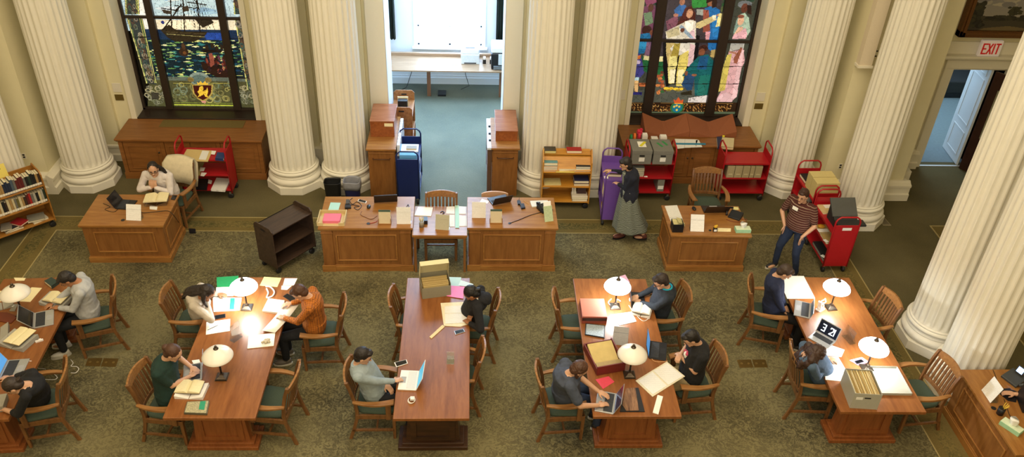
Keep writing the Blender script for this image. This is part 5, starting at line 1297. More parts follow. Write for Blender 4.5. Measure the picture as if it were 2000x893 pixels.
h_, f_ = hip_of('T5ln', 0.10)
person('person with long curly brown hair in a denim shirt writing under a lamp', h_, f_, (1590, 690), SK3, cl('#4a5f78'), cl('#5a6a7c'), hairm('#3a261d'), (tbl(1617, 700, .05), tbl(1612, 716, .05)), nod=58, R=0.66, hstyle='curly', handrot=(.6, .6), curl=.9, sleeve='three')
# behind the left desk
SEAT['P1'] = (Vector((-4.98, 12.13, 0)), -PI/2-0.10)
h_, f_ = hip_of('P1', 0.10)
person('woman in a white sweater with glasses, elbows on the desk and hands clasped', h_, f_, (299, 331), SK3, cl('#d3cbc8'), cl('#2a2a30'), hairm('#1c120f'), (tuple(at(303, 366, 0.86)), tuple(at(296, 366, 0.86))), nod=8, turn=22, R=0.66, hstyle='side', glasses=True, palm=((0, 0.1, 1), (0, 0.1, 1)), elbow=((0.8, -0.2, -1), (-0.8, -0.2, -1)), curl=1.2, headz=None)
# walking woman
M_DRESS = cloth_stripe('wavy_grey_dress_print', '#5c6258', '#81877d', 0.03, 0.45, 2.5)
pw, iw = person('walking woman with a dark bob in a long grey patterned dress and navy cardigan', (2.62, 11.62, 0.86), PI+0.1, (1222, 320), SK3, cl('#161a2a'), M_DRESS, hairm('#1a1311'),
       (tuple(at(1208, 360, 1.02)), tuple(at(1195, 334, 1.08))), S=0.93, R=0.70, nod=20, hstyle='bob', stand=True, handrot=(.3, .3), shoe='#5a2c22', headz=1.47,
       feet=((2.60, 11.66, 0.085), (2.95, 11.55, 0.12)), dress=[(0.24, 0.25, 0.30, -0.10), (0.26, 0.25, 0.30, -0.10), (0.55, 0.215, 0.21, -0.03), (0.8, 0.185, 0.155, 0), (0.93, 0.17, 0.14, 0), (1.02, 0.16, 0.13, 0.01)])
MB().loft([[Vector((iw['sp'](u).x, iw['sp'](u).y, iw['sp'](u).z))+iw['fw']*(dx+0.012)+iw['tl']*(w*math.cos(2*PI*i/16))+iw['fw']*(.05*math.sin(2*PI*i/16)) for i in range(16)] for u, dx, w in ((0.1, .075, .10), (0.35, .08, .09), (0.6, .085, .075), (0.8, .075, .055), (0.9, .05, .035))]).build('dress_bodice', M_DRESS, pw)
pm, im = person('standing man in a striped maroon tee and jeans with a white name tag', (5.14, 10.70, 0.915), PI+0.62, (1568, 383), SK3, cloth_stripe('maroon_striped_jersey', '#4a211c', '#9a8672', 0.036, 0.16), cl('#1d2a44'), hairm('#3a2117'),
       ((5.150, 10.475, 0.86), (4.965, 10.775, 0.88)), S=0.97, R=0.72, nod=8, turn=8, sleeve='short', stand=True, fat=1.18, handrot=(0, 0), headz=1.44, shoe='#26262a',
       feet=((5.27, 10.60, 0.085), (5.01, 10.86, 0.085)), elbow=((0.7, -0.3, 0), (-0.3, 0.8, 0)), palm=((-0.1, 0.12, -1), (0.1, -0.12, -1)), curl=0.2)
c = im['sp'](0.66)+im['O']*0; g = im['tl'].cross(im['tan'](0.66)).normalized()
if g.dot(im['fw']) < 0: g = -g
k = MB(); q = c+g*0.168-im['tl']*0.02; X_ = im['tl']; Z_ = X_.cross(g).normalized()
k.extrude([q-X_*0.048-Z_*0.028, q+X_*0.048-Z_*0.028, q+X_*0.048+Z_*0.028, q-X_*0.048+Z_*0.028], g*0.004); k.build('name_tag', M_PAPER, pm)
# the hand and arm at the corner desk belong to someone seated outside the picture
person('person at the corner desk, only one hand on the mouse in view', (7.55, 6.75, HZ), PI, (2075, 790), SK3, cl('#8a4a44'), cl('#2a2a30'), hairm('#2a1d18'), ((6.90, 6.45, 0.80), tuple(at(1983, 770, 0.80))), nod=20, R=0.7, hstyle='short', sleeve='short', handrot=(.7, .7), elbow=(None, (0.2, 0.6, -0.6)))
# ------------------------------------------------------------------ small things: builders
def qq(ox, oy, s): return lambda *p: [(ox+p[i]/s, oy+p[i+1]/s) for i in range(0, len(p), 2)]
def lined(name, base, ink, period=0.012, w=0.35, axis='Y'):
    m, n, l, b = new_mat(name); tc = n.new('ShaderNodeTexCoord'); sp = n.new('ShaderNodeSeparateXYZ'); l.new(tc.outputs['Object'], sp.inputs[0])
    a = n.new('ShaderNodeMath'); a.operation = 'MULTIPLY'; a.inputs[1].default_value = 1/period; l.new(sp.outputs[axis], a.inputs[0])
    f = n.new('ShaderNodeMath'); f.operation = 'FRACT'; l.new(a.outputs[0], f.inputs[0]); g = n.new('ShaderNodeMath'); g.operation = 'LESS_THAN'; g.inputs[1].default_value = w; l.new(f.outputs[0], g.inputs[0])
    no = n.new('ShaderNodeTexNoise'); no.inputs['Scale'].default_value = 45; l.new(tc.outputs['Object'], no.inputs['Vector']); q = n.new('ShaderNodeMath'); q.operation = 'MULTIPLY'; l.new(g.outputs[0], q.inputs[0]); l.new(no.outputs['Fac'], q.inputs[1])
    mx = n.new('ShaderNodeMix'); mx.data_type = 'RGBA'; mx.inputs[6].default_value = srgb(base); mx.inputs[7].default_value = srgb(ink); l.new(q.outputs[0], mx.inputs[0]); l.new(mx.outputs[2], b.inputs['Base Color']); b.inputs['Roughness'].default_value = 0.8
    return m
M_TEXT = lined('printed_white_page', '#ebeae4', '#a9a8a4'); M_CTEXT = lined('printed_cream_page', '#eadfb4', '#b9ac80'); M_TEXTZ = lined('printed_sign_card', '#f0efec', '#bcbbb6', 0.016, 0.4, 'Z')
M_KEYS = lined('laptop_keys', '#26282c', '#5a5d63', 0.019, 0.2, 'X'); M_ALU = flat('#b9bcbf', 0.35, 0.6, 0.02, name='brushed_aluminium')
M_ACRYL = glass_mat('clear_acrylic', (0.93, 0.95, 0.97, 1), 0.08, 0.22)
def px3(pts, z): return [at(u, v, z) for u, v in pts]
def ccw(P):
    a = sum(P[i].x*P[(i+1) % len(P)].y-P[(i+1) % len(P)].x*P[i].y for i in range(len(P)))
    return P if a > 0 else P[::-1]
def slab(name, pts, z, t, mat, label, cat, group=None, bevel=0):
    P = ccw(px3(pts, z+t)); c = sum(P, Vector())/len(P); c.z = z
    return one(name, MB().extrude([(p.x-c.x, p.y-c.y, 0) for p in P], (0, 0, t)), mat, label, cat, c, 0, group, bevel)
def paper(pts, z, label, mat=None, t=0.003, name='paper_sheet', cat='paper', group=None): return slab(name, pts, z+0.0006, t, mat or M_PAPER, label, cat, group)
def inset(P, k):
    c = sum(P, Vector())/len(P); return [c+(p-c)*k for p in P]
def book_px(pts, z, t, h, label, name='book', cat='book', pages='#e6dcc0', top=None, group=None, stand=None):
    P = ccw(px3(pts, z+t)); c = sum(P, Vector())/len(P); c.z = z; L = [Vector((p.x-c.x, p.y-c.y, 0)) for p in P]
    o = thing(name, label, cat, c+Vector((0, 0, 0.0005)), 0, group); m = flat(h, 0.6, var=0.06, scale=30, name='book_cloth_'+h.strip('#')); ct = min(0.004, t*0.2)
    b = MB(); b.extrude(L, (0, 0, ct)); b.extrude([p+Vector((0, 0, t-ct)) for p in L], (0, 0, ct)); 
    e = (L[1]-L[0]); nrm = Vector((-e.y, e.x, 0)).normalized()*ct*1.5
    b.extrude([L[0], L[1], L[1]+nrm, L[0]+nrm], (0, 0, t)); b.build('cover', m, o)
    MB().extrude([p+Vector((0, 0, ct)) for p in inset(L, 0.965)], (0, 0, t-2*ct)).build('pages', flat(pages, 0.8, var=0.08, scale=80, name='page_edges_'+pages.strip('#'), stretch=(1, 1, 8)), o)
    if top: MB().extrude([p+Vector((0, 0, t)) for p in inset(L, top[1])], (0, 0, 0.001)).build('cover_print', top[0], o)
    return o
def bbook(x, y, z, w, d, t, rz, h, label, pages='#e6dcc0', name='book', cat='book', group=None):     # lying book: w along x, spine towards -y
    o = thing(name, label, cat, (x, y, z+0.0005), rz, group); m = flat(h, 0.6, var=0.06, scale=30, name='book_cloth_'+h.strip('#')); ct = 0.003
    MB().box(-w/2, w/2, -d/2, d/2, 0, ct).box(-w/2, w/2, -d/2, d/2, t-ct, t).box(-w/2, w/2, d/2-ct, d/2, ct, t-ct).build('cover', m, o)
    MB().box(-w/2+0.004, w/2-0.004, -d/2+0.004, d/2-ct, ct, t-ct).build('pages', flat(pages, 0.8, var=0.08, scale=80, name='page_edges_'+pages.strip('#'), stretch=(1, 1, 8)), o)
    return o
def sbook(x, y, z, t, d, hh, rz, mats, label, group, lab=True, lean=0):      # upright book, spine towards local -y
    b = MB(); b.box(-t/2, -t/2+0.002, -d/2, d/2, 0, hh); b.box(t/2-0.002, t/2, -d/2, d/2, 0, hh); b.box(-t/2, t/2, -d/2, -d/2+0.002, 0, hh)
    b.box(-t/2+0.002, t/2-0.002, -d/2+0.002, d/2-0.005, 0.003, hh-0.004, 1)
    if lab: b.box(-t/2+0.001, t/2-0.001, -d/2-0.001, -d/2, 0.012, 0.05, 2)
    o = one('book', b, mats, label, 'book', (x, y, z+0.0005), rz, group)
    if lean: o.rotation_euler = (0, lean, rz)
    return o
def laptop(hl, hr, z, depth, ang, label, body, screen, keys=True, scr_h=None, name='laptop', key_mat=None):
    A, B = at(*hl, z+0.015), at(*hr, z+0.015); d = B-A; w = d.length; rz = math.atan2(d.y, d.x)
    c = (A+B)/2; t = thing(name, label, 'laptop', (c.x, c.y, z+0.0005), rz)
    MB().box(-w/2, w/2, -depth, 0.0, 0, 0.014).build('keyboard_deck', body, t, 0.003)
    if keys:
        MB().box(-w/2+0.02, w/2-0.02, -depth*0.56, -0.02, 0.0141, 0.016).build('keyboard', key_mat or M_KEYS, t)
        MB().box(-w*0.16, w*0.16, -depth*0.93, -depth*0.64, 0.0141, 0.0148).build('trackpad', flat('#9fa1a4' if body is not M_BLACK else '#222226', 0.3, name='trackpad_surface'), t)
    k = MB(); k.M = Matrix.Translation((0, 0.001, 0.012)) @ Matrix.Rotation(math.radians(180-ang), 4, 'X') @ Matrix.Rotation(0, 4, 'Z')
    H = scr_h or depth
    k2 = MB(); a = math.radians(ang); dy, dz = -math.cos(a), math.sin(a)       # opening angle measured from the deck
    dirv = Vector((0, dy, dz)); nv = Vector((0, dz, -dy)); o_ = Vector((0, 0.0, 0.014))
    q = [o_+Vector((-w/2, 0, 0)), o_+Vector((w/2, 0, 0)), o_+Vector((w/2, 0, 0))+dirv*H, o_+Vector((-w/2, 0, 0))+dirv*H]
    k2.extrude([p+nv*0.0 for p in q], nv*0.006); lid = k2.build('screen_lid', body, t, 0.0015)
    s = [o_+Vector((-w/2+0.01, 0, 0))+dirv*0.015, o_+Vector((w/2-0.01, 0, 0))+dirv*0.015, o_+Vector((w/2-0.01, 0, 0))+dirv*(H-0.012), o_+Vector((-w/2+0.01, 0, 0))+dirv*(H-0.012)]
    MB().extrude([p-nv*0.001 for p in s], nv*0.0008).build('screen', screen, t)
    return t
def phone(pts, z, label, body=None, scr=None, t=0.009):
    P = ccw(px3(pts, z+t)); c = sum(P, Vector())/4; c.z = z+0.0005; L = [Vector((p.x-c.x, p.y-c.y, 0)) for p in P]
    o = thing('phone', label, 'phone', c); MB().extrude(L, (0, 0, t)).build('phone_body', body or M_BLACK, o, 0.003)
    MB().extrude([p+Vector((0, 0, t)) for p in inset(L, 0.86)], (0, 0, 0.0006)).build('screen', scr or flat('#0b0c10', 0.15, name='dark_screen_glass'), o)
    return o
def sign(bl, br, z, h, lean, label, mat=None, name='desk_sign', clear=False):
    A, B = at(*bl, z), at(*br, z); d = B-A; w = d.length; rz = math.atan2(d.y, d.x); c = (A+B)/2; a = math.radians(lean)
    t = thing(name, label, 'sign', (c.x, c.y, z+0.0005), rz); y, zz = math.sin(a)*h, math.cos(a)*h
    MB().extrude([(-w/2, 0, 0), (w/2, 0, 0), (w/2, y, zz), (-w/2, y, zz)], (0, 0.003, 0.001)).build('sign_card' if not clear else 'clear_panel', (mat or M_TEXTZ) if not clear else M_ACRYL, t)
    MB().box(-w/2, w/2, 0.0, 0.07+y*0.3, 0, 0.003).build('foot', M_ACRYL, t)
    MB().extrude([(-w/2, 0.07+y*.3, 0), (-w/2, 0.075+y*.3, 0), (-w/2, y*0.7, zz*0.7), (-w/2, y*0.66, zz*0.7)], (w, 0, 0)).build('rear_prop', M_ACRYL, t)
    return t
def cable(pts, z, r, mat, label, cat='cable', name='cable'):
    P = [at(u, v, zz if zz is not None else z) for (u, v, zz) in [(p+(None,))[:3] for p in pts]]
    Q = []
    for i in range(len(P)-1):
        p0, p1, p2, p3 = P[max(i-1, 0)], P[i], P[i+1], P[min(i+2, len(P)-1)]
        for j in range(5):
            s = j/5; Q.append(0.5*((2*p1)+(p2-p0)*s+(2*p0-5*p1+4*p2-p3)*s*s+(3*p1-p0-3*p2+p3)*s**3))
    Q.append(P[-1]); c = Q[0].copy(); b = MB().tube([q-c+Vector((0, 0, r)) for q in Q], r, 6)
    return one(name, b, mat, label, cat, c+Vector((0, 0, 0.0005)))
def open_book(cx, cy, z, w, d, rz, label, tilt=0, mat=None, cover='#7a6a4a', thick=0.03):
    t = thing('open_book', label, 'book', (cx, cy, z+0.0005), rz)
    if tilt: t.rotation_euler = (math.radians(tilt), 0, rz)
    MB().box(-w/2-0.004, w/2+0.004, -d/2-0.004, d/2+0.004, 0, 0.004).build('cover', flat(cover, 0.6, name='book_cloth_'+cover.strip('#')), t)
    for s_ in (-1, 1):
        n = 10; R = []
        for i in range(n+1):
            u = i/n; x = s_*u*w/2; zt = 0.005+thick*(math.sin(min(1, u*4)*PI/2))*(1-0.75*u*u)
            R.append([(x, -d/2, 0.004), (x, -d/2, zt), (x, d/2, zt), (x, d/2, 0.004)])
        MB().loft(R, smooth=False).build('page_block', mat or M_CTEXT, t)
    return t
def cradle(cx, cy, z, w, d, rz, h, label, mat=None):      # pair of foam wedges making a shallow V
    t = thing('book_cradle', label, 'book cradle', (cx, cy, z+0.0005), rz); m = mat or flat('#9d9a90', 0.85, var=0.03, name='grey_foam')
    for s_ in (-1, 1):
        MB().extrude([(0.004*s_, -d/2, 0), (s_*w/2, -d/2, 0), (s_*w/2, -d/2, h), (0.004*s_, -d/2, 0.012)][::s_], (0, d, 0)).build('foam_wedge', m, t, 0.002)
    return t
def card_box_px(x, y, z, w, d, h, rz, mat, label, lid=True, lab=None, slot=True, name='archive_box', group=None, tape=None):
    t = thing(name, label, 'box', (x, y, z+0.0005), rz, group); b = MB(); b.box(-w/2, w/2, -d/2, d/2, 0, h); b.build('box_body', mat, t, 0.003)
    if lid: MB().box(-w/2-0.005, w/2+0.005, -d/2-0.005, d/2+0.005, h-0.06, h+0.004).build('lid', mat, t, 0.003)
    if slot: MB().box(-0.045, 0.045, -d/2-0.0075, -d/2-0.004, h-0.11, h-0.085).build('hand_hole', M_BLACK, t)
    if lab: MB().box(-0.05, 0.05, -d/2-0.007, -d/2-0.001, h*0.22, h*0.5).build('label_card', M_TEXTZ, t)
    return t
def cyl_thing(name, label, cat, p, r, h, mat): return one(name, MB().lathe([(r, 0), (r, h)], n=20), mat, label, cat, (p.x, p.y, p.z+0.0005))
M_GREYBOX = flat('#77766f', 0.7, var=0.03, name='grey_boxboard'); M_TANBOX = flat('#a89a78', 0.7, var=0.03, name='tan_boxboard'); M_MINT = flat('#a9d3c4', 0.7, var=0.02, name='mint_paper'); M_PINK = flat('#de6f86', 0.7, var=0.02, name='pink_paper')
M_WPLAST = flat('#e6e3de', 0.35, var=0.02, name='white_plastic'); M_MANILA = flat('#cbb277', 0.75, var=0.04, name='manila_card'); M_BLUEPAPER = flat('#b5d6d8', 0.7, var=0.02, name='pale_blue_paper')
SC_DARK = flat('#16171c', 0.12, name='dark_laptop_screen'); SC_BLUE = emit_mat('blue_laptop_screen', '#4f93d8', 0.55); SC_SKY = emit_mat('sky_blue_laptop_screen', '#4fb0d8', 0.6); M_WOODLID = wood('woodgrain_sheet', '#4a2c22', '#a07a5c', 'y', 0.4, 14)

# ------------------------------------------------------------------ table second from left
q4 = qq(240, 520, 2.394)
paper(q4(438, 52, 540, 45, 540, 97, 440, 97), TZ, 'bright green folder at the far end of the table by the lit lamp', flat('#1f9a5c', 0.6, name='green_folder'), 0.004, 'folder', 'folder')
paper(q4(436, 99, 514, 95, 516, 139, 434, 143), TZ, 'blank white sheet between the green folder and the lit lamp')
slab('open_folder', q4(420, 144, 556, 148, 545, 207, 424, 214), TZ, 0.003, M_PAPER, 'open white folder in front of the reader in the grey hoodie', 'folder')
paper(q4(424, 147, 498, 146, 498, 203, 428, 209), TZ+0.0045, 'printed sheet in the open white folder', M_TEXT, 0.002)
paper(q4(503, 150, 524, 150, 520, 201, 498, 202), TZ+0.0045, 'green strip of paper in the open white folder', flat('#22a06c', 0.6, name='green_strip'), 0.002)
paper(q4(660, 50, 741, 55, 722, 97, 640, 90), TZ, 'pale yellow sheet at the far end of the table of the lit lamp', flat('#efe7a0', 0.7, name='yellow_paper'))
paper(q4(757, 57, 816, 57, 800, 90, 748, 89), TZ, 'white sheet at the far right table corner beyond the orange plaid shirt')
paper(q4(742, 91, 790, 92, 768, 111, 740, 109), TZ+0.004, 'small white slip by the head of the orange plaid reader')
cable([(q4(668, 98)[0]), (q4(690, 100)[0]), (q4(708, 122)[0]), (q4(700, 143)[0]), (q4(674, 150)[0]), (q4(680, 128)[0]), (q4(672, 108)[0])], TZ, 0.011, M_WPLAST, 'white looped headphones on the table before the orange plaid reader', 'headphones', 'headphones')
slab('paper_stack', q4(680, 151, 756, 160, 733, 217, 652, 208), TZ, 0.03, M_PAPER, 'stack of white paper right of the lit lamp', 'paper stack')
phone(q4(748, 140, 768, 127, 812, 150, 790, 168), TZ, 'black tablet under the face of the orange plaid reader')
b = MB(); P = px3(q4(765, 166), TZ+.05)+px3(q4(824, 178), TZ+.05)+px3(q4(712, 312), TZ+.02)+px3(q4(650, 302), TZ+.02); c = sum(P, Vector())/4
b.loft([[P[0]-c, P[1]-c, P[1]-c+Vector((0, 0, .002)), P[0]-c+Vector((0, 0, .002))]]+[[(P[0]*(1-u)+P[3]*u)-c-Vector((0, 0, .02*math.sin(u*PI))), (P[1]*(1-u)+P[2]*u)-c-Vector((0, 0, .02*math.sin(u*PI))), (P[1]*(1-u)+P[2]*u)-c+Vector((0, 0, .002-.02*math.sin(u*PI))), (P[0]*(1-u)+P[3]*u)-c+Vector((0, 0, .002-.02*math.sin(u*PI)))] for u in (.2, .4, .6, .8, 1)])
one('long_sheet', b, M_PAPER, 'long white sheet held by the orange plaid reader', 'paper', c)
slab('notebook', q4(588, 325, 712, 312, 705, 372, 582, 385), TZ, 0.008, M_PAPER, 'white notebook with a crumpled tan packet on it', 'notebook')
b = MB(); [b.ell((random.uniform(-.045, .045), random.uniform(-.03, .03), .018), (0.02, 0.015, 0.014), (random.random(), 0, random.random()*3)) for i in range(14)]
p = at(*q4(668, 352)[0], TZ+.02); one('tan_packet', b, flat('#b7ab8c', 0.5, name='tan_packet'), 'crumpled tan packet on the white notebook', 'packet', (p.x, p.y, TZ+.009))
sign(q4(520, 360)[0], q4(560, 330)[0], TZ, 0.26, 6, 'clear acrylic sign holder in the middle of the table with the lit lamp', clear=True)
phone(q4(428, 231, 479, 222, 480, 238, 431, 248), TZ, 'black phone by the elbow of the reader in the grey hoodie')
paper(q4(390, 262, 502, 247, 500, 303, 388, 321), TZ, 'white sheet with a pen on it, in front of the grey hoodie reader', M_TEXT)
cable([q4(396, 300)[0], q4(445, 277)[0]], TZ+.004, 0.004, flat('#6f7478', 0.3, 0.6, name='steel_pen'), 'steel pen lying on the white sheet', 'pen', 'pen')
laptop(q4(371, 449)[0], q4(369, 529)[0], TZ, 0.22, 100, 'silver laptop used by the reader in the dark green top', M_ALU, SC_BLUE)
paper(q4(322, 441, 357, 436, 362, 450, 330, 457), TZ+.016, 'white card at the edge of the silver laptop of the green topped reader')
P = at(*q4(320, 590)[0], TZ); cradle(P.x+.01, P.y, TZ, 0.34, 0.24, -0.06, 0.05, 'white foam book cradle under the open cream book', M_WPLAST)
open_book(P.x-0.02, P.y+0.03, TZ+.052, 0.30, 0.20, -0.05, 'open cream book on a white cradle by the silver laptop', 0)
book_px(q4(300, 634, 404, 628, 392, 690, 285, 686), TZ, 0.03, '#5d5a48', 'paperback with a black and cream cover picture at the near left table corner', top=(flat('#a9a383', 0.5, var=0.45, scale=60, name='engraved_cover'), 0.93))
paper(q4(362, 632, 388, 631, 380, 672, 354, 670), TZ+.0325, 'green slip on the pictured paperback', flat('#2a9370', 0.6, name='green_slip'), 0.001)

# ------------------------------------------------------------------ centre table
q5 = qq(660, 490, 2.215)
t = thing('archive_box', 'open grey archive box with lid raised at the far end of the centre table', 'box', (-0.47, 9.25, TZ+.0005), 0.20)
W2, D2, H = 0.20, 0.14, 0.24
b = MB(); b.box(-W2, W2, -D2, -D2+.004, 0, H-.06); b.box(-W2, W2, D2-.004, D2, 0, H); b.box(-W2, -W2+.004, -D2+.004, D2-.004, 0, H-.02); b.box(W2-.004, W2, -D2+.004, D2-.004, 0, H-.02); b.box(-W2+.004, W2-.004, -D2+.004, D2-.004, 0, .004); b.build('box_body', flat('#8f8a76', 0.7, var=0.03, name='olive_grey_boxboard'), t)
b = MB(); b.M = Matrix.Translation((0, D2, H)) @ Matrix.Rotation(math.radians(18), 4, 'X'); b.box(-W2, W2, 0, .004, 0, .27); b.box(-W2, -W2+.004, -.07, 0, 0.0, .27); b.box(W2-.004, W2, -.07, 0, 0.0, .27); b.box(-W2, W2, -.07, 0, .266, .27); b.build('raised_lid', flat('#d8cfa4', 0.7, var=0.03, name='cream_lid_lining'), t)
for i in range(7): MB().box(-W2+.02, W2-.03+random.random()*.01, -D2+.025+i*.032, -D2+.032+i*.032, .005, H-.05+random.random()*.02).build('folder', M_MANILA, t)
paper(q5(465, 113, 534, 115, 526, 158, 470, 155), TZ, 'pale mint sheet beside the archive box on the centre table', M_BLUEPAPER)
paper(q5(532, 127, 586, 144, 578, 156, 520, 150), TZ+.004, 'pale blue sheet behind the black haired reader', flat('#cfe4ec', 0.7, name='ice_blue_paper'))
paper(q5(479, 150, 548, 155, 542, 207, 470, 196), TZ+.008, 'bright pink sheet in front of the black haired reader', flat('#e681b8', 0.6, name='bright_pink_paper'))
slab('document_folder', q5(444, 226, 560, 220, 568, 315, 530, 328, 458, 324), TZ, 0.008, flat('#e0d8bc', 0.7, name='cream_folder'), 'large cream document folder open before the black haired reader', 'folder')
paper(q5(462, 240, 553, 236, 556, 268, 462, 270), TZ+.009, 'upper printed sheet in the large cream folder', M_TEXT, 0.003); paper(q5(462, 272, 556, 270, 560, 310, 465, 316), TZ+.009, 'lower printed sheet in the large cream folder', M_TEXT, 0.004)
paper(q5(452, 320, 462, 328, 405, 379, 396, 372), TZ, 'narrow folded cream strip sticking out of the cream folder', flat('#d9cba0', 0.7, name='cream_strip'), 0.01)
phone(q5(502, 347, 543, 337, 551, 350, 508, 363), TZ, 'black and silver phone on the centre table near the black haired reader', M_ALU)
sign(q5(470, 491)[0], q5(502, 492)[0], TZ, 0.16, 25, 'clear acrylic sign holder on the centre table', clear=True)
phone(q5(243, 483, 297, 470, 303, 487, 252, 503), TZ, 'white phone with a black screen next to the denim jacket reader', M_WPLAST)
laptop(q5(352, 519)[0], q5(338, 603)[0], TZ, 0.225, 112, 'white laptop with a light blue screen on the centre table', M_WPLAST, SC_SKY, scr_h=0.21, key_mat=flat('#cfd0cc', 0.5, var=0.08, scale=160, name='white_keys'))
c = at(*q5(317, 650)[0], TZ); b = MB()
for k_ in range(3): b.tube([(0.04*math.cos(a*PI/10)+.004*k_, 0.05*math.sin(a*PI/10), .006+.006*k_) for a in range(20)], 0.004, 6, closed=True)
b.rbox((0.015, 0.01, 0.03), (0.05, 0.05, 0.025)); one('laptop_charger', b, M_WPLAST, 'coiled white charger near the white laptop', 'charger', c+Vector((0, 0, .0005)))

# ------------------------------------------------------------------ table with the red boxes
q6 = qq(1030, 510, 2.332)
book_px(q6(365, 82, 415, 72, 420, 95, 375, 100), TZ, 0.012, '#2f7a4c', 'green magazine at the far end of the table with the red boxes', name='magazine', cat='magazine')
book_px(q6(420, 70, 446, 62, 466, 96, 440, 104), TZ, 0.012, '#c79ab0', 'pink and white magazine at the far end behind the lit lamp', name='magazine', cat='magazine')
cable([(1194, 585), (1188, 592), (1194, 598), (1202, 594), (1205, 586), (1212, 590)], TZ, 0.008, M_WPLAST, 'tangled white earphones at the foot of the lamp by the dark blazer reader', 'earphones', 'earphones')
t = thing('slipcase_box', 'closed red-brown slipcase box at the left table edge above the marbled notebook', 'box', (1.695, 8.76, TZ+.0005), -0.02); MR = flat('#8e4638', 0.55, var=0.05, name='red_brown_bookcloth')
MB().box(-.17, .17, -.20, .20, 0, .11).build('case', MR, t, .003); MB().box(-.165, .165, -.207, -.201, .055, .10).build('dark_spine_strip', flat('#3b211c', 0.4, name='dark_spine'), t); MB().box(-.165, .165, -.19, .19, .111, .116).build('top_board', flat('#b2705c', 0.55, var=0.03, name='faded_red_board'), t)
book_px(q6(265, 284, 355, 293, 352, 350, 262, 335), TZ, 0.014, '#23262c', 'black marbled composition notebook below the closed red box', name='notebook', cat='notebook', top=(flat('#7f8b94', 0.5, var=0.9, scale=110, name='marbled_cover'), 0.9))
paper(q6(380, 245, 474, 231, 497, 275, 420, 293), TZ, 'bright white sheets in front of the lit lamp on the table with red boxes', M_PAPER, 0.006)
laptop(q6(474, 211)[0], q6(466, 140)[0], TZ, 0.2, 95, 'black laptop under the hands of the dark blazer reader', M_BLACK, SC_DARK, scr_h=0.17)
P = at(*q6(520, 235)[0], TZ); cradle(P.x, P.y, TZ, 0.26, 0.2, -.35, 0.05, 'white foam cradle near the dark blazer reader', M_WPLAST); open_book(P.x, P.y+.01, TZ+.053, 0.24, 0.2, -.35, 'open white book on a cradle by the dark blazer reader', mat=M_TEXT)
cable([q6(462, 203)[0], q6(480, 230)[0], q6(505, 258)[0], q6(530, 275)[0], q6(556, 258)[0], q6(545, 243)[0]], TZ, 0.004, M_WPLAST, 'white cord curling round the open white book')
sign(q6(387, 380)[0], q6(456, 388)[0], TZ, 0.24, 48, 'grey printed desk sign leaning back in the middle of the table with red boxes', flat('#8f8e90', 0.5, var=0.1, scale=50, name='grey_sign_card'))
t = thing('slipcase_box', 'open dark red slipcase box with a cream album inside', 'box', (1.73, 7.86, TZ+.0005), 0.24); M2 = flat('#6d2420', 0.5, var=0.05, name='dark_red_bookcloth')
b = MB(); b.box(-.19, .19, -.25, -.235, 0, .14); b.box(-.19, .19, .235, .25, 0, .10); b.box(.175, .19, -.235, .235, 0, .14); b.box(-.19, -.175, -.235, .235, 0, .1); b.box(-.175, .175, -.235, .235, 0, .006); b.build('case', M2, t, .002)
b = MB(); b.M = Matrix.Rotation(math.radians(18), 4, 'X'); b.box(-.165, .165, -.12, .22, .045, .075); b.build('album_pages', flat('#c7b173', 0.7, var=0.10, scale=10, name='aged_album_page'), t); b = MB(); b.box(-.17, .17, -.23, -.13, .007, .1); b.build('inner_block', flat('#a08a58', 0.7, name='inner_block'), t)
paper(q6(310, 540, 370, 525, 397, 550, 345, 583), TZ, 'crimson pink sheet by the open red box', flat('#d2435a', 0.6, name='crimson_paper'))
laptop(q6(406, 603)[0], q6(391, 697)[0], TZ, 0.225, 112, 'silver laptop typed on by the long brown haired reader', M_ALU, flat('#3a2c46', 0.15, var=0.3, scale=6, name='dim_purple_screen'), scr_h=0.2)
slab('laptop_sleeve', q6(452, 580, 506, 577, 535, 686, 422, 686, 425, 665), TZ, 0.012, flat('#1c1c20', 0.5, name='black_sleeve'), 'black sleeve under a wood-print cover on the near end of the table', 'sleeve')
slab('wood_print_cover', q6(449, 580, 492, 577, 508, 680, 450, 682, 433, 655), TZ+.0135, 0.006, M_WOODLID, 'wood-print laptop cover on the black sleeve', 'cover')
laptop(q6(553, 441)[0], q6(560, 362)[0], TZ, 0.22, 105, 'black laptop with a blue screen standing in front of the black tee reader', M_BLACK, SC_BLUE)
cable([q6(565, 443)[0], q6(575, 456)[0], q6(600, 461)[0], q6(640, 457)[0]], TZ, 0.004, flat('#d8a878', 0.5, name='peach_cord'), 'peach cord beside the black laptop with blue screen')
slab('document_folder', q6(635, 458, 718, 525, 570, 618, 493, 545), TZ, 0.008, flat('#d9d1b6', 0.7, name='cream_folder2'), 'large open document folder in front of the black tee reader', 'folder')
paper(q6(637, 466, 708, 524, 642, 565, 575, 500), TZ+.009, 'right printed sheet in the large folder of the black tee reader', M_TEXT, 0.002); paper(q6(570, 505, 636, 568, 572, 608, 505, 546), TZ+.009, 'left printed sheet in the large folder of the black tee reader', M_TEXT, 0.002)
paper(q6(593, 610, 618, 617, 597, 698, 571, 690), TZ, 'narrow white card at the near edge below the large folder', M_PAPER, 0.008)

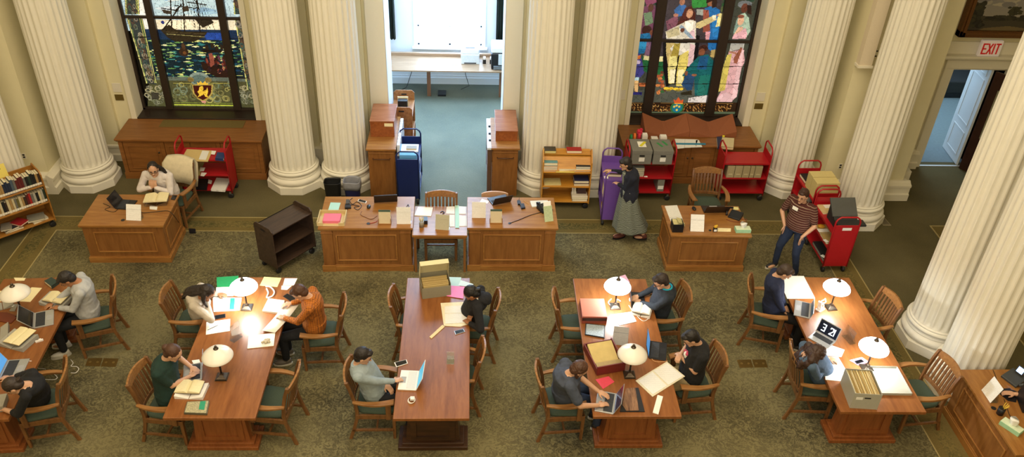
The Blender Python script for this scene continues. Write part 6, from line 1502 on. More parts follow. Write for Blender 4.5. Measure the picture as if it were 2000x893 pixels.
# ------------------------------------------------------------------ right table
q7 = qq(1430, 500, 2.48)
slab('document_sheet', q7(240, 97, 347, 97, 402, 205, 266, 207, 232, 125), TZ, 0.006, M_PAPER, 'large white sheet under the face of the navy sweater reader', 'paper')
laptop(q7(382, 229)[0], q7(376, 303)[0], TZ, 0.215, 105, 'silver laptop of the navy sweater reader', M_ALU, flat('#5d7894', 0.2, name='dull_blue_screen'), scr_h=0.1)
b = MB()
for cx, cz, r in ((0, .06, .055), (0.02, .13, .05)): b.tube([(cx+r*math.cos(a*PI/9), 0.01*math.sin(a), cz+r*math.sin(a*PI/9)) for a in range(18)], 0.009, 8, closed=True)
b.rbox((-.05, 0, .09), (.02, .05, .17), (0, -.2, 0)); b.rbox((0, 0, .008), (.12, .08, .014)); p = at(1602, 605, TZ); one('headphones', b, M_WPLAST, 'white headphones propped behind the silver laptop by the far lit lamp', 'headphones', (p.x, p.y, TZ+.0005), 0.6)
lt = laptop((1593, 646), (1632, 668), TZ, 0.20, 112, 'silver laptop whose dark screen shows large white digits 3 21', M_ALU, flat('#141b2c', 0.15, name='clock_screen'), scr_h=0.20)
wA = (at(1632, 668, TZ+.015)-at(1593, 646, TZ+.015)).length; a = math.radians(112)
b, L = letter_mb('3 21', 0.09, 0.042, 0.014, 0.014); k = MB(); q = Matrix(((1, 0, 0, -L/2+.004), (0, math.sin(a)*0+math.cos(math.radians(22)), math.sin(math.radians(22)), 0.02), (0, -math.sin(math.radians(22)), math.cos(math.radians(22)), 0.06), (0, 0, 0, 1)))
k.M = q; k.add(b.v, b.f); k.build('clock_digits', emit_mat('white_digits', '#dfe9f2', 0.9), lt)
paper(q7(462, 426, 545, 455, 530, 488, 450, 481), TZ, 'white booklet between the clock laptop and the curly haired reader', M_PAPER, 0.01)
paper(q7(445, 486, 515, 491, 550, 550, 525, 607, 452, 600), TZ, 'bright white sheets the curly haired reader writes on', M_PAPER, 0.004)
sign(q7(530, 387)[0], q7(572, 432)[0], TZ, 0.2, 12, 'clear acrylic sign holder in the middle of the right table', clear=True)
paper(q7(568, 505, 628, 490, 662, 513, 610, 530), TZ, 'pink case under the phone by the near lit lamp', flat('#cf9ec8', 0.5, name='pink_case'), 0.006, 'phone_case', 'phone case')
phone(q7(592, 509, 625, 500, 641, 512, 605, 523), TZ+.0075, 'phone on the pink case by the near lit lamp')
t = thing('record_box', 'open grey record box full of manila folders at the near end of the right table', 'box', (4.815, 7.21, TZ+.0005), -0.09); W2, D2, H = .165, .215, .25
b = MB(); b.box(-W2, W2, -D2, -D2+.005, 0, H); b.box(-W2, W2, D2-.005, D2, 0, H); b.box(-W2, -W2+.005, -D2+.005, D2-.005, 0, H); b.box(W2-.005, W2, -D2+.005, D2-.005, 0, H); b.box(-W2+.005, W2-.005, -D2+.005, D2-.005, 0, .005); b.build('box_body', flat('#a9a79a', 0.7, var=0.03, name='light_grey_boxboard'), t)
MB().box(-.03, .045, -D2-.001, -D2, .17, .19).build('hand_hole', M_BLACK, t); MB().box(-.13, -.05, -D2-.002, -D2, .15, .19).build('label_card', M_PAPER, t)
for i in range(20):
    b = MB(); x = -W2+.012+i*.0155; l0 = random.uniform(-.006, .006); b.extrude([(x, -D2+.012, .006), (x+.006, -D2+.012, .006), (x+.01+l0, -D2+.012, H-.02+random.random()*.012), (x+.004+l0, -D2+.012, H-.02+random.random()*.012)], (0, 2*D2-.024, 0)); b.build('folder', M_MANILA if i % 4 else M_CREAMPAPER, t)
P = ccw([Vector((5.12, 7.70, 0)), Vector((5.09, 7.22, 0)), Vector((5.47, 7.21, 0)), Vector((5.52, 7.70, 0))]); c = sum(P, Vector())/4; t = thing('box_lid', 'upturned grey box lid beside the open record box', 'box lid', (c.x, c.y, TZ+.0005), -0.02)
b = MB(); b.box(-.2, .2, -.24, .24, 0, .004); b.box(-.2, .2, -.24, -.236, .004, .035); b.box(-.2, .2, .236, .24, .004, .035); b.box(-.2, -.196, -.236, .236, .004, .035); b.box(.196, .2, -.236, .236, .004, .035); b.build('lid_tray', flat('#a9a79a', 0.7, var=0.03, name='light_grey_boxboard'), t)

# ------------------------------------------------------------------ left table
q1 = qq(0, 520, 5.58)
book_px(q1(480, 160, 560, 120, 640, 165, 560, 222), TZ, 0.045, '#2c3d38', 'dark green book at the far corner next to the grey sweatshirt reader')
cr = at(112, 590, TZ); cradle(cr.x, cr.y, TZ, 0.36, 0.24, -0.25, 0.06, 'grey foam cradle of the grey sweatshirt reader'); open_book(cr.x-.0, cr.y+.01, TZ+.064, 0.28, 0.2, -0.25, 'open cream book on the cradle of the grey sweatshirt reader')
paper(q1(345, 230, 458, 238, 330, 390, 180, 382), TZ, 'large cream sheet right of the left table lamp', M_CREAMPAPER); paper(q1(150, 125, 280, 128, 265, 158, 170, 160), TZ, 'small cream sheet behind the left table lamp', M_CREAMPAPER)
paper(q1(-60, 268, 60, 270, 70, 375, -60, 392), TZ, 'yellowish sheet left of the left table lamp', M_CREAMPAPER)
p = at(*q1(30, 440)[0], TZ); cradle(p.x, p.y, TZ, 0.26, 0.16, 0.5, 0.05, 'grey foam cradle beside the left table lamp')
paper(q1(150, 410, 195, 412, 160, 490, 100, 488), TZ, 'clear pad with a small white disc left of the lamp base', flat('#8f8a80', 0.3, name='clear_grey_pad'), 0.008, 'pad', 'pad'); cyl_thing('round_eraser', 'small white disc on the clear pad', 'eraser', at(*q1(142, 437)[0], TZ+.01), 0.018, 0.012, M_WPLAST)
laptop(q1(365, 678)[0], q1(375, 508)[0], TZ, 0.235, 128, 'silver laptop with a dark screen on the left table', M_ALU, SC_DARK)
slab('leather_folder', q1(-10, 500, 80, 505, 195, 545, 120, 622, -10, 598), TZ, 0.012, flat('#6a2f1e', 0.4, var=0.08, name='brown_leather'), 'reddish brown leather folder on the left table', 'folder')
p = at(*q1(215, 830)[0], TZ); cradle(p.x, p.y, TZ, 0.36, 0.28, -0.32, 0.07, 'grey foam cradle in the middle of the left table'); open_book(p.x+.01, p.y+.03, TZ+.074, 0.24, 0.3, -0.32, 'open cream book on the cradle in the middle of the left table', thick=.012)
p = at(0, 655, TZ); cradle(p.x, p.y, TZ, 0.22, 0.3, 0.4, 0.07, 'grey foam cradle cut off by the left picture edge')
b = MB(); b.rbox((0, 0, .012), (.09, .025, .022)); b.rbox((.01, .015, .02), (.03, .02, .012)); p = at(*q1(432, 822)[0], TZ); one('white_clip', b, M_WPLAST, 'small white clip near the right edge of the left table', 'clip', (p.x, p.y, TZ+.0005), 0.5)
laptop((-3, 741), (16, 703), TZ, 0.25, 112, 'large silver laptop with a blue screen at the lower left', M_ALU, SC_BLUE)
laptop_fix = 0
card_box_px(at(3, 785, TZ).x-.02, at(3, 795, TZ).y, TZ, 0.22, 0.2, 0.09, 0.2, flat('#8f8a7c', 0.7, name='grey_tan_card'), 'small tan box under the arms of the slumped reader in black', True, slot=False)
cable([(57, 706, TZ), (66, 708, .7), (74, 720, .3), (88, 722, 0), (110, 735, 0), (108, 742, 0), (85, 742, 0)], 0, 0.005, M_WPLAST, 'white charger cord hanging from the left table to the carpet'); cable([(138, 703), (143, 710), (139, 716), (150, 717), (154, 722), (148, 729), (139, 729)], 0, 0.005, M_WPLAST, 'white cord looped on the carpet behind the lower left chair')

# ------------------------------------------------------------------ left desk
zL = 0.723; q2 = qq(0, 250, 2.976)
laptop(q2(668, 468)[0], q2(714, 414)[0], zL, 0.24, 118, 'black laptop with its dark lid towards us on the left oak desk', M_BLACK, SC_DARK, scr_h=.2)
sign(q2(733, 537)[0], q2(820, 541)[0], zL, 0.25, 28, 'white printed sign leaning on the left oak desk')
cyl_thing('cable_grommet', 'black cable grommet in the left oak desk', 'grommet', at(*q2(715, 537)[0], zL-.002), 0.03, 0.006, M_BLACK)
p = at(*q2(912, 435)[0], zL); cradle(p.x, p.y, zL, 0.34, 0.22, 0.12, 0.07, 'clear stand under the open book of the woman in white', M_ACRYL); open_book(p.x, p.y+.02, zL+.075, 0.36, 0.25, 0.12, 'open cream book in front of the woman in white')
paper(q2(870, 455, 915, 458, 912, 476, 870, 472), zL, 'white slip below the open book on the left desk')
phone(q2(1003, 390, 1030, 392, 1016, 418, 992, 414), zL, 'black phone near the right corner of the left desk')
cable([q2(600, 440)[0], q2(640, 460)[0], q2(610, 475)[0], q2(660, 490)[0], q2(690, 470)[0]], zL, 0.004, M_BLACK, 'black cord curling left of the sign on the left desk')
cable([(q2(815, 480)[0]), (q2(830, 495)[0]), (q2(900, 490)[0]), (q2(975, 484)[0]), (q2(1010, 510)[0]+(.68,)), (q2(1040, 550)[0]+(.3,)), (q2(1075, 580)[0]+(0,)), (q2(1100, 592)[0]+(0,))], zL, 0.005, M_BLACK, 'black power cord running off the left desk to the floor')
slab('power_brick', q2(1097, 584, 1135, 586, 1137, 606, 1100, 605), 0, .035, M_BLACK, 'black power brick on the carpet beside the left desk', 'power brick')
cable([q2(1128, 606)[0], q2(1120, 620)[0], q2(1140, 625)[0], q2(1165, 630)[0]], 0, 0.004, M_BLACK, 'short black lead on the carpet by the power brick')
# coat over the chair behind the woman
cp, crz = Vector((-4.93, 12.13, 0)), -PI/2-0.22
b = MB(); R_ = []
for z, x0, x1, w in ((0.46, -0.37, -0.34, .20), (0.62, -0.37, -0.335, .24), (0.80, -0.385, -0.35, .27), (0.93, -0.405, -0.36, .28), (1.0, -0.40, -0.37, .24), (0.99, -0.365, -.355, .24), (0.93, -.275, -.27, .27), (0.75, -.235, -.23, .27), (0.6, -.21, -.205, .22)):
    R_.append([(x0+.012*math.sin(9*y+z*5), y*w/0.28, z+.02*math.cos(y*8)) for y in [(-.28+.56*i/16) for i in range(17)]])
b.loft(R_, closed=False); co = one('coat', b, cl('#cfc3a6', 'cream_wool'), 'cream coat draped over the chair back behind the woman in white', 'coat', cp, crz)
m_ = co.modifiers.new('thickness', 'SOLIDIFY'); m_.thickness = 0.022; m_.offset = -1

# ------------------------------------------------------------------ central desks
zC = 0.839; q8 = qq(480, 280, 3.3075); q9 = qq(800, 250, 2.9775); zR = 0.843
paper(q8(548, 382, 613, 384, 596, 439, 530, 437), zC, 'mint green sheet behind the letter tray', M_MINT, 0.004)
P = ccw(px3(q8(484, 438, 634, 436, 632, 533, 482, 532), zC+.03)); c = sum(P, Vector())/4; w2 = (P[1]-P[0]).length/2; d2 = (P[2]-P[1]).length/2
if w2 < d2: w2, d2 = d2, w2
t = thing('letter_tray', 'pale wooden letter tray holding pink paper on the left central desk', 'letter tray', (c.x, c.y, zC+.0005), 0); b = MB(); b.box(-w2, w2, -d2, d2, 0, .006); b.box(-w2, -w2+.012, -d2, d2, .006, .075); b.box(w2-.012, w2, -d2, d2, .006, .075); b.box(-w2+.012, w2-.012, d2-.01, d2, .006, .07); b.box(-w2+.012, -w2+.09, -d2, -d2+.01, .006, .06); b.box(w2-.09, w2-.012, -d2, -d2+.01, .006, .06); b.build('tray', flat('#cdb883', 0.6, var=0.05, name='pale_tray_wood'), t, .002)
one('paper_stack', MB().box(-.13, .13, -.11, .10, 0, .045), M_PINK, 'pink paper stack in the letter tray', 'paper stack', (c.x, c.y, zC+.007))
phone(q8(731, 359, 782, 373, 775, 387, 722, 374), zC, 'white phone on the left central desk', M_WPLAST)
slab('power_adapter', q8(642, 392, 678, 392, 680, 414, 640, 415), zC, .03, M_BLACK, 'black power adapter on the left central desk', 'adapter')
slab('stapler', q8(648, 362, 668, 362, 672, 388, 646, 390), zC, .04, flat('#3f3a36', 0.4, name='dark_grey_metal'), 'dark stapler behind the adapter on the left central desk', 'stapler')
cable([q8(690, 356)[0], q8(672, 372)[0], q8(690, 395)[0], q8(720, 380)[0], q8(748, 405)[0], q8(725, 432)[0], q8(700, 415)[0], q8(735, 408)[0], q8(680, 400)[0], q8(655, 432)[0], q8(645, 418)[0]], zC, 0.005, M_BLACK, 'tangled black cord on the left central desk')
def mouse(px, z, rz, label):
    p = at(*px, z); return one('computer_mouse', MB().ell((0, 0, .012), (.055, .032, .022)), M_BLACK, label, 'mouse', (p.x, p.y, p.z+.008), rz)
mouse(q8(795, 415)[0], zC, 1.6, 'black mouse on the left central desk')
laptop(q8(980, 372)[0], q8(830, 380)[0], zC, 0.2, 118, 'laptop seen from behind on the left central desk', M_BLACK, SC_BLUE, scr_h=.2)
cable([q8(750, 440)[0], q8(742, 462)[0], q8(775, 480)[0], q8(815, 492)[0], q8(850, 470)[0]], zC, 0.004, flat('#6a3d22', 0.5, name='brown_cord'), 'thin brown cord on the left central desk')
cyl_thing('cable_grommet', 'black cable grommet in the left central desk', 'grommet', at(*q8(793, 520)[0], zC-.002), 0.03, 0.006, M_BLACK)
cable([q8(800, 520)[0], q8(840, 510)[0], q8(850, 500)[0]], zC, .005, flat('#a33428', 0.5, name='red_cord'), 'short red cord by the card stand on the left central desk')
cable([q8(1038, 425)[0], q8(1053, 412)[0], q8(1048, 398)[0], q8(1040, 415)[0], q8(1058, 424)[0]], zC, .006, M_BLACK, 'black coiled cord at the right rear of the left central desk')
def cardstand(bl, br, z, label):
    A, B = at(*bl, z), at(*br, z); c = (A+B)/2; w = (B-A).length
    t = thing('card_stand', label, 'card stand', (c.x, c.y+.05, z+.0005), 0); MB().box(-w/2-.01, w/2+.01, -.05, .06, 0, .012).box(-w/2-.01, -w/2, -.05, .06, .012, .1).box(w/2, w/2+.01, -.05, .06, .012, .1).build('wooden_holder', M_DESK, t, .002)
    MB().extrude([(-w/2, -.04, .012), (w/2, -.04, .012), (w/2, .0, .2), (-w/2, .0, .2)], (0, .04, 0)).build('cards', flat('#cfc0a0', 0.7, var=0.04, name='card_stock'), t); MB().extrude([(-w/2, 0.0, .2), (w/2, 0.0, .2), (w/2, .006, .232), (-w/2, .006, .232)], (0, .004, 0)).build('header_card', flat('#3f5648', 0.6, name='dark_green_print'), t)
    return t
cardstand(q8(860, 524)[0], q8(936, 527)[0], zC, 'wooden stand of cards on the left central desk')
sign(q8(976, 523)[0], q8(1067, 523)[0], zC, 0.28, 12, 'white printed sign at the right corner of the left central desk')
# small table
zS = 0.76
slab('paper_stack', q9(48, 460, 136, 462, 125, 512, 28, 508), zS, .012, M_PAPER, 'white papers at the left of the small central table', 'paper stack')
p = at(*q9(70, 575)[0], zS); t = thing('pencil_cup', 'pencil cup with yellow pencils on the small central table', 'pencil cup', p+Vector((0, 0, .0005))); MB().lathe([(.036, 0), (.04, .1)], n=18).build('cup', flat('#8a8478', 0.5, var=0.1, name='tin_cup'), t); b = MB()
for i in range(7): a = i*0.9; b.tube([(.015*math.cos(a), .015*math.sin(a), .09), (.035*math.cos(a), .035*math.sin(a), .17)], .004, 6)
b.build('pencils', flat('#d9c24a', 0.5, name='yellow_pencil'), t)
slab('black_cube_box', q9(73, 515, 104, 515, 104, 540, 73, 540), zS, .07, M_BLACK, 'black note cube on the small central table', 'box')
cable([q9(180, 495)[0], q9(190, 488)[0], q9(202, 495)[0], q9(192, 502)[0]], zS, .008, flat('#22264a', 0.4, name='navy_clip'), 'navy ring clip on the small central table', 'clip', 'clip')
sign(q9(149, 590)[0], q9(229, 597)[0], zS, 0.25, 14, 'printed sign on the small central table', flat('#b9b49c', 0.7, var=0.05, scale=60, name='tan_sign_card'))
for i, (a, l2) in enumerate(((q9(215, 458, 262, 456, 262, 500, 212, 498), 'upper left'), (q9(285, 455, 328, 458, 328, 500, 284, 500), 'upper right'), (q9(232, 505, 262, 505, 262, 574, 230, 574), 'lower left'), (q9(286, 508, 332, 512, 334, 571, 286, 571), 'lower right'))):
    slab('form_pile', a, zS, .006, M_TEXT, l2+' pile of white forms on the small central table', 'paper', 'forms on the small table')
paper(q9(264, 450, 286, 450, 289, 581, 266, 581), zS+.008, 'mint strip of paper between the piles of forms', M_MINT, .002)
# right central desk
sign(q9(362, 524)[0], q9(442, 525)[0], zR, 0.27, 10, 'white printed sign at the left corner of the right central desk')
paper(q9(420, 412, 462, 425, 452, 440, 408, 432), zR, 'white sheet behind the sign on the right central desk')
laptop(q9(588, 425)[0], q9(482, 447)[0], zR, 0.22, 118, 'black laptop with bluish deck seen from behind on the right central desk', M_BLACK, SC_BLUE, scr_h=.19)
cardstand(q9(469, 556)[0], q9(536, 560)[0], zR, 'wooden stand of cards on the right central desk')
slab('power_adapter', q9(640, 440, 664, 438, 673, 462, 650, 466), zR, .03, M_BLACK, 'black adapter on the right central desk', 'adapter'); slab('small_speaker', q9(625, 420, 643, 420, 650, 440, 630, 442), zR, .03, M_BLACK, 'small black device behind the adapter on the right central desk', 'device')
cable([q9(638, 405)[0], q9(636, 420)[0]], zR, .003, M_BLACK, 'short black wire by the adapter on the right central desk'); cable([q9(662, 424)[0], q9(692, 445)[0]], zR, .004, flat('#d09a3c', 0.5, name='pencil_yellow'), 'yellow pencil on the right central desk', 'pencil', 'pencil')
slab('desk_tray', q9(700, 424, 802, 420, 808, 438, 800, 452, 712, 458), zR, .02, flat('#d9d4c4', 0.5, var=0.05, name='ivory_tray'), 'ivory tray with dark marks on the right central desk', 'tray')
slab('stamp_case', q9(735, 432, 760, 430, 762, 445, 738, 447), zR+.0215, .004, M_BLACK, 'black marks on the ivory tray', 'stamp')
p = at(*q9(785, 475)[0], zR); t = thing('desk_telephone', 'black desk telephone on the right central desk', 'telephone', p+Vector((0, 0, .0005)), 0.5); MB().extrude([(-.1, -.09, 0), (-.1, .09, 0), (-.1, .09, .07), (-.1, -.09, .025)], (.2, 0, 0)).build('telephone_base', M_BLACK, t, .006)
MB().tube([(-.08, -.07, .06), (-.08, -.05, .085), (-.08, .05, .115), (-.08, .08, .10)], [.024, .014, .014, .024], 10).build('handset', M_BLACK, t)
p = at(*q9(812, 545)[0], zR); t = thing('leaflet_holder', 'leaflets with pale green print leaning on the telephone', 'leaflets', p+Vector((0, 0, .0005)), 0.25); MB().extrude([(-.07, 0, 0), (.07, 0, 0), (.07, .12, .21), (-.07, .12, .21)], (0, .012, 0)).build('leaflet_front', flat('#a9b790', 0.6, var=0.15, scale=50, name='green_leaflet'), t); MB().extrude([(-.06, .1, .15), (.06, .1, .15), (.06, .16, .27), (-.06, .16, .27)], (0, .012, 0)).build('leaflet_rear', M_PAPER, t)
cable([q9(765, 492)[0], q9(700, 510)[0], q9(640, 535)[0], q9(582, 556)[0]], zR, .005, M_BLACK, 'black telephone cord across the right central desk'); cyl_thing('cable_grommet', 'black cable grommet in the right central desk', 'grommet', at(*q9(582, 556)[0], zR-.002), 0.025, 0.006, M_BLACK)

# ------------------------------------------------------------------ desk by the standing man
zX = 0.723; q10 = qq(1260, 300, 3.435)
slab('paper_stack', q10(132, 352, 214, 346, 246, 425, 162, 430), zX, .008, M_TEXT, 'white papers at the far left corner of the desk with the tissue box', 'paper stack'); slab('paper_stack', q10(163, 432, 247, 426, 262, 480, 190, 495), zX, .008, M_TEXT, 'white papers next to the black bin on the desk with the tissue box', 'paper stack')
p = at(*q10(216, 527)[0], zX); t = thing('scrap_bin', 'black open box of yellow scrap paper on the desk corner', 'box', (p.x, p.y+.07, zX+.0005)); b = MB(); s_ = .085; h = .15; b.box(-s_, s_, -s_, -s_+.004, 0, h); b.box(-s_, s_, s_-.004, s_, 0, h); b.box(-s_, -s_+.004, -s_+.004, s_-.004, 0, h); b.box(s_-.004, s_, -s_+.004, s_-.004, 0, h); b.box(-s_, s_, -s_, s_, 0, .004); b.build('bin', M_BLACK, t)
b = MB(); b.rbox((0, .02, .12), (.15, .12, .01), (.5, .1, .1)); b.rbox((.05, .03, .145), (.14, .11, .006), (.4, .5, .5)); b.rbox((.1, .03, .10), (.10, .08, .004), (.3, .9, .2)); b.build('scrap_paper', flat('#c9c08a', 0.7, var=0.08, name='yellow_scrap'), t)
sign(q10(303, 523)[0], q10(394, 526)[0], zX, 0.27, 32, 'white printed sign leaning on the desk with the tissue box'); mouse(q10(327, 375)[0], zX, 1.7, 'black mouse on the desk with the tissue box')
cable([q10(330, 388)[0], q10(300, 405)[0], q10(318, 425)[0], q10(365, 425)[0]], zX, .004, flat('#c06a2c', 0.5, name='orange_cord'), 'orange cord on the desk with the tissue box')
laptop(q10(555, 392)[0], q10(395, 394)[0], zX, 0.2, 120, 'dark laptop seen from behind on the desk with the tissue box', flat('#2b1f18', 0.4, name='dark_brown_shell'), SC_DARK, scr_h=.2)
p = at(*q10(605, 425)[0], zX); t = thing('desk_telephone', 'black desk telephone on the desk with the tissue box', 'telephone', p+Vector((0, 0, .0005)), -.6); MB().extrude([(-.1, -.09, 0), (-.1, .09, 0), (-.1, .09, .07), (-.1, -.09, .025)], (.2, 0, 0)).build('telephone_base', M_BLACK, t, .006); MB().tube([(-.13, -.06, .02), (-.15, .0, .06), (-.13, .07, .09), (-.09, .1, .09)], [.02, .012, .012, .02], 10).build('handset', M_BLACK, t)
paper(q10(587, 358, 624, 360, 628, 376, 592, 378), zX, 'yellow sticky note on the desk with the tissue box', flat('#e2dc9a', 0.6, name='sticky_yellow'), .006)
cable([q10(640, 440)[0], q10(680, 445)[0], q10(670, 458)[0], q10(600, 460)[0], q10(545, 445)[0]], zX, .005, flat('#7a3a22', 0.5, name='dark_orange_cord'), 'brown telephone cord on the desk with the tissue box')
p = at(*q10(470, 530)[0], zX); t = thing('glue_bottle', 'small yellow-topped bottle with a white label on the desk', 'bottle', p+Vector((0, .03, .0005))); MB().box(-.03, .03, -.02, .02, 0, .07).build('bottle_body', M_BLACK, t, .004); MB().box(-.022, .022, -.0225, -.0205, .012, .05).build('bottle_label', M_PAPER, t); MB().ell((0, 0, .09), (.028, .022, .03)).ell((.018, 0, .11), .016).build('yellow_top', flat('#d3a522', 0.4, name='yellow_plastic'), t)
cyl_thing('cable_grommet', 'black cable grommet beside the small bottle', 'grommet', at(*q10(435, 517)[0], zX-.002), 0.022, 0.006, M_BLACK)
t = sign(q10(485, 524)[0], q10(575, 526)[0], zX, .055, 30, 'cream name plate with dark lettering on the desk front edge', flat('#e0d3a0', 0.6, name='cream_plate'), 'name_plate')
def tissue(p, rz, label, w=.12, d=.06):
    t = thing('tissue_box', label, 'tissue box', (p.x, p.y, p.z+.0005), rz); MB().box(-w, w, -d, d, 0, .06).build('box_body', flat('#9ccaa4', 0.6, var=0.08, scale=25, name='mint_tissue_box'), t, .002); MB().box(-w+.004, w-.004, -d+.004, d-.004, .0605, .0615).build('box_top', flat('#d4e2c4', 0.6, name='pale_box_top'), t)
    b = MB(); R = []
    for i in range(7):
        u = i/6; R.append([((.03+.02*u+.012*math.sin(3*a+u*4))*math.cos(a), (.018+.02*u)*math.sin(a)+.01*u, .06+.09*u*(1-.15*math.sin(2*a))) for a in [2*PI*j/16 for j in range(16)]])
    b.loft(R); b.build('tissue', M_PAPER, t); return t
p = at(*q10(652, 520)[0], zX); tissue(Vector((p.x, p.y, zX)), 0.0, 'mint green tissue box on the desk by the standing man')

# ------------------------------------------------------------------ corner desk at the lower right
zD = 0.76; q11 = qq(1820, 680, 4.194)
p = at(*q11(665, 265)[0], zD); t = thing('desk_telephone', 'office telephone with a lit blue-white display on the corner desk', 'telephone', p+Vector((0, 0, .0005)), -1.15)
MB().extrude([(-.11, -.1, 0), (-.11, .1, 0), (-.11, .1, .09), (-.11, -.1, .03)], (.22, 0, 0)).build('telephone_base', flat('#3b3f42', 0.4, name='charcoal_plastic'), t, .006); MB().extrude([(-.055, .04, .10), (.055, .04, .10), (.055, .085, .19), (-.055, .085, .19)], (0, .01, -.006)).build('display_bezel', M_BLACK, t); MB().extrude([(-.04, .044, .115), (.04, .044, .115), (.04, .077, .18), (-.04, .077, .18)], (0, -.002, .001)).build('lit_display', emit_mat('lit_phone_display', '#9fc4ff', 2.5), t)
MB().tube([(.13, -.08, .05), (.15, -.04, .08), (.15, .05, .1), (.13, .09, .09)], [.024, .014, .014, .024], 10).build('handset', flat('#3b3f42', 0.4, name='charcoal_plastic'), t)
sign(q11(405, 345)[0], q11(478, 452)[0], zD, 0.25, 18, 'white printed sign on the corner desk', name='desk_sign')
slab('mouse_pad', q11(548, 335, 640, 328, 700, 400, 690, 445, 625, 432, 556, 375), zD, .004, M_BLACK, 'black mouse pad under the hand on the corner desk', 'mouse pad')
mouse(q11(662, 372)[0], zD+.004, -.4, 'black mouse under the hand on the corner desk')
cyl_thing('cable_grommet', 'black cable grommet in the corner desk', 'grommet', at(*q11(505, 495)[0], zD-.002), 0.03, 0.006, M_BLACK)
p = at(*q11(558, 545)[0], zD); t = thing('pencil_cup', 'black mesh pencil cup with yellow pencils on the corner desk', 'pencil cup', p+Vector((0, 0.01, .0005))); MB().lathe([(.04, 0), (.043, .1)], n=18).build('cup', M_BLACK, t); b = MB()
for i in range(5): a = i*.5-1.2; b.tube([(.015*math.cos(a), .015*math.sin(a), .09), (.06*math.cos(a), .05*math.sin(a), .16)], .0045, 6)
b.build('pencils', flat('#d9b43a', 0.5, name='yellow_pencil2'), t)
p = at(*q11(645, 660)[0], zD); tissue(Vector((p.x, p.y, zD)), -1.0, 'mint green tissue box on the corner desk')
cable([q11(500, 182)[0], q11(520, 230)[0], q11(550, 330)[0]], zD, .004, M_BLACK, 'black cord along the rear of the corner desk'); cable([q11(590, 420)[0], q11(612, 480)[0], q11(640, 560)[0], q11(710, 645)[0]], zD, .004, M_BLACK, 'black cord crossing the middle of the corner desk')
laptop((1997, 805), (1984, 771), zD, 0.22, 80, 'black laptop cut off by the right picture edge', M_BLACK, SC_DARK, scr_h=.2)
# ------------------------------------------------------------------ library cart of books at the left
CANG = math.radians(41.8); cu = Vector((math.cos(CANG), math.sin(CANG), 0)); cn = Vector((math.sin(CANG), -math.cos(CANG), 0)); CC = Vector((-7.38, 11.72, 0))
lc = wood_cart(CC.x, CC.y, CANG, wood('tan_cart_wood', '#8a5a22', '#b07c38', 'x', 0.4), 'tan wooden library cart packed with labelled books at the left edge', 1.0, 0.44, 1.06, (0.17, 0.50, 0.82), solid=False)
MB().box(-.48, .48, .20, .215, .17, 1.0).build('back_board', wood('tan_cart_wood', '#8a5a22', '#b07c38', 'x', 0.4), lc)
pal = [('black', '#1b1b1d'), ('navy', '#232c44'), ('dark brown', '#3a2a20'), ('maroon', '#5e2020'), ('grey', '#6f6d68'), ('tan', '#a38454'), ('cream', '#cbbd98'), ('dark green', '#28382c'), ('red', '#a32424'), ('olive', '#6a6236'), ('slate blue', '#4b5a6a'), ('pale grey', '#aaa69a')]
PG = flat('#dcd2b4', 0.8, var=0.05, name='page_tops'); PL = flat('#e6e2d6', 0.7, var=0.01, name='spine_labels')
orders = {0.82: 'top', 0.50: 'middle'}; nums = ['first', 'second', 'third', 'fourth', 'fifth', 'sixth', 'seventh', 'eighth', 'ninth', 'tenth', 'eleventh', 'twelfth', 'thirteenth', 'fourteenth', 'fifteenth', 'sixteenth', 'seventeenth', 'eighteenth', 'nineteenth', 'twentieth', 'twenty-first', 'twenty-second', 'twenty-third', 'twenty-fourth', 'twenty-fifth', 'twenty-sixth', 'twenty-seventh', 'twenty-eighth']
seqs = {0.82: [2, 5, 0, 0, 7, 0, 4, 3, 3, 3, 4, 10, 1, 1, 1, 5, 5, 2, 4, 7, 0, 0, 1, 0], 0.50: [7, 11, 6, 0, 11, 4, 8, 3, 2, 5, 6, 9, 4, 6, 5, 6, 2, 0, 6, 5, 6, 5, 3, 8]}
rb = random.Random(4)
for z, seq in seqs.items():
    s = 0.475
    for i, ci in enumerate(seq):
        t_ = 0.030+rb.random()*0.011
        if s-t_ < -0.48: break
        x = s-t_/2; s -= t_+0.001; p = CC+cu*x+cn*0.105
        nm, hx = pal[ci]
        sbook(p.x, p.y, z, t_, 0.17, 0.205+rb.random()*0.05, CANG, [flat(hx, 0.55, var=0.08, name='book_cloth_'+hx.strip('#')), PG, PL], '%s book, %s from the right on the %s shelf of the library cart' % (nm, nums[i], orders[z]), 'labelled books on the library cart')
for i, (x, dz, w, t_, rr, hx, lb) in enumerate([(0.28, 0, .30, .03, .1, '#b9b5a4', 'white book lowest in the right pile on the bottom shelf of the library cart'), (0.25, .031, .32, .025, -.25, '#8f8d80', 'grey picture book topping the right pile on the bottom shelf of the library cart'),
        (-0.12, 0, .34, .02, .0, '#c9c5b4', 'pale flat book lowest on the bottom shelf of the library cart, left pile'), (-0.16, .021, .28, .03, .2, '#2a2c30', 'black book in the left pile on the bottom shelf of the library cart'), (0.0, .052, .22, .025, .5, '#a3252b', 'red book lying askew on the bottom shelf of the library cart'), (-.2, .052, .2, .02, -.3, '#8a8478', 'grey book on the left pile on the bottom shelf of the library cart')]):
    p = CC+cu*x+cn*0.07; bbook(p.x, p.y, 0.17+dz, w*.8, .22, t_, CANG+rr, hx, lb)
p = CC+cu*(-0.16)-cn*0.12; t = thing('shelf_sign', 'yellow sign headed Recent Books on top of the library cart', 'sign', (p.x, p.y, .985+.0), CANG); 
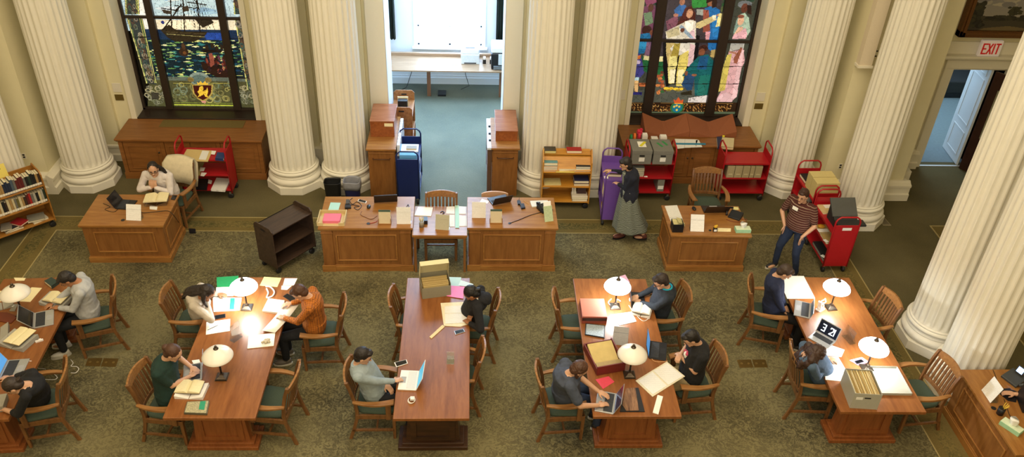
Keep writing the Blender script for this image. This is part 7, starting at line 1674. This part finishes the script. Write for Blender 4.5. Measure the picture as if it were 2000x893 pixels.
b = MB(); b.extrude([(-.28, 0, .0), (.28, 0, .0), (.28, .09, .19), (-.28, .09, .19)], (0, .004, 0)); b.box(-.28, .28, 0, .1, -.004, 0); b.build('sign_card', flat('#d9c860', 0.6, var=0.02, name='yellow_sign_card'), t)
MB().box(-.3, .3, -.16, .14, -.165, -.004).build('sign_base', wood('tan_cart_wood', '#8a5a22', '#b07c38', 'x', 0.4), t)
tx = bpy.data.curves.new('sign_text', 'FONT'); tx.body = 'Recent Books'; tx.size = 0.075; tx.extrude = 0.0008; tx.align_x = 'CENTER'
def text_mesh(curve, name, mat, parent, M):
    o = bpy.data.objects.new('tmp', curve); COL.objects.link(o); dg = bpy.context.evaluated_depsgraph_get(); dg.update(); me = bpy.data.meshes.new_from_object(o.evaluated_get(dg)); bpy.data.objects.remove(o)
    me.transform(M); me.materials.clear(); me.materials.append(mat); k = bpy.data.objects.new(name, me); COL.objects.link(k); k.parent = parent; return k
tilt = math.atan2(.19, .09)
text_mesh(tx, 'sign_lettering', flat('#5a4a1c', 0.6, name='sign_ink'), t, Matrix.Translation((0.0, .055, .12)) @ Matrix.Rotation(tilt, 4, 'X'))

# ------------------------------------------------------------------ red cart behind the woman in white
qa = qq(220, 200, 4.465)
slab('folder', qa(648, 407, 870, 420, 830, 515, 590, 508), .80, .01, M_MANILA, 'large manila folder on top of the red cart behind the woman in white', 'folder')
paper(qa(782, 420, 842, 426, 812, 502, 750, 497), .811, 'white printed sheet on the manila folder', M_TEXT, .002)
paper(qa(864, 421, 903, 424, 890, 456, 858, 452), .811, 'white tag sticking out of the manila folder', M_PAPER, .002)
book_px(qa(912, 434, 986, 440, 964, 497, 893, 491), .80, .04, '#24386c', 'blue book on top of the red cart behind the woman in white')
slab('folder', qa(655, 520, 797, 522, 757, 632, 612, 622), .50, .02, flat('#9a8d56', 0.7, var=0.05, name='olive_folder'), 'olive folder on the middle shelf of the red cart', 'folder')
paper(qa(765, 566, 808, 568, 795, 600, 760, 598), .521, 'white tag in the olive folder', M_PAPER, .002); paper(qa(775, 610, 822, 615, 795, 645, 765, 640), .50, 'white tag at the front of the middle shelf of the red cart', M_PAPER, .004)
slab('portfolio', qa(672, 662, 835, 667, 820, 755, 662, 750), .20, .03, M_BLACK, 'black portfolio on the bottom shelf of the red cart', 'portfolio')
slab('paper_stack', qa(905, 657, 1030, 665, 978, 770, 856, 762), .20, .03, M_TEXT, 'stack of white papers on the bottom shelf of the red cart', 'paper stack')
paper(qa(836, 672, 868, 682, 860, 712, 830, 705), .235, 'white tag on the black portfolio', M_PAPER, .002)
# cart with the two grey boxes
card_box_px(3.02, 12.98, .80, .345, .42, .27, 0, M_GREYBOX, 'grey record box with a yellow note on its lid, on the red cart', lab=1, group=None); card_box_px(3.395, 12.98, .80, .345, .42, .27, 0, M_GREYBOX, 'grey record box with green tape on its lid, on the red cart', lab=1)
one('note_sheet', MB().box(-.07, .07, -.10, .10, 0, .001), M_PAPER, 'white sheet taped on the left grey record box', 'paper', (3.04, 13.0, 1.0755), 0.0); one('adhesive_tape', MB().box(-.025, .025, -.10, .10, 0, .001), flat('#d9cf2a', 0.5, name='yellow_tape'), 'yellow tape on the left grey record box', 'tape', (3.06, 13.01, 1.0775), -.6)
for x, y, r in ((3.36, 12.99, .45), (3.46, 13.05, .4)): one('adhesive_tape', MB().box(-.02, .02, -.08, .08, 0, .001), flat('#2c8a4a', 0.5, name='green_tape'), ('left' if x < 3.4 else 'right')+' strip of green tape on the right grey record box', 'tape', (x, y, 1.0755), r, 'green tape strips')
for i, (hx, lb) in enumerate((('#9aa0a0', 'lowest pale grey book'), ('#b5b2a4', 'second cream-grey book'), ('#8d9698', 'third blue-grey book'), ('#b0a88e', 'fourth tan-edged book'), ('#7e8584', 'topmost grey book'))): bbook(2.99, 12.95, .50+i*.036, .26, .2, .034, (i % 2)*.06-.03, hx, lb+' in the pile on the middle shelf under the left grey box', pages='#cfc9b4')
one('paper_tag', MB().box(-.03, .03, -.02, .02, 0, .002), M_PAPER, 'white tag beside the pile of grey books on the red cart', 'tag', (3.16, 12.85, .5005))
card_box_px(3.45, 13.0, .20, .12, .34, .24, 0, M_GREYBOX, 'narrow dark grey document box on the bottom shelf of the red cart', lid=False, lab=1, slot=False, name='document_box')
# cart with the row of tan boxes
x = 4.61
for i, w in enumerate((.14, .145, .135, .085, .14)):
    t = card_box_px(x+w/2, 13.02, .50, w-.01, .36, .235, 0, M_TANBOX, nums[i]+' tan document box from the left on the red cart by the window cabinet', lid=False, slot=False, name='document_box', group='tan document boxes'); MB().box(-.035 if w > .1 else -.025, .035 if w > .1 else .025, -.1815, -.1805, .06, .085).build('label_card', flat('#c9bd98', 0.7, name='small_tan_label'), t); x += w
# window cabinet with toys and papers
zK = .84; q3 = qq(1180, 200, 4.466)
def P3(x, y, z=zK): return at(*q3(x, y)[0], z)
for (x, y, hx, n_, lb) in ((232, 345, '#1d7a45', 3, 'green'), (262, 335, '#e0722c', 3, 'orange'), (300, 320, '#cf2f4c', 4, 'crimson')):
    p = P3(x, y); b = MB()
    for k_ in range(n_): b.tube([(.01*k_-.015, .05*math.cos(a*PI/8), .075+.07*math.sin(a*PI/8)) for a in range(16)], .011, 8, closed=True)
    if lb == 'crimson': b.rbox((0, 0, .15), (.09, .08, .05), (0.2, .3, 0)); b.rbox((.03, .02, .18), (.04, .04, .05), (.1, .2, .4))
    one('fabric_ring_bundle', b, flat(hx, 0.7, name='bright_'+lb), lb+' bundle of cloth bands on the right window cabinet', 'cloth bands', (p.x, p.y, zK+.0005))
for i, (x0, x1, y, h, lb) in enumerate(((329, 376, 336, .10, 'left white card box behind the grey record boxes'), (412, 468, 338, .05, 'low white card box behind the grey record boxes'), (486, 545, 338, .07, 'white card box with black stripes behind the grey record boxes'))):
    a, c = P3(x0, y), P3(x1, y); w = c.x-a.x; t = thing('small_box', lb, 'box', ((a.x+c.x)/2, a.y+.05, zK+.0005)); MB().box(-w/2, w/2, -.05, .05, 0, h).build('box_body', M_WPLAST, t, .002)
    if i == 2: MB().box(-w/2+.005, w/2-.02, -.052, -.0505, .02, .03).box(-w/2+.01, w/2-.01, -.03, .03, h, h+.001).build('black_stripe', M_BLACK, t)
    if i != 1: MB().box(-w/2+.006, w/2-.006, -.045, .045, h+.0015, h+.02).build('lid', M_PAPER, t)
for pts, lb in ((q3(616, 318, 705, 320, 700, 398, 640, 404), 'left white sheet'), (q3(706, 320, 818, 324, 800, 392, 702, 396), 'middle white sheet'), (q3(800, 330, 826, 328, 857, 390, 800, 392), 'right white slip')): paper(pts, zK, lb+' under the blue strip on the right window cabinet', M_TEXT)
paper(q3(620, 353, 885, 356, 887, 370, 622, 367), zK+.004, 'blue strip lying across white sheets on the right window cabinet', flat('#2f7fa0', 0.6, name='teal_strip'), .004)
book_px(q3(982, 300, 1030, 298, 1010, 392, 990, 385), zK, .05, '#232a4a', 'navy book at the left of the cream pile on the right window cabinet')
book_px(q3(1030, 305, 1135, 312, 1128, 395, 1010, 385), zK+.0, .05, '#cdbf96', 'cream folder pile with a yellow tag on the right window cabinet', pages='#ded7b8')
paper(q3(1033, 286, 1055, 288, 1050, 303, 1030, 302), zK+.052, 'yellow tag by the cream folder pile', flat('#e3d32c', 0.6, name='yellow_tag'), .003)
# brown V-shaped foam rests
M_FOAM = flat('#8a5030', 0.85, var=0.04, name='brown_foam_cloth')
for x0, x1, lb in ((3.235, 4.075, 'left'), (4.078, 4.96, 'right')):
    t = thing('book_rest', lb+' brown V-shaped padded book rest on the cabinet below the figure window', 'book rest', ((x0+x1)/2, 13.91, zK+.0005), 0, 'brown padded book rests'); w = (x1-x0)/2
    b = MB(); n = 8; R = [[(-w, y, 0), (-w, y, hi), (-.03, y, lo), (.03, y, lo), (w, y, hi), (w, y, 0)] for y, hi, lo in ((-.19, .13, .012), (.25, .28, .11))]
    b.loft(R, smooth=False); b.build('foam_block', M_FOAM, t, .006)
# ------------------------------------------------------------------ far red cart, near red cart
R2 = Vector((5.93, 12.06, 0)); R3 = Vector((5.93, 11.12, 0))
bbook(5.91, 12.30, .80+.001, .30, .26, .05, 0.05, '#1c1d20', 'black binder at the far end on top of the farther red cart'); 
t = card_box_px(5.80, 11.99, .50, .12, .36, .24, .0, M_GREYBOX, 'grey document box on the middle shelf of the farther red cart', lid=False, slot=True, name='document_box')
for y, lb in ((12.01, 'rear'), (11.80, 'front')): card_box_px(5.95, y, .801, .40, .19, .29, 0.03, flat('#cdbc80', 0.7, var=0.03, name='yellow_tan_boxboard'), lb+' yellowish tan box on top of the farther red cart', lid=False, slot=False, name='document_box', group='yellowish tan boxes')
bbook(5.93, 11.35, .80, .36, .26, .02, 0.05, '#cfb884', 'cream folder on top of the nearer red cart'); one('paper_sheet', MB().box(-.09, .09, -.05, .05, 0, .002), M_PAPER, 'white papers on the cream folder of the nearer red cart', 'paper', (5.93, 11.42, .822), .1)
t = thing('portfolio_box', 'big black portfolio box standing open on top of the nearer red cart', 'box', (5.98, 11.02, .801), 0.03); MBK = flat('#26282a', 0.6, var=0.05, name='black_buckram')
MB().extrude([(-.21, -.10, .16), (.20, -.10, .16), (.20, .14, .36), (-.21, .14, .36)], (0, .02, -.02)).build('raised_face', flat('#4c4d4a', 0.6, var=0.05, name='grey_black_board'), t); MB().extrude([(-.19, -.14, 0), (-.19, .12, 0), (-.19, .12, .31), (-.19, -.14, .12)], (.38, 0, 0)).build('box_body', MBK, t, .003)
MB().box(-.19, .27, -.30, -.145, .09, .12).box(-.19, -.0, -.30, -.15, .0, .09).build('front_tray', MBK, t)
bbook(5.90, 11.20, .50, .34, .24, .03, 0.02, '#c0a76c', 'tan folder farther on the middle shelf of the nearer red cart'); bbook(5.90, 10.93, .50, .34, .26, .03, 0.02, '#b79c60', 'tan folder nearer on the middle shelf of the nearer red cart')
p = Vector((5.79, 11.22, .532)); one('yellow_object', MB().ell((0, 0, .03), (.06, .045, .03)), flat('#c98f1c', 0.6, name='ochre_cloth'), 'ochre yellow pouch on the nearer red cart', 'pouch', p); one('paper_sheet', MB().box(-.09, .09, -.045, .045, 0, .003), M_PAPER, 'white slip under the ochre pouch', 'paper', (5.80, 11.14, .5322), .05)
bbook(5.83, 10.98, .20, .20, .50, .05, 0.02, '#1c1f24', 'black binder on the bottom shelf of the nearer red cart', pages='#8e8c84')
for x, y, z, lb in ((5.755, 10.80, .255, 'on the black binder of the nearer red cart'), (5.74, 10.84, .535, 'on the middle shelf of the nearer red cart')): one('paper_tag', MB().box(-.03, .03, -.04, .04, 0, .002), M_PAPER, 'white paper tag '+lb, 'tag', (x, y, z), .5)
one('cart_label', MB().box(-.075, .075, -.003, 0, 0, .05), M_TEXTZ, 'white label on the end panel of the nearer red cart', 'label', (5.945, 10.693, .84), .02)
# ------------------------------------------------------------------ purple cart
pr = PI/2-.07; pc = Vector((2.48, 12.42, 0)); pu = Vector((math.cos(pr), math.sin(pr), 0)); pn = Vector((-pu.y, pu.x, 0))
def PP(a, c): return pc+pu*a+pn*c
p = PP(0.0, 0.0); bbook(p.x, p.y, .80, .26, .18, .05, -.07, '#4a342a', 'dark brown picture book on top of the purple cart'); one('paper_tag', MB().box(-.035, .035, -.04, .04, 0, .002), M_PAPER, 'white tag by the brown book on the purple cart', 'tag', PP(-.12, .13)+Vector((0, 0, .802)), 0)
for i, (hx, nm) in enumerate((('#d8cfa0', 'cream'), ('#e3dcc0', 'ivory'), ('#cfc28a', 'pale yellow'), ('#e8e4d2', 'white'), ('#d4c890', 'straw'), ('#bfb183', 'tan'))):
    p = PP(-.33+i*.045, 0.05); sbook(p.x, p.y, .50, .04, .24, .26, pr, [flat(hx, .7, name='book_cloth_'+hx.strip('#')), PG, PL], nm+' upright volume on the middle shelf of the purple cart', 'upright volumes on the purple cart', False)
p = PP(-.2, 0.06); bbook(p.x, p.y, .20, .2, .26, .08, -.07, '#9a7440', 'brown box-like volume on the bottom shelf of the purple cart'); one('paper_tag', MB().box(-.035, .035, -.04, .04, 0, .002), M_PAPER, 'white tag on the bottom shelf of the purple cart', 'tag', PP(-.3, .13)+Vector((0, 0, .205)), 0)
b = MB(); b.extrude([(-.39, -.16, .82), (-.39, .16, .82), (-.39, .15, .9), (-.39, -.15, .9)][::-1], (.0 if False else .008, 0, 0)); b.M = Matrix.Identity(4)
# ------------------------------------------------------------------ yellow oak cart
yx, yy = 1.70, 12.74
bbook(yx-.30, yy+.08, 1.017, .20, .16, .05, 0, '#3b3324', 'cream faced book on the top ledge of the yellow oak cart', pages='#dcd08e'); bbook(yx+.12, yy+.08, 1.017, .26, .14, .05, .0, '#9a1c1c', 'red book on the top ledge of the yellow oak cart')
for i, (hx, lb) in enumerate((('#b79a86', 'lowest'), ('#c9b8a0', 'second'), ('#c2a890', 'third'))): bbook(yx-.30, yy-.10, .76+i*.032, .24, .16, .03, .02*i, hx, lb+' book in the left pile on the upper shelf of the yellow oak cart', pages='#e6dcc8')
bbook(yx-.30, yy-.08, .76+.1, .25, .14, .055, 0, '#5e8f92', 'teal book on the left pile of the yellow oak cart'); bbook(yx+.0, yy-.11, .76, .30, .16, .045, .03, '#d9d0b4', 'white papers in the middle of the upper shelf of the yellow oak cart', name='paper_bundle', cat='papers'); one('folder', MB().box(-.16, .16, -.02, .02, 0, .012), flat('#d9c060', .7, name='yellow_folder'), 'yellow folder edge on the upper shelf of the yellow oak cart', 'folder', (yx-.04, yy-.2, .761), 0)
for i, (hx, lb) in enumerate((('#e2ddd0', 'lower white book'), ('#d9d4c6', 'middle white book'), ('#24262c', 'black book'))): bbook(yx+.27, yy-.10, .76+i*.035, .25, .16, .033, 0, hx, lb+' in the right pile on the upper shelf of the yellow oak cart', pages='#ece6d6')
bbook(yx-.24, yy-.06, .47, .30, .22, .02, .03, '#cbbd84', 'cream folder on the middle shelf of the yellow oak cart', pages='#d9cf9e'); bbook(yx+.27, yy-.07, .47, .27, .22, .04, 0, '#6a5648', 'brown book under the navy one on the middle shelf of the yellow oak cart'); bbook(yx+.27, yy-.06, .511, .26, .2, .05, 0, '#2b3058', 'navy book on the middle shelf of the yellow oak cart')
bbook(yx+.26, yy-.10, .16, .27, .2, .05, 0, '#7e9098', 'blue-grey book lowest on the bottom shelf of the yellow oak cart'); bbook(yx+.26, yy-.10, .211, .28, .2, .035, 0, '#e2dccc', 'white book second on the bottom shelf of the yellow oak cart')
for i, (x_, w_, hx, lb) in enumerate(((.14, .03, '#e4e0d4', 'white upright book'), (.18, .04, '#d9d4c6', 'ivory upright book'), (.30, .16, '#3a1a16', 'dark red patterned book'))): one('book', MB().extrude([(-w_/2, -.02, 0), (w_/2, -.02, 0), (w_/2, .05, .19), (-w_/2, .05, .19)], (0, .02, 0)), flat(hx, .6, var=.3 if i == 2 else .03, scale=40, name='book_cloth_'+hx.strip('#')), lb+' leaning on the bottom shelf of the yellow oak cart', 'book', (yx+x_, yy-.06, .247))
# ------------------------------------------------------------------ passage: blue cart load, brown cart load, binders
bc = Vector((-1.07, 13.05, 0)); card_box_px(bc.x, bc.y-.02, .801, .30, .40, .10, 0, flat('#5b9ac8', 0.6, var=.03, name='sky_blue_card'), 'sky blue flat box on top of the navy cart', lid=False, slot=False, name='flat_box'); one('paper_stack', MB().box(-.15, .15, -.13, .13, 0, .012), M_PAPER, 'white papers on the sky blue box', 'paper stack', (bc.x+.02, bc.y+.02, .902), 0); bbook(bc.x+.05, bc.y+.0, .915, .18, .11, .025, 0, '#8d8b84', 'grey book on the white papers of the navy cart')
one('paper_stack', MB().box(-.14, .14, -.06, .06, 0, .04), M_TEXT, 'white papers at the near end of the navy cart', 'paper stack', (bc.x, bc.y-.32, .801), 0)
for z, lb in ((.72, 'upper'), (.42, 'lower')): one('paper_tag', MB().box(0, .003, -.05, .05, 0, .08), M_PAPER, lb+' white tag hanging at the side of the navy cart', 'tag', (bc.x+.201, bc.y-.15, z), 0)
t = thing('bookend', 'black bookend box on the brown cart in the passage', 'bookend', (-1.27, 14.55, .951)); MB().box(-.09, .09, -.06, .06, 0, .17).build('box_body', M_BLACK, t, .003); MB().box(-.10, .10, .062, .075, 0, .20).build('back_plate', M_CREAMPAPER, t)
for i in range(9):
    one('binder', MB().box(0, .05, -.05, .05, 0, .27), flat(['#d9dbe0', '#c9ccd6', '#e3e4e8'][i % 3], .6, var=.25, scale=70, name='striped_binder_%d' % (i % 3)), nums[i]+' white spine-labelled binder from the front along the left end cabinet', 'binder', (-1.27, 13.02+i*.115, 1.0-.27+.02), 0, 'white binders by the left end cabinet')
t = thing('binder_rack', 'grey rack carrying white binders on the left end cabinet side', 'rack', (-1.245, 13.48, 0)); MB().box(-.025, .03, -.53, .53, .70, .748).box(-.025, .03, -.53, -.51, 0, .70).box(-.025, .03, .51, .53, 0, .70).build('rack_frame', M_ALU, t)
t = thing('side_shelf', 'white topped shelf along the right end cabinet', 'shelf', (.355, 13.5, 0)); MB().box(-.045, .045, -.5, .62, .93, .97).build('shelf_top', flat('#d9e2ee', .5, name='bluish_white_laminate'), t); MB().box(-.04, .04, -.49, -.47, 0, .93).box(-.04, .04, .59, .61, 0, .93).box(-.04, .04, -.47, .59, .3, .32).box(-.04, .04, -.47, .59, .62, .64).build('shelf_frame', flat('#5c4232', .5, name='brown_shelf'), t)
for i, (y, hx) in enumerate(((13.1, '#c9ccd0'), (13.25, '#4c78a0'), (13.4, '#d8d8d2'), (13.6, '#9aa0a8'))): one('binder', MB().box(-.035, .035, -.04, .04, 0, .25), flat(hx, .6, name='binder_'+hx.strip('#')), ['pale grey', 'blue', 'white', 'mid grey'][i]+' binder on the shelf along the right end cabinet', 'binder', (.352, y, .641), 0, 'binders on the side shelf')
for y, lb in ((13.25, 'near'), (13.5, 'middle'), (13.78, 'far')): one('clip', MB().box(-.02, .02, -.012, .012, 0, .03), M_BLACK, lb+' black clip on the white topped shelf', 'clip', (.36, y, .9705), 0, 'black clips')
# trash cans
for x, y, hx, lb in ((-2.40, 12.72, '#17181a', 'black waste bin at the foot of the paired columns'), (-2.06, 12.73, '#1c2150', 'blue recycling bin lined with a grey bag')):
    t = thing('waste_bin', lb, 'waste bin', (x, y, 0)); R = []
    for z, k_ in ((0, .8), (.02, .82), (.42, 1.0), (.43, 1.03), (.43, .98), (.40, .96), (.03, .78)): R.append([(0.145*k_*math.copysign(abs(math.cos(a))**.5, math.cos(a)), .12*k_*math.copysign(abs(math.sin(a))**.5, math.sin(a)), z) for a in [2*PI*i/32 for i in range(32)]])
    MB().loft(R).build('bin', flat(hx, .5, name='bin_'+hx.strip('#')), t)
    if 'grey' in lb:
        R = []
        for j, (z, k_) in enumerate(((.30, 1.06), (.36, 1.07), (.44, 1.08), (.455, 1.03), (.43, .93), (.25, .8), (.06, .7))): R.append([(0.145*(k_+.02*math.sin(i*1.3+j))*math.copysign(abs(math.cos(a))**.5, math.cos(a)), .12*(k_+.02*math.cos(i*1.7+j))*math.copysign(abs(math.sin(a))**.5, math.sin(a)), z+.008*math.sin(i*.9)) for i, a in enumerate([2*PI*i/32 for i in range(32)])])
        MB().loft(R).build('liner_bag', flat('#85868c', .35, var=.12, scale=16, name='grey_bag_film'), t)
# passage work table and machines
t = thing('work_table', 'pale wood work table under the passage window', 'table', (-.56, 17.13, 0)); MW = wood('pale_bluish_wood', '#8f7258', '#ad9074', 'x', .3)
MB().box(-1.3, 1.3, -.43, .43, .73, .76).build('table_top', MW, t, .003); MB().box(-1.25, 1.25, .33, .40, .762, .83).build('rear_rail', MW, t)
for x in (-.34, 1.24): MB().box(x-.04, x+.04, -.10, -.02, 0, .73).build('leg', wood('brown_leg', '#6a4630', '#8a6046', 'z', .4), t, .003)
MB().box(-1.28, -1.2, -.1, -.02, 0, .73).build('leg', wood('brown_leg', '#6a4630', '#8a6046', 'z', .4), t, .003)
t = thing('printer', 'white laser printer on the work table below the passage window', 'printer', (.0, 17.22, .7605)); MB().box(-.2, .2, -.16, .2, 0, .22).build('printer_body', flat('#cfd6dc', .4, name='printer_grey_white'), t, .012); MB().box(-.19, .19, -.14, .19, .22, .34).build('upper_body', M_WPLAST, t, .02); MB().box(-.13, .13, -.17, -.155, .02, .04).build('tray_slot', M_BLACK, t); MB().box(-.1, .1, -.08, -.03, .341, .352).build('control_panel', flat('#1c4a6a', .3, name='printer_panel'), t)
for x, lb in ((.31, 'left black barcode scanner in its stand right of the printer'), (.46, 'right black barcode scanner in its stand right of the printer')):
    t = thing('barcode_scanner', lb, 'scanner', (x, 17.12, .7605)); MB().box(-.035, .035, -.03, .03, 0, .10).build('stand', M_BLACK, t, .008); MB().box(-.028, .028, -.04, .05, .10, .15).build('scanner_head', M_WPLAST, t, .01)
t = thing('large_printer', 'black and white copier at the right end of the passage work table', 'copier', (.75, 17.02, .7605)); MB().box(-.3, .3, -.22, .25, 0, .36).build('lower_body', M_BLACK, t, .02); MB().box(-.3, .3, -.2, .25, .36, .5).build('upper_body', M_WPLAST, t, .03); MB().box(-.15, .2, -.25, -.225, .12, .36).build('paper_cassette', flat('#c9d0d6', .4, name='cassette_grey'), t, .005); MB().box(-.25, .2, -.26, -.22, .02, .09).build('output_tray', flat('#6a7076', .4, name='tray_grey'), t)
one('paper_sheet', MB().box(-.14, .14, -.1, .1, 0, .012), M_PAPER, 'white notebook left of the printer on the work table', 'paper', (-.37, 17.1, .7605), .1)
for pts, lb in ((((-1.25, 17.5, .72), (-1.3, 17.55, .35), (-1.42, 17.45, .02), (-1.55, 17.3, .01)), 'black cable hanging behind the left part of the work table'), (((-.15, 17.5, .72), (-.1, 17.55, .3), (-.02, 17.5, .05), (-.2, 17.4, .01)), 'black cable hanging below the printer')): one('cable', MB().tube([Vector(p)-Vector(pts[0]) for p in pts], .008, 6), M_BLACK, lb, 'cable', pts[0])
one('power_strip', MB().box(-.09, .09, -.12, .12, 0, .04), M_BLACK, 'black box on the carpet beside the table leg in the passage', 'power box', (-.62, 17.15, .005))
# floor fittings
def floor_box(pts, lb):
    P = ccw(px3(pts, .006)); c = sum(P, Vector())/4; t = thing('floor_outlet_box', lb, 'floor outlet', (c.x, c.y, .0045), 0, 'brass floor outlets'); L = [Vector((p.x-c.x, p.y-c.y, 0)) for p in P]; MB().extrude(L, (0, 0, .006)).build('cover_plate', M_BRASS, t, .002)
    for s_ in (-1, 1): MB().lathe([(.018, .006), (.018, .010)], (s_*.05, 0, 0), 14).build('screw_cap', flat('#b59a5a', .3, .8, name='bright_brass'), t)
z4 = qq(0, 500, 2.273)
floor_box(z4(392, 455, 455, 454, 443, 491, 378, 489), 'left brass floor outlet behind the grey sweatshirt reader'); floor_box(z4(461, 455, 527, 457, 514, 493, 448, 491), 'right brass floor outlet behind the grey sweatshirt reader')
floor_box(q7(22, 504, 90, 503, 103, 541, 36, 542), 'left brass floor outlet between the two right-hand tables'); floor_box(q7(96, 503, 160, 503, 173, 540, 108, 541), 'right brass floor outlet between the two right-hand tables')
P = ccw(px3([(1713, 421), (1724, 421), (1741, 441), (1725, 441)], .004)); c = sum(P, Vector())/4; t = thing('floor_vent', 'metal floor vent right of the red carts', 'vent', (c.x, c.y, .001)); L = [Vector((p.x-c.x, p.y-c.y, 0)) for p in P]; MB().extrude(L, (0, 0, .006)).build('vent_frame', flat('#9a8e70', .4, .5, name='vent_metal'), t); MB().extrude([p+Vector((0, 0, .0062)) for p in inset(L, .8)], (0, 0, .001)).build('grille', flat('#6f6550', .5, .4, name='vent_grille'), t)
cable([(1538, 735), (1527, 738), (1530, 744), (1540, 742)], 0, .005, M_WPLAST, 'white cord on the carpet behind the curly haired reader'); cable([(560, 700, 0), (585, 700, 0), (600, 694, 0), (615, 690, 0)], 0, .004, flat('#4a4030', .6, name='dull_cord'), 'thin dark cord on the carpet behind the orange plaid reader')
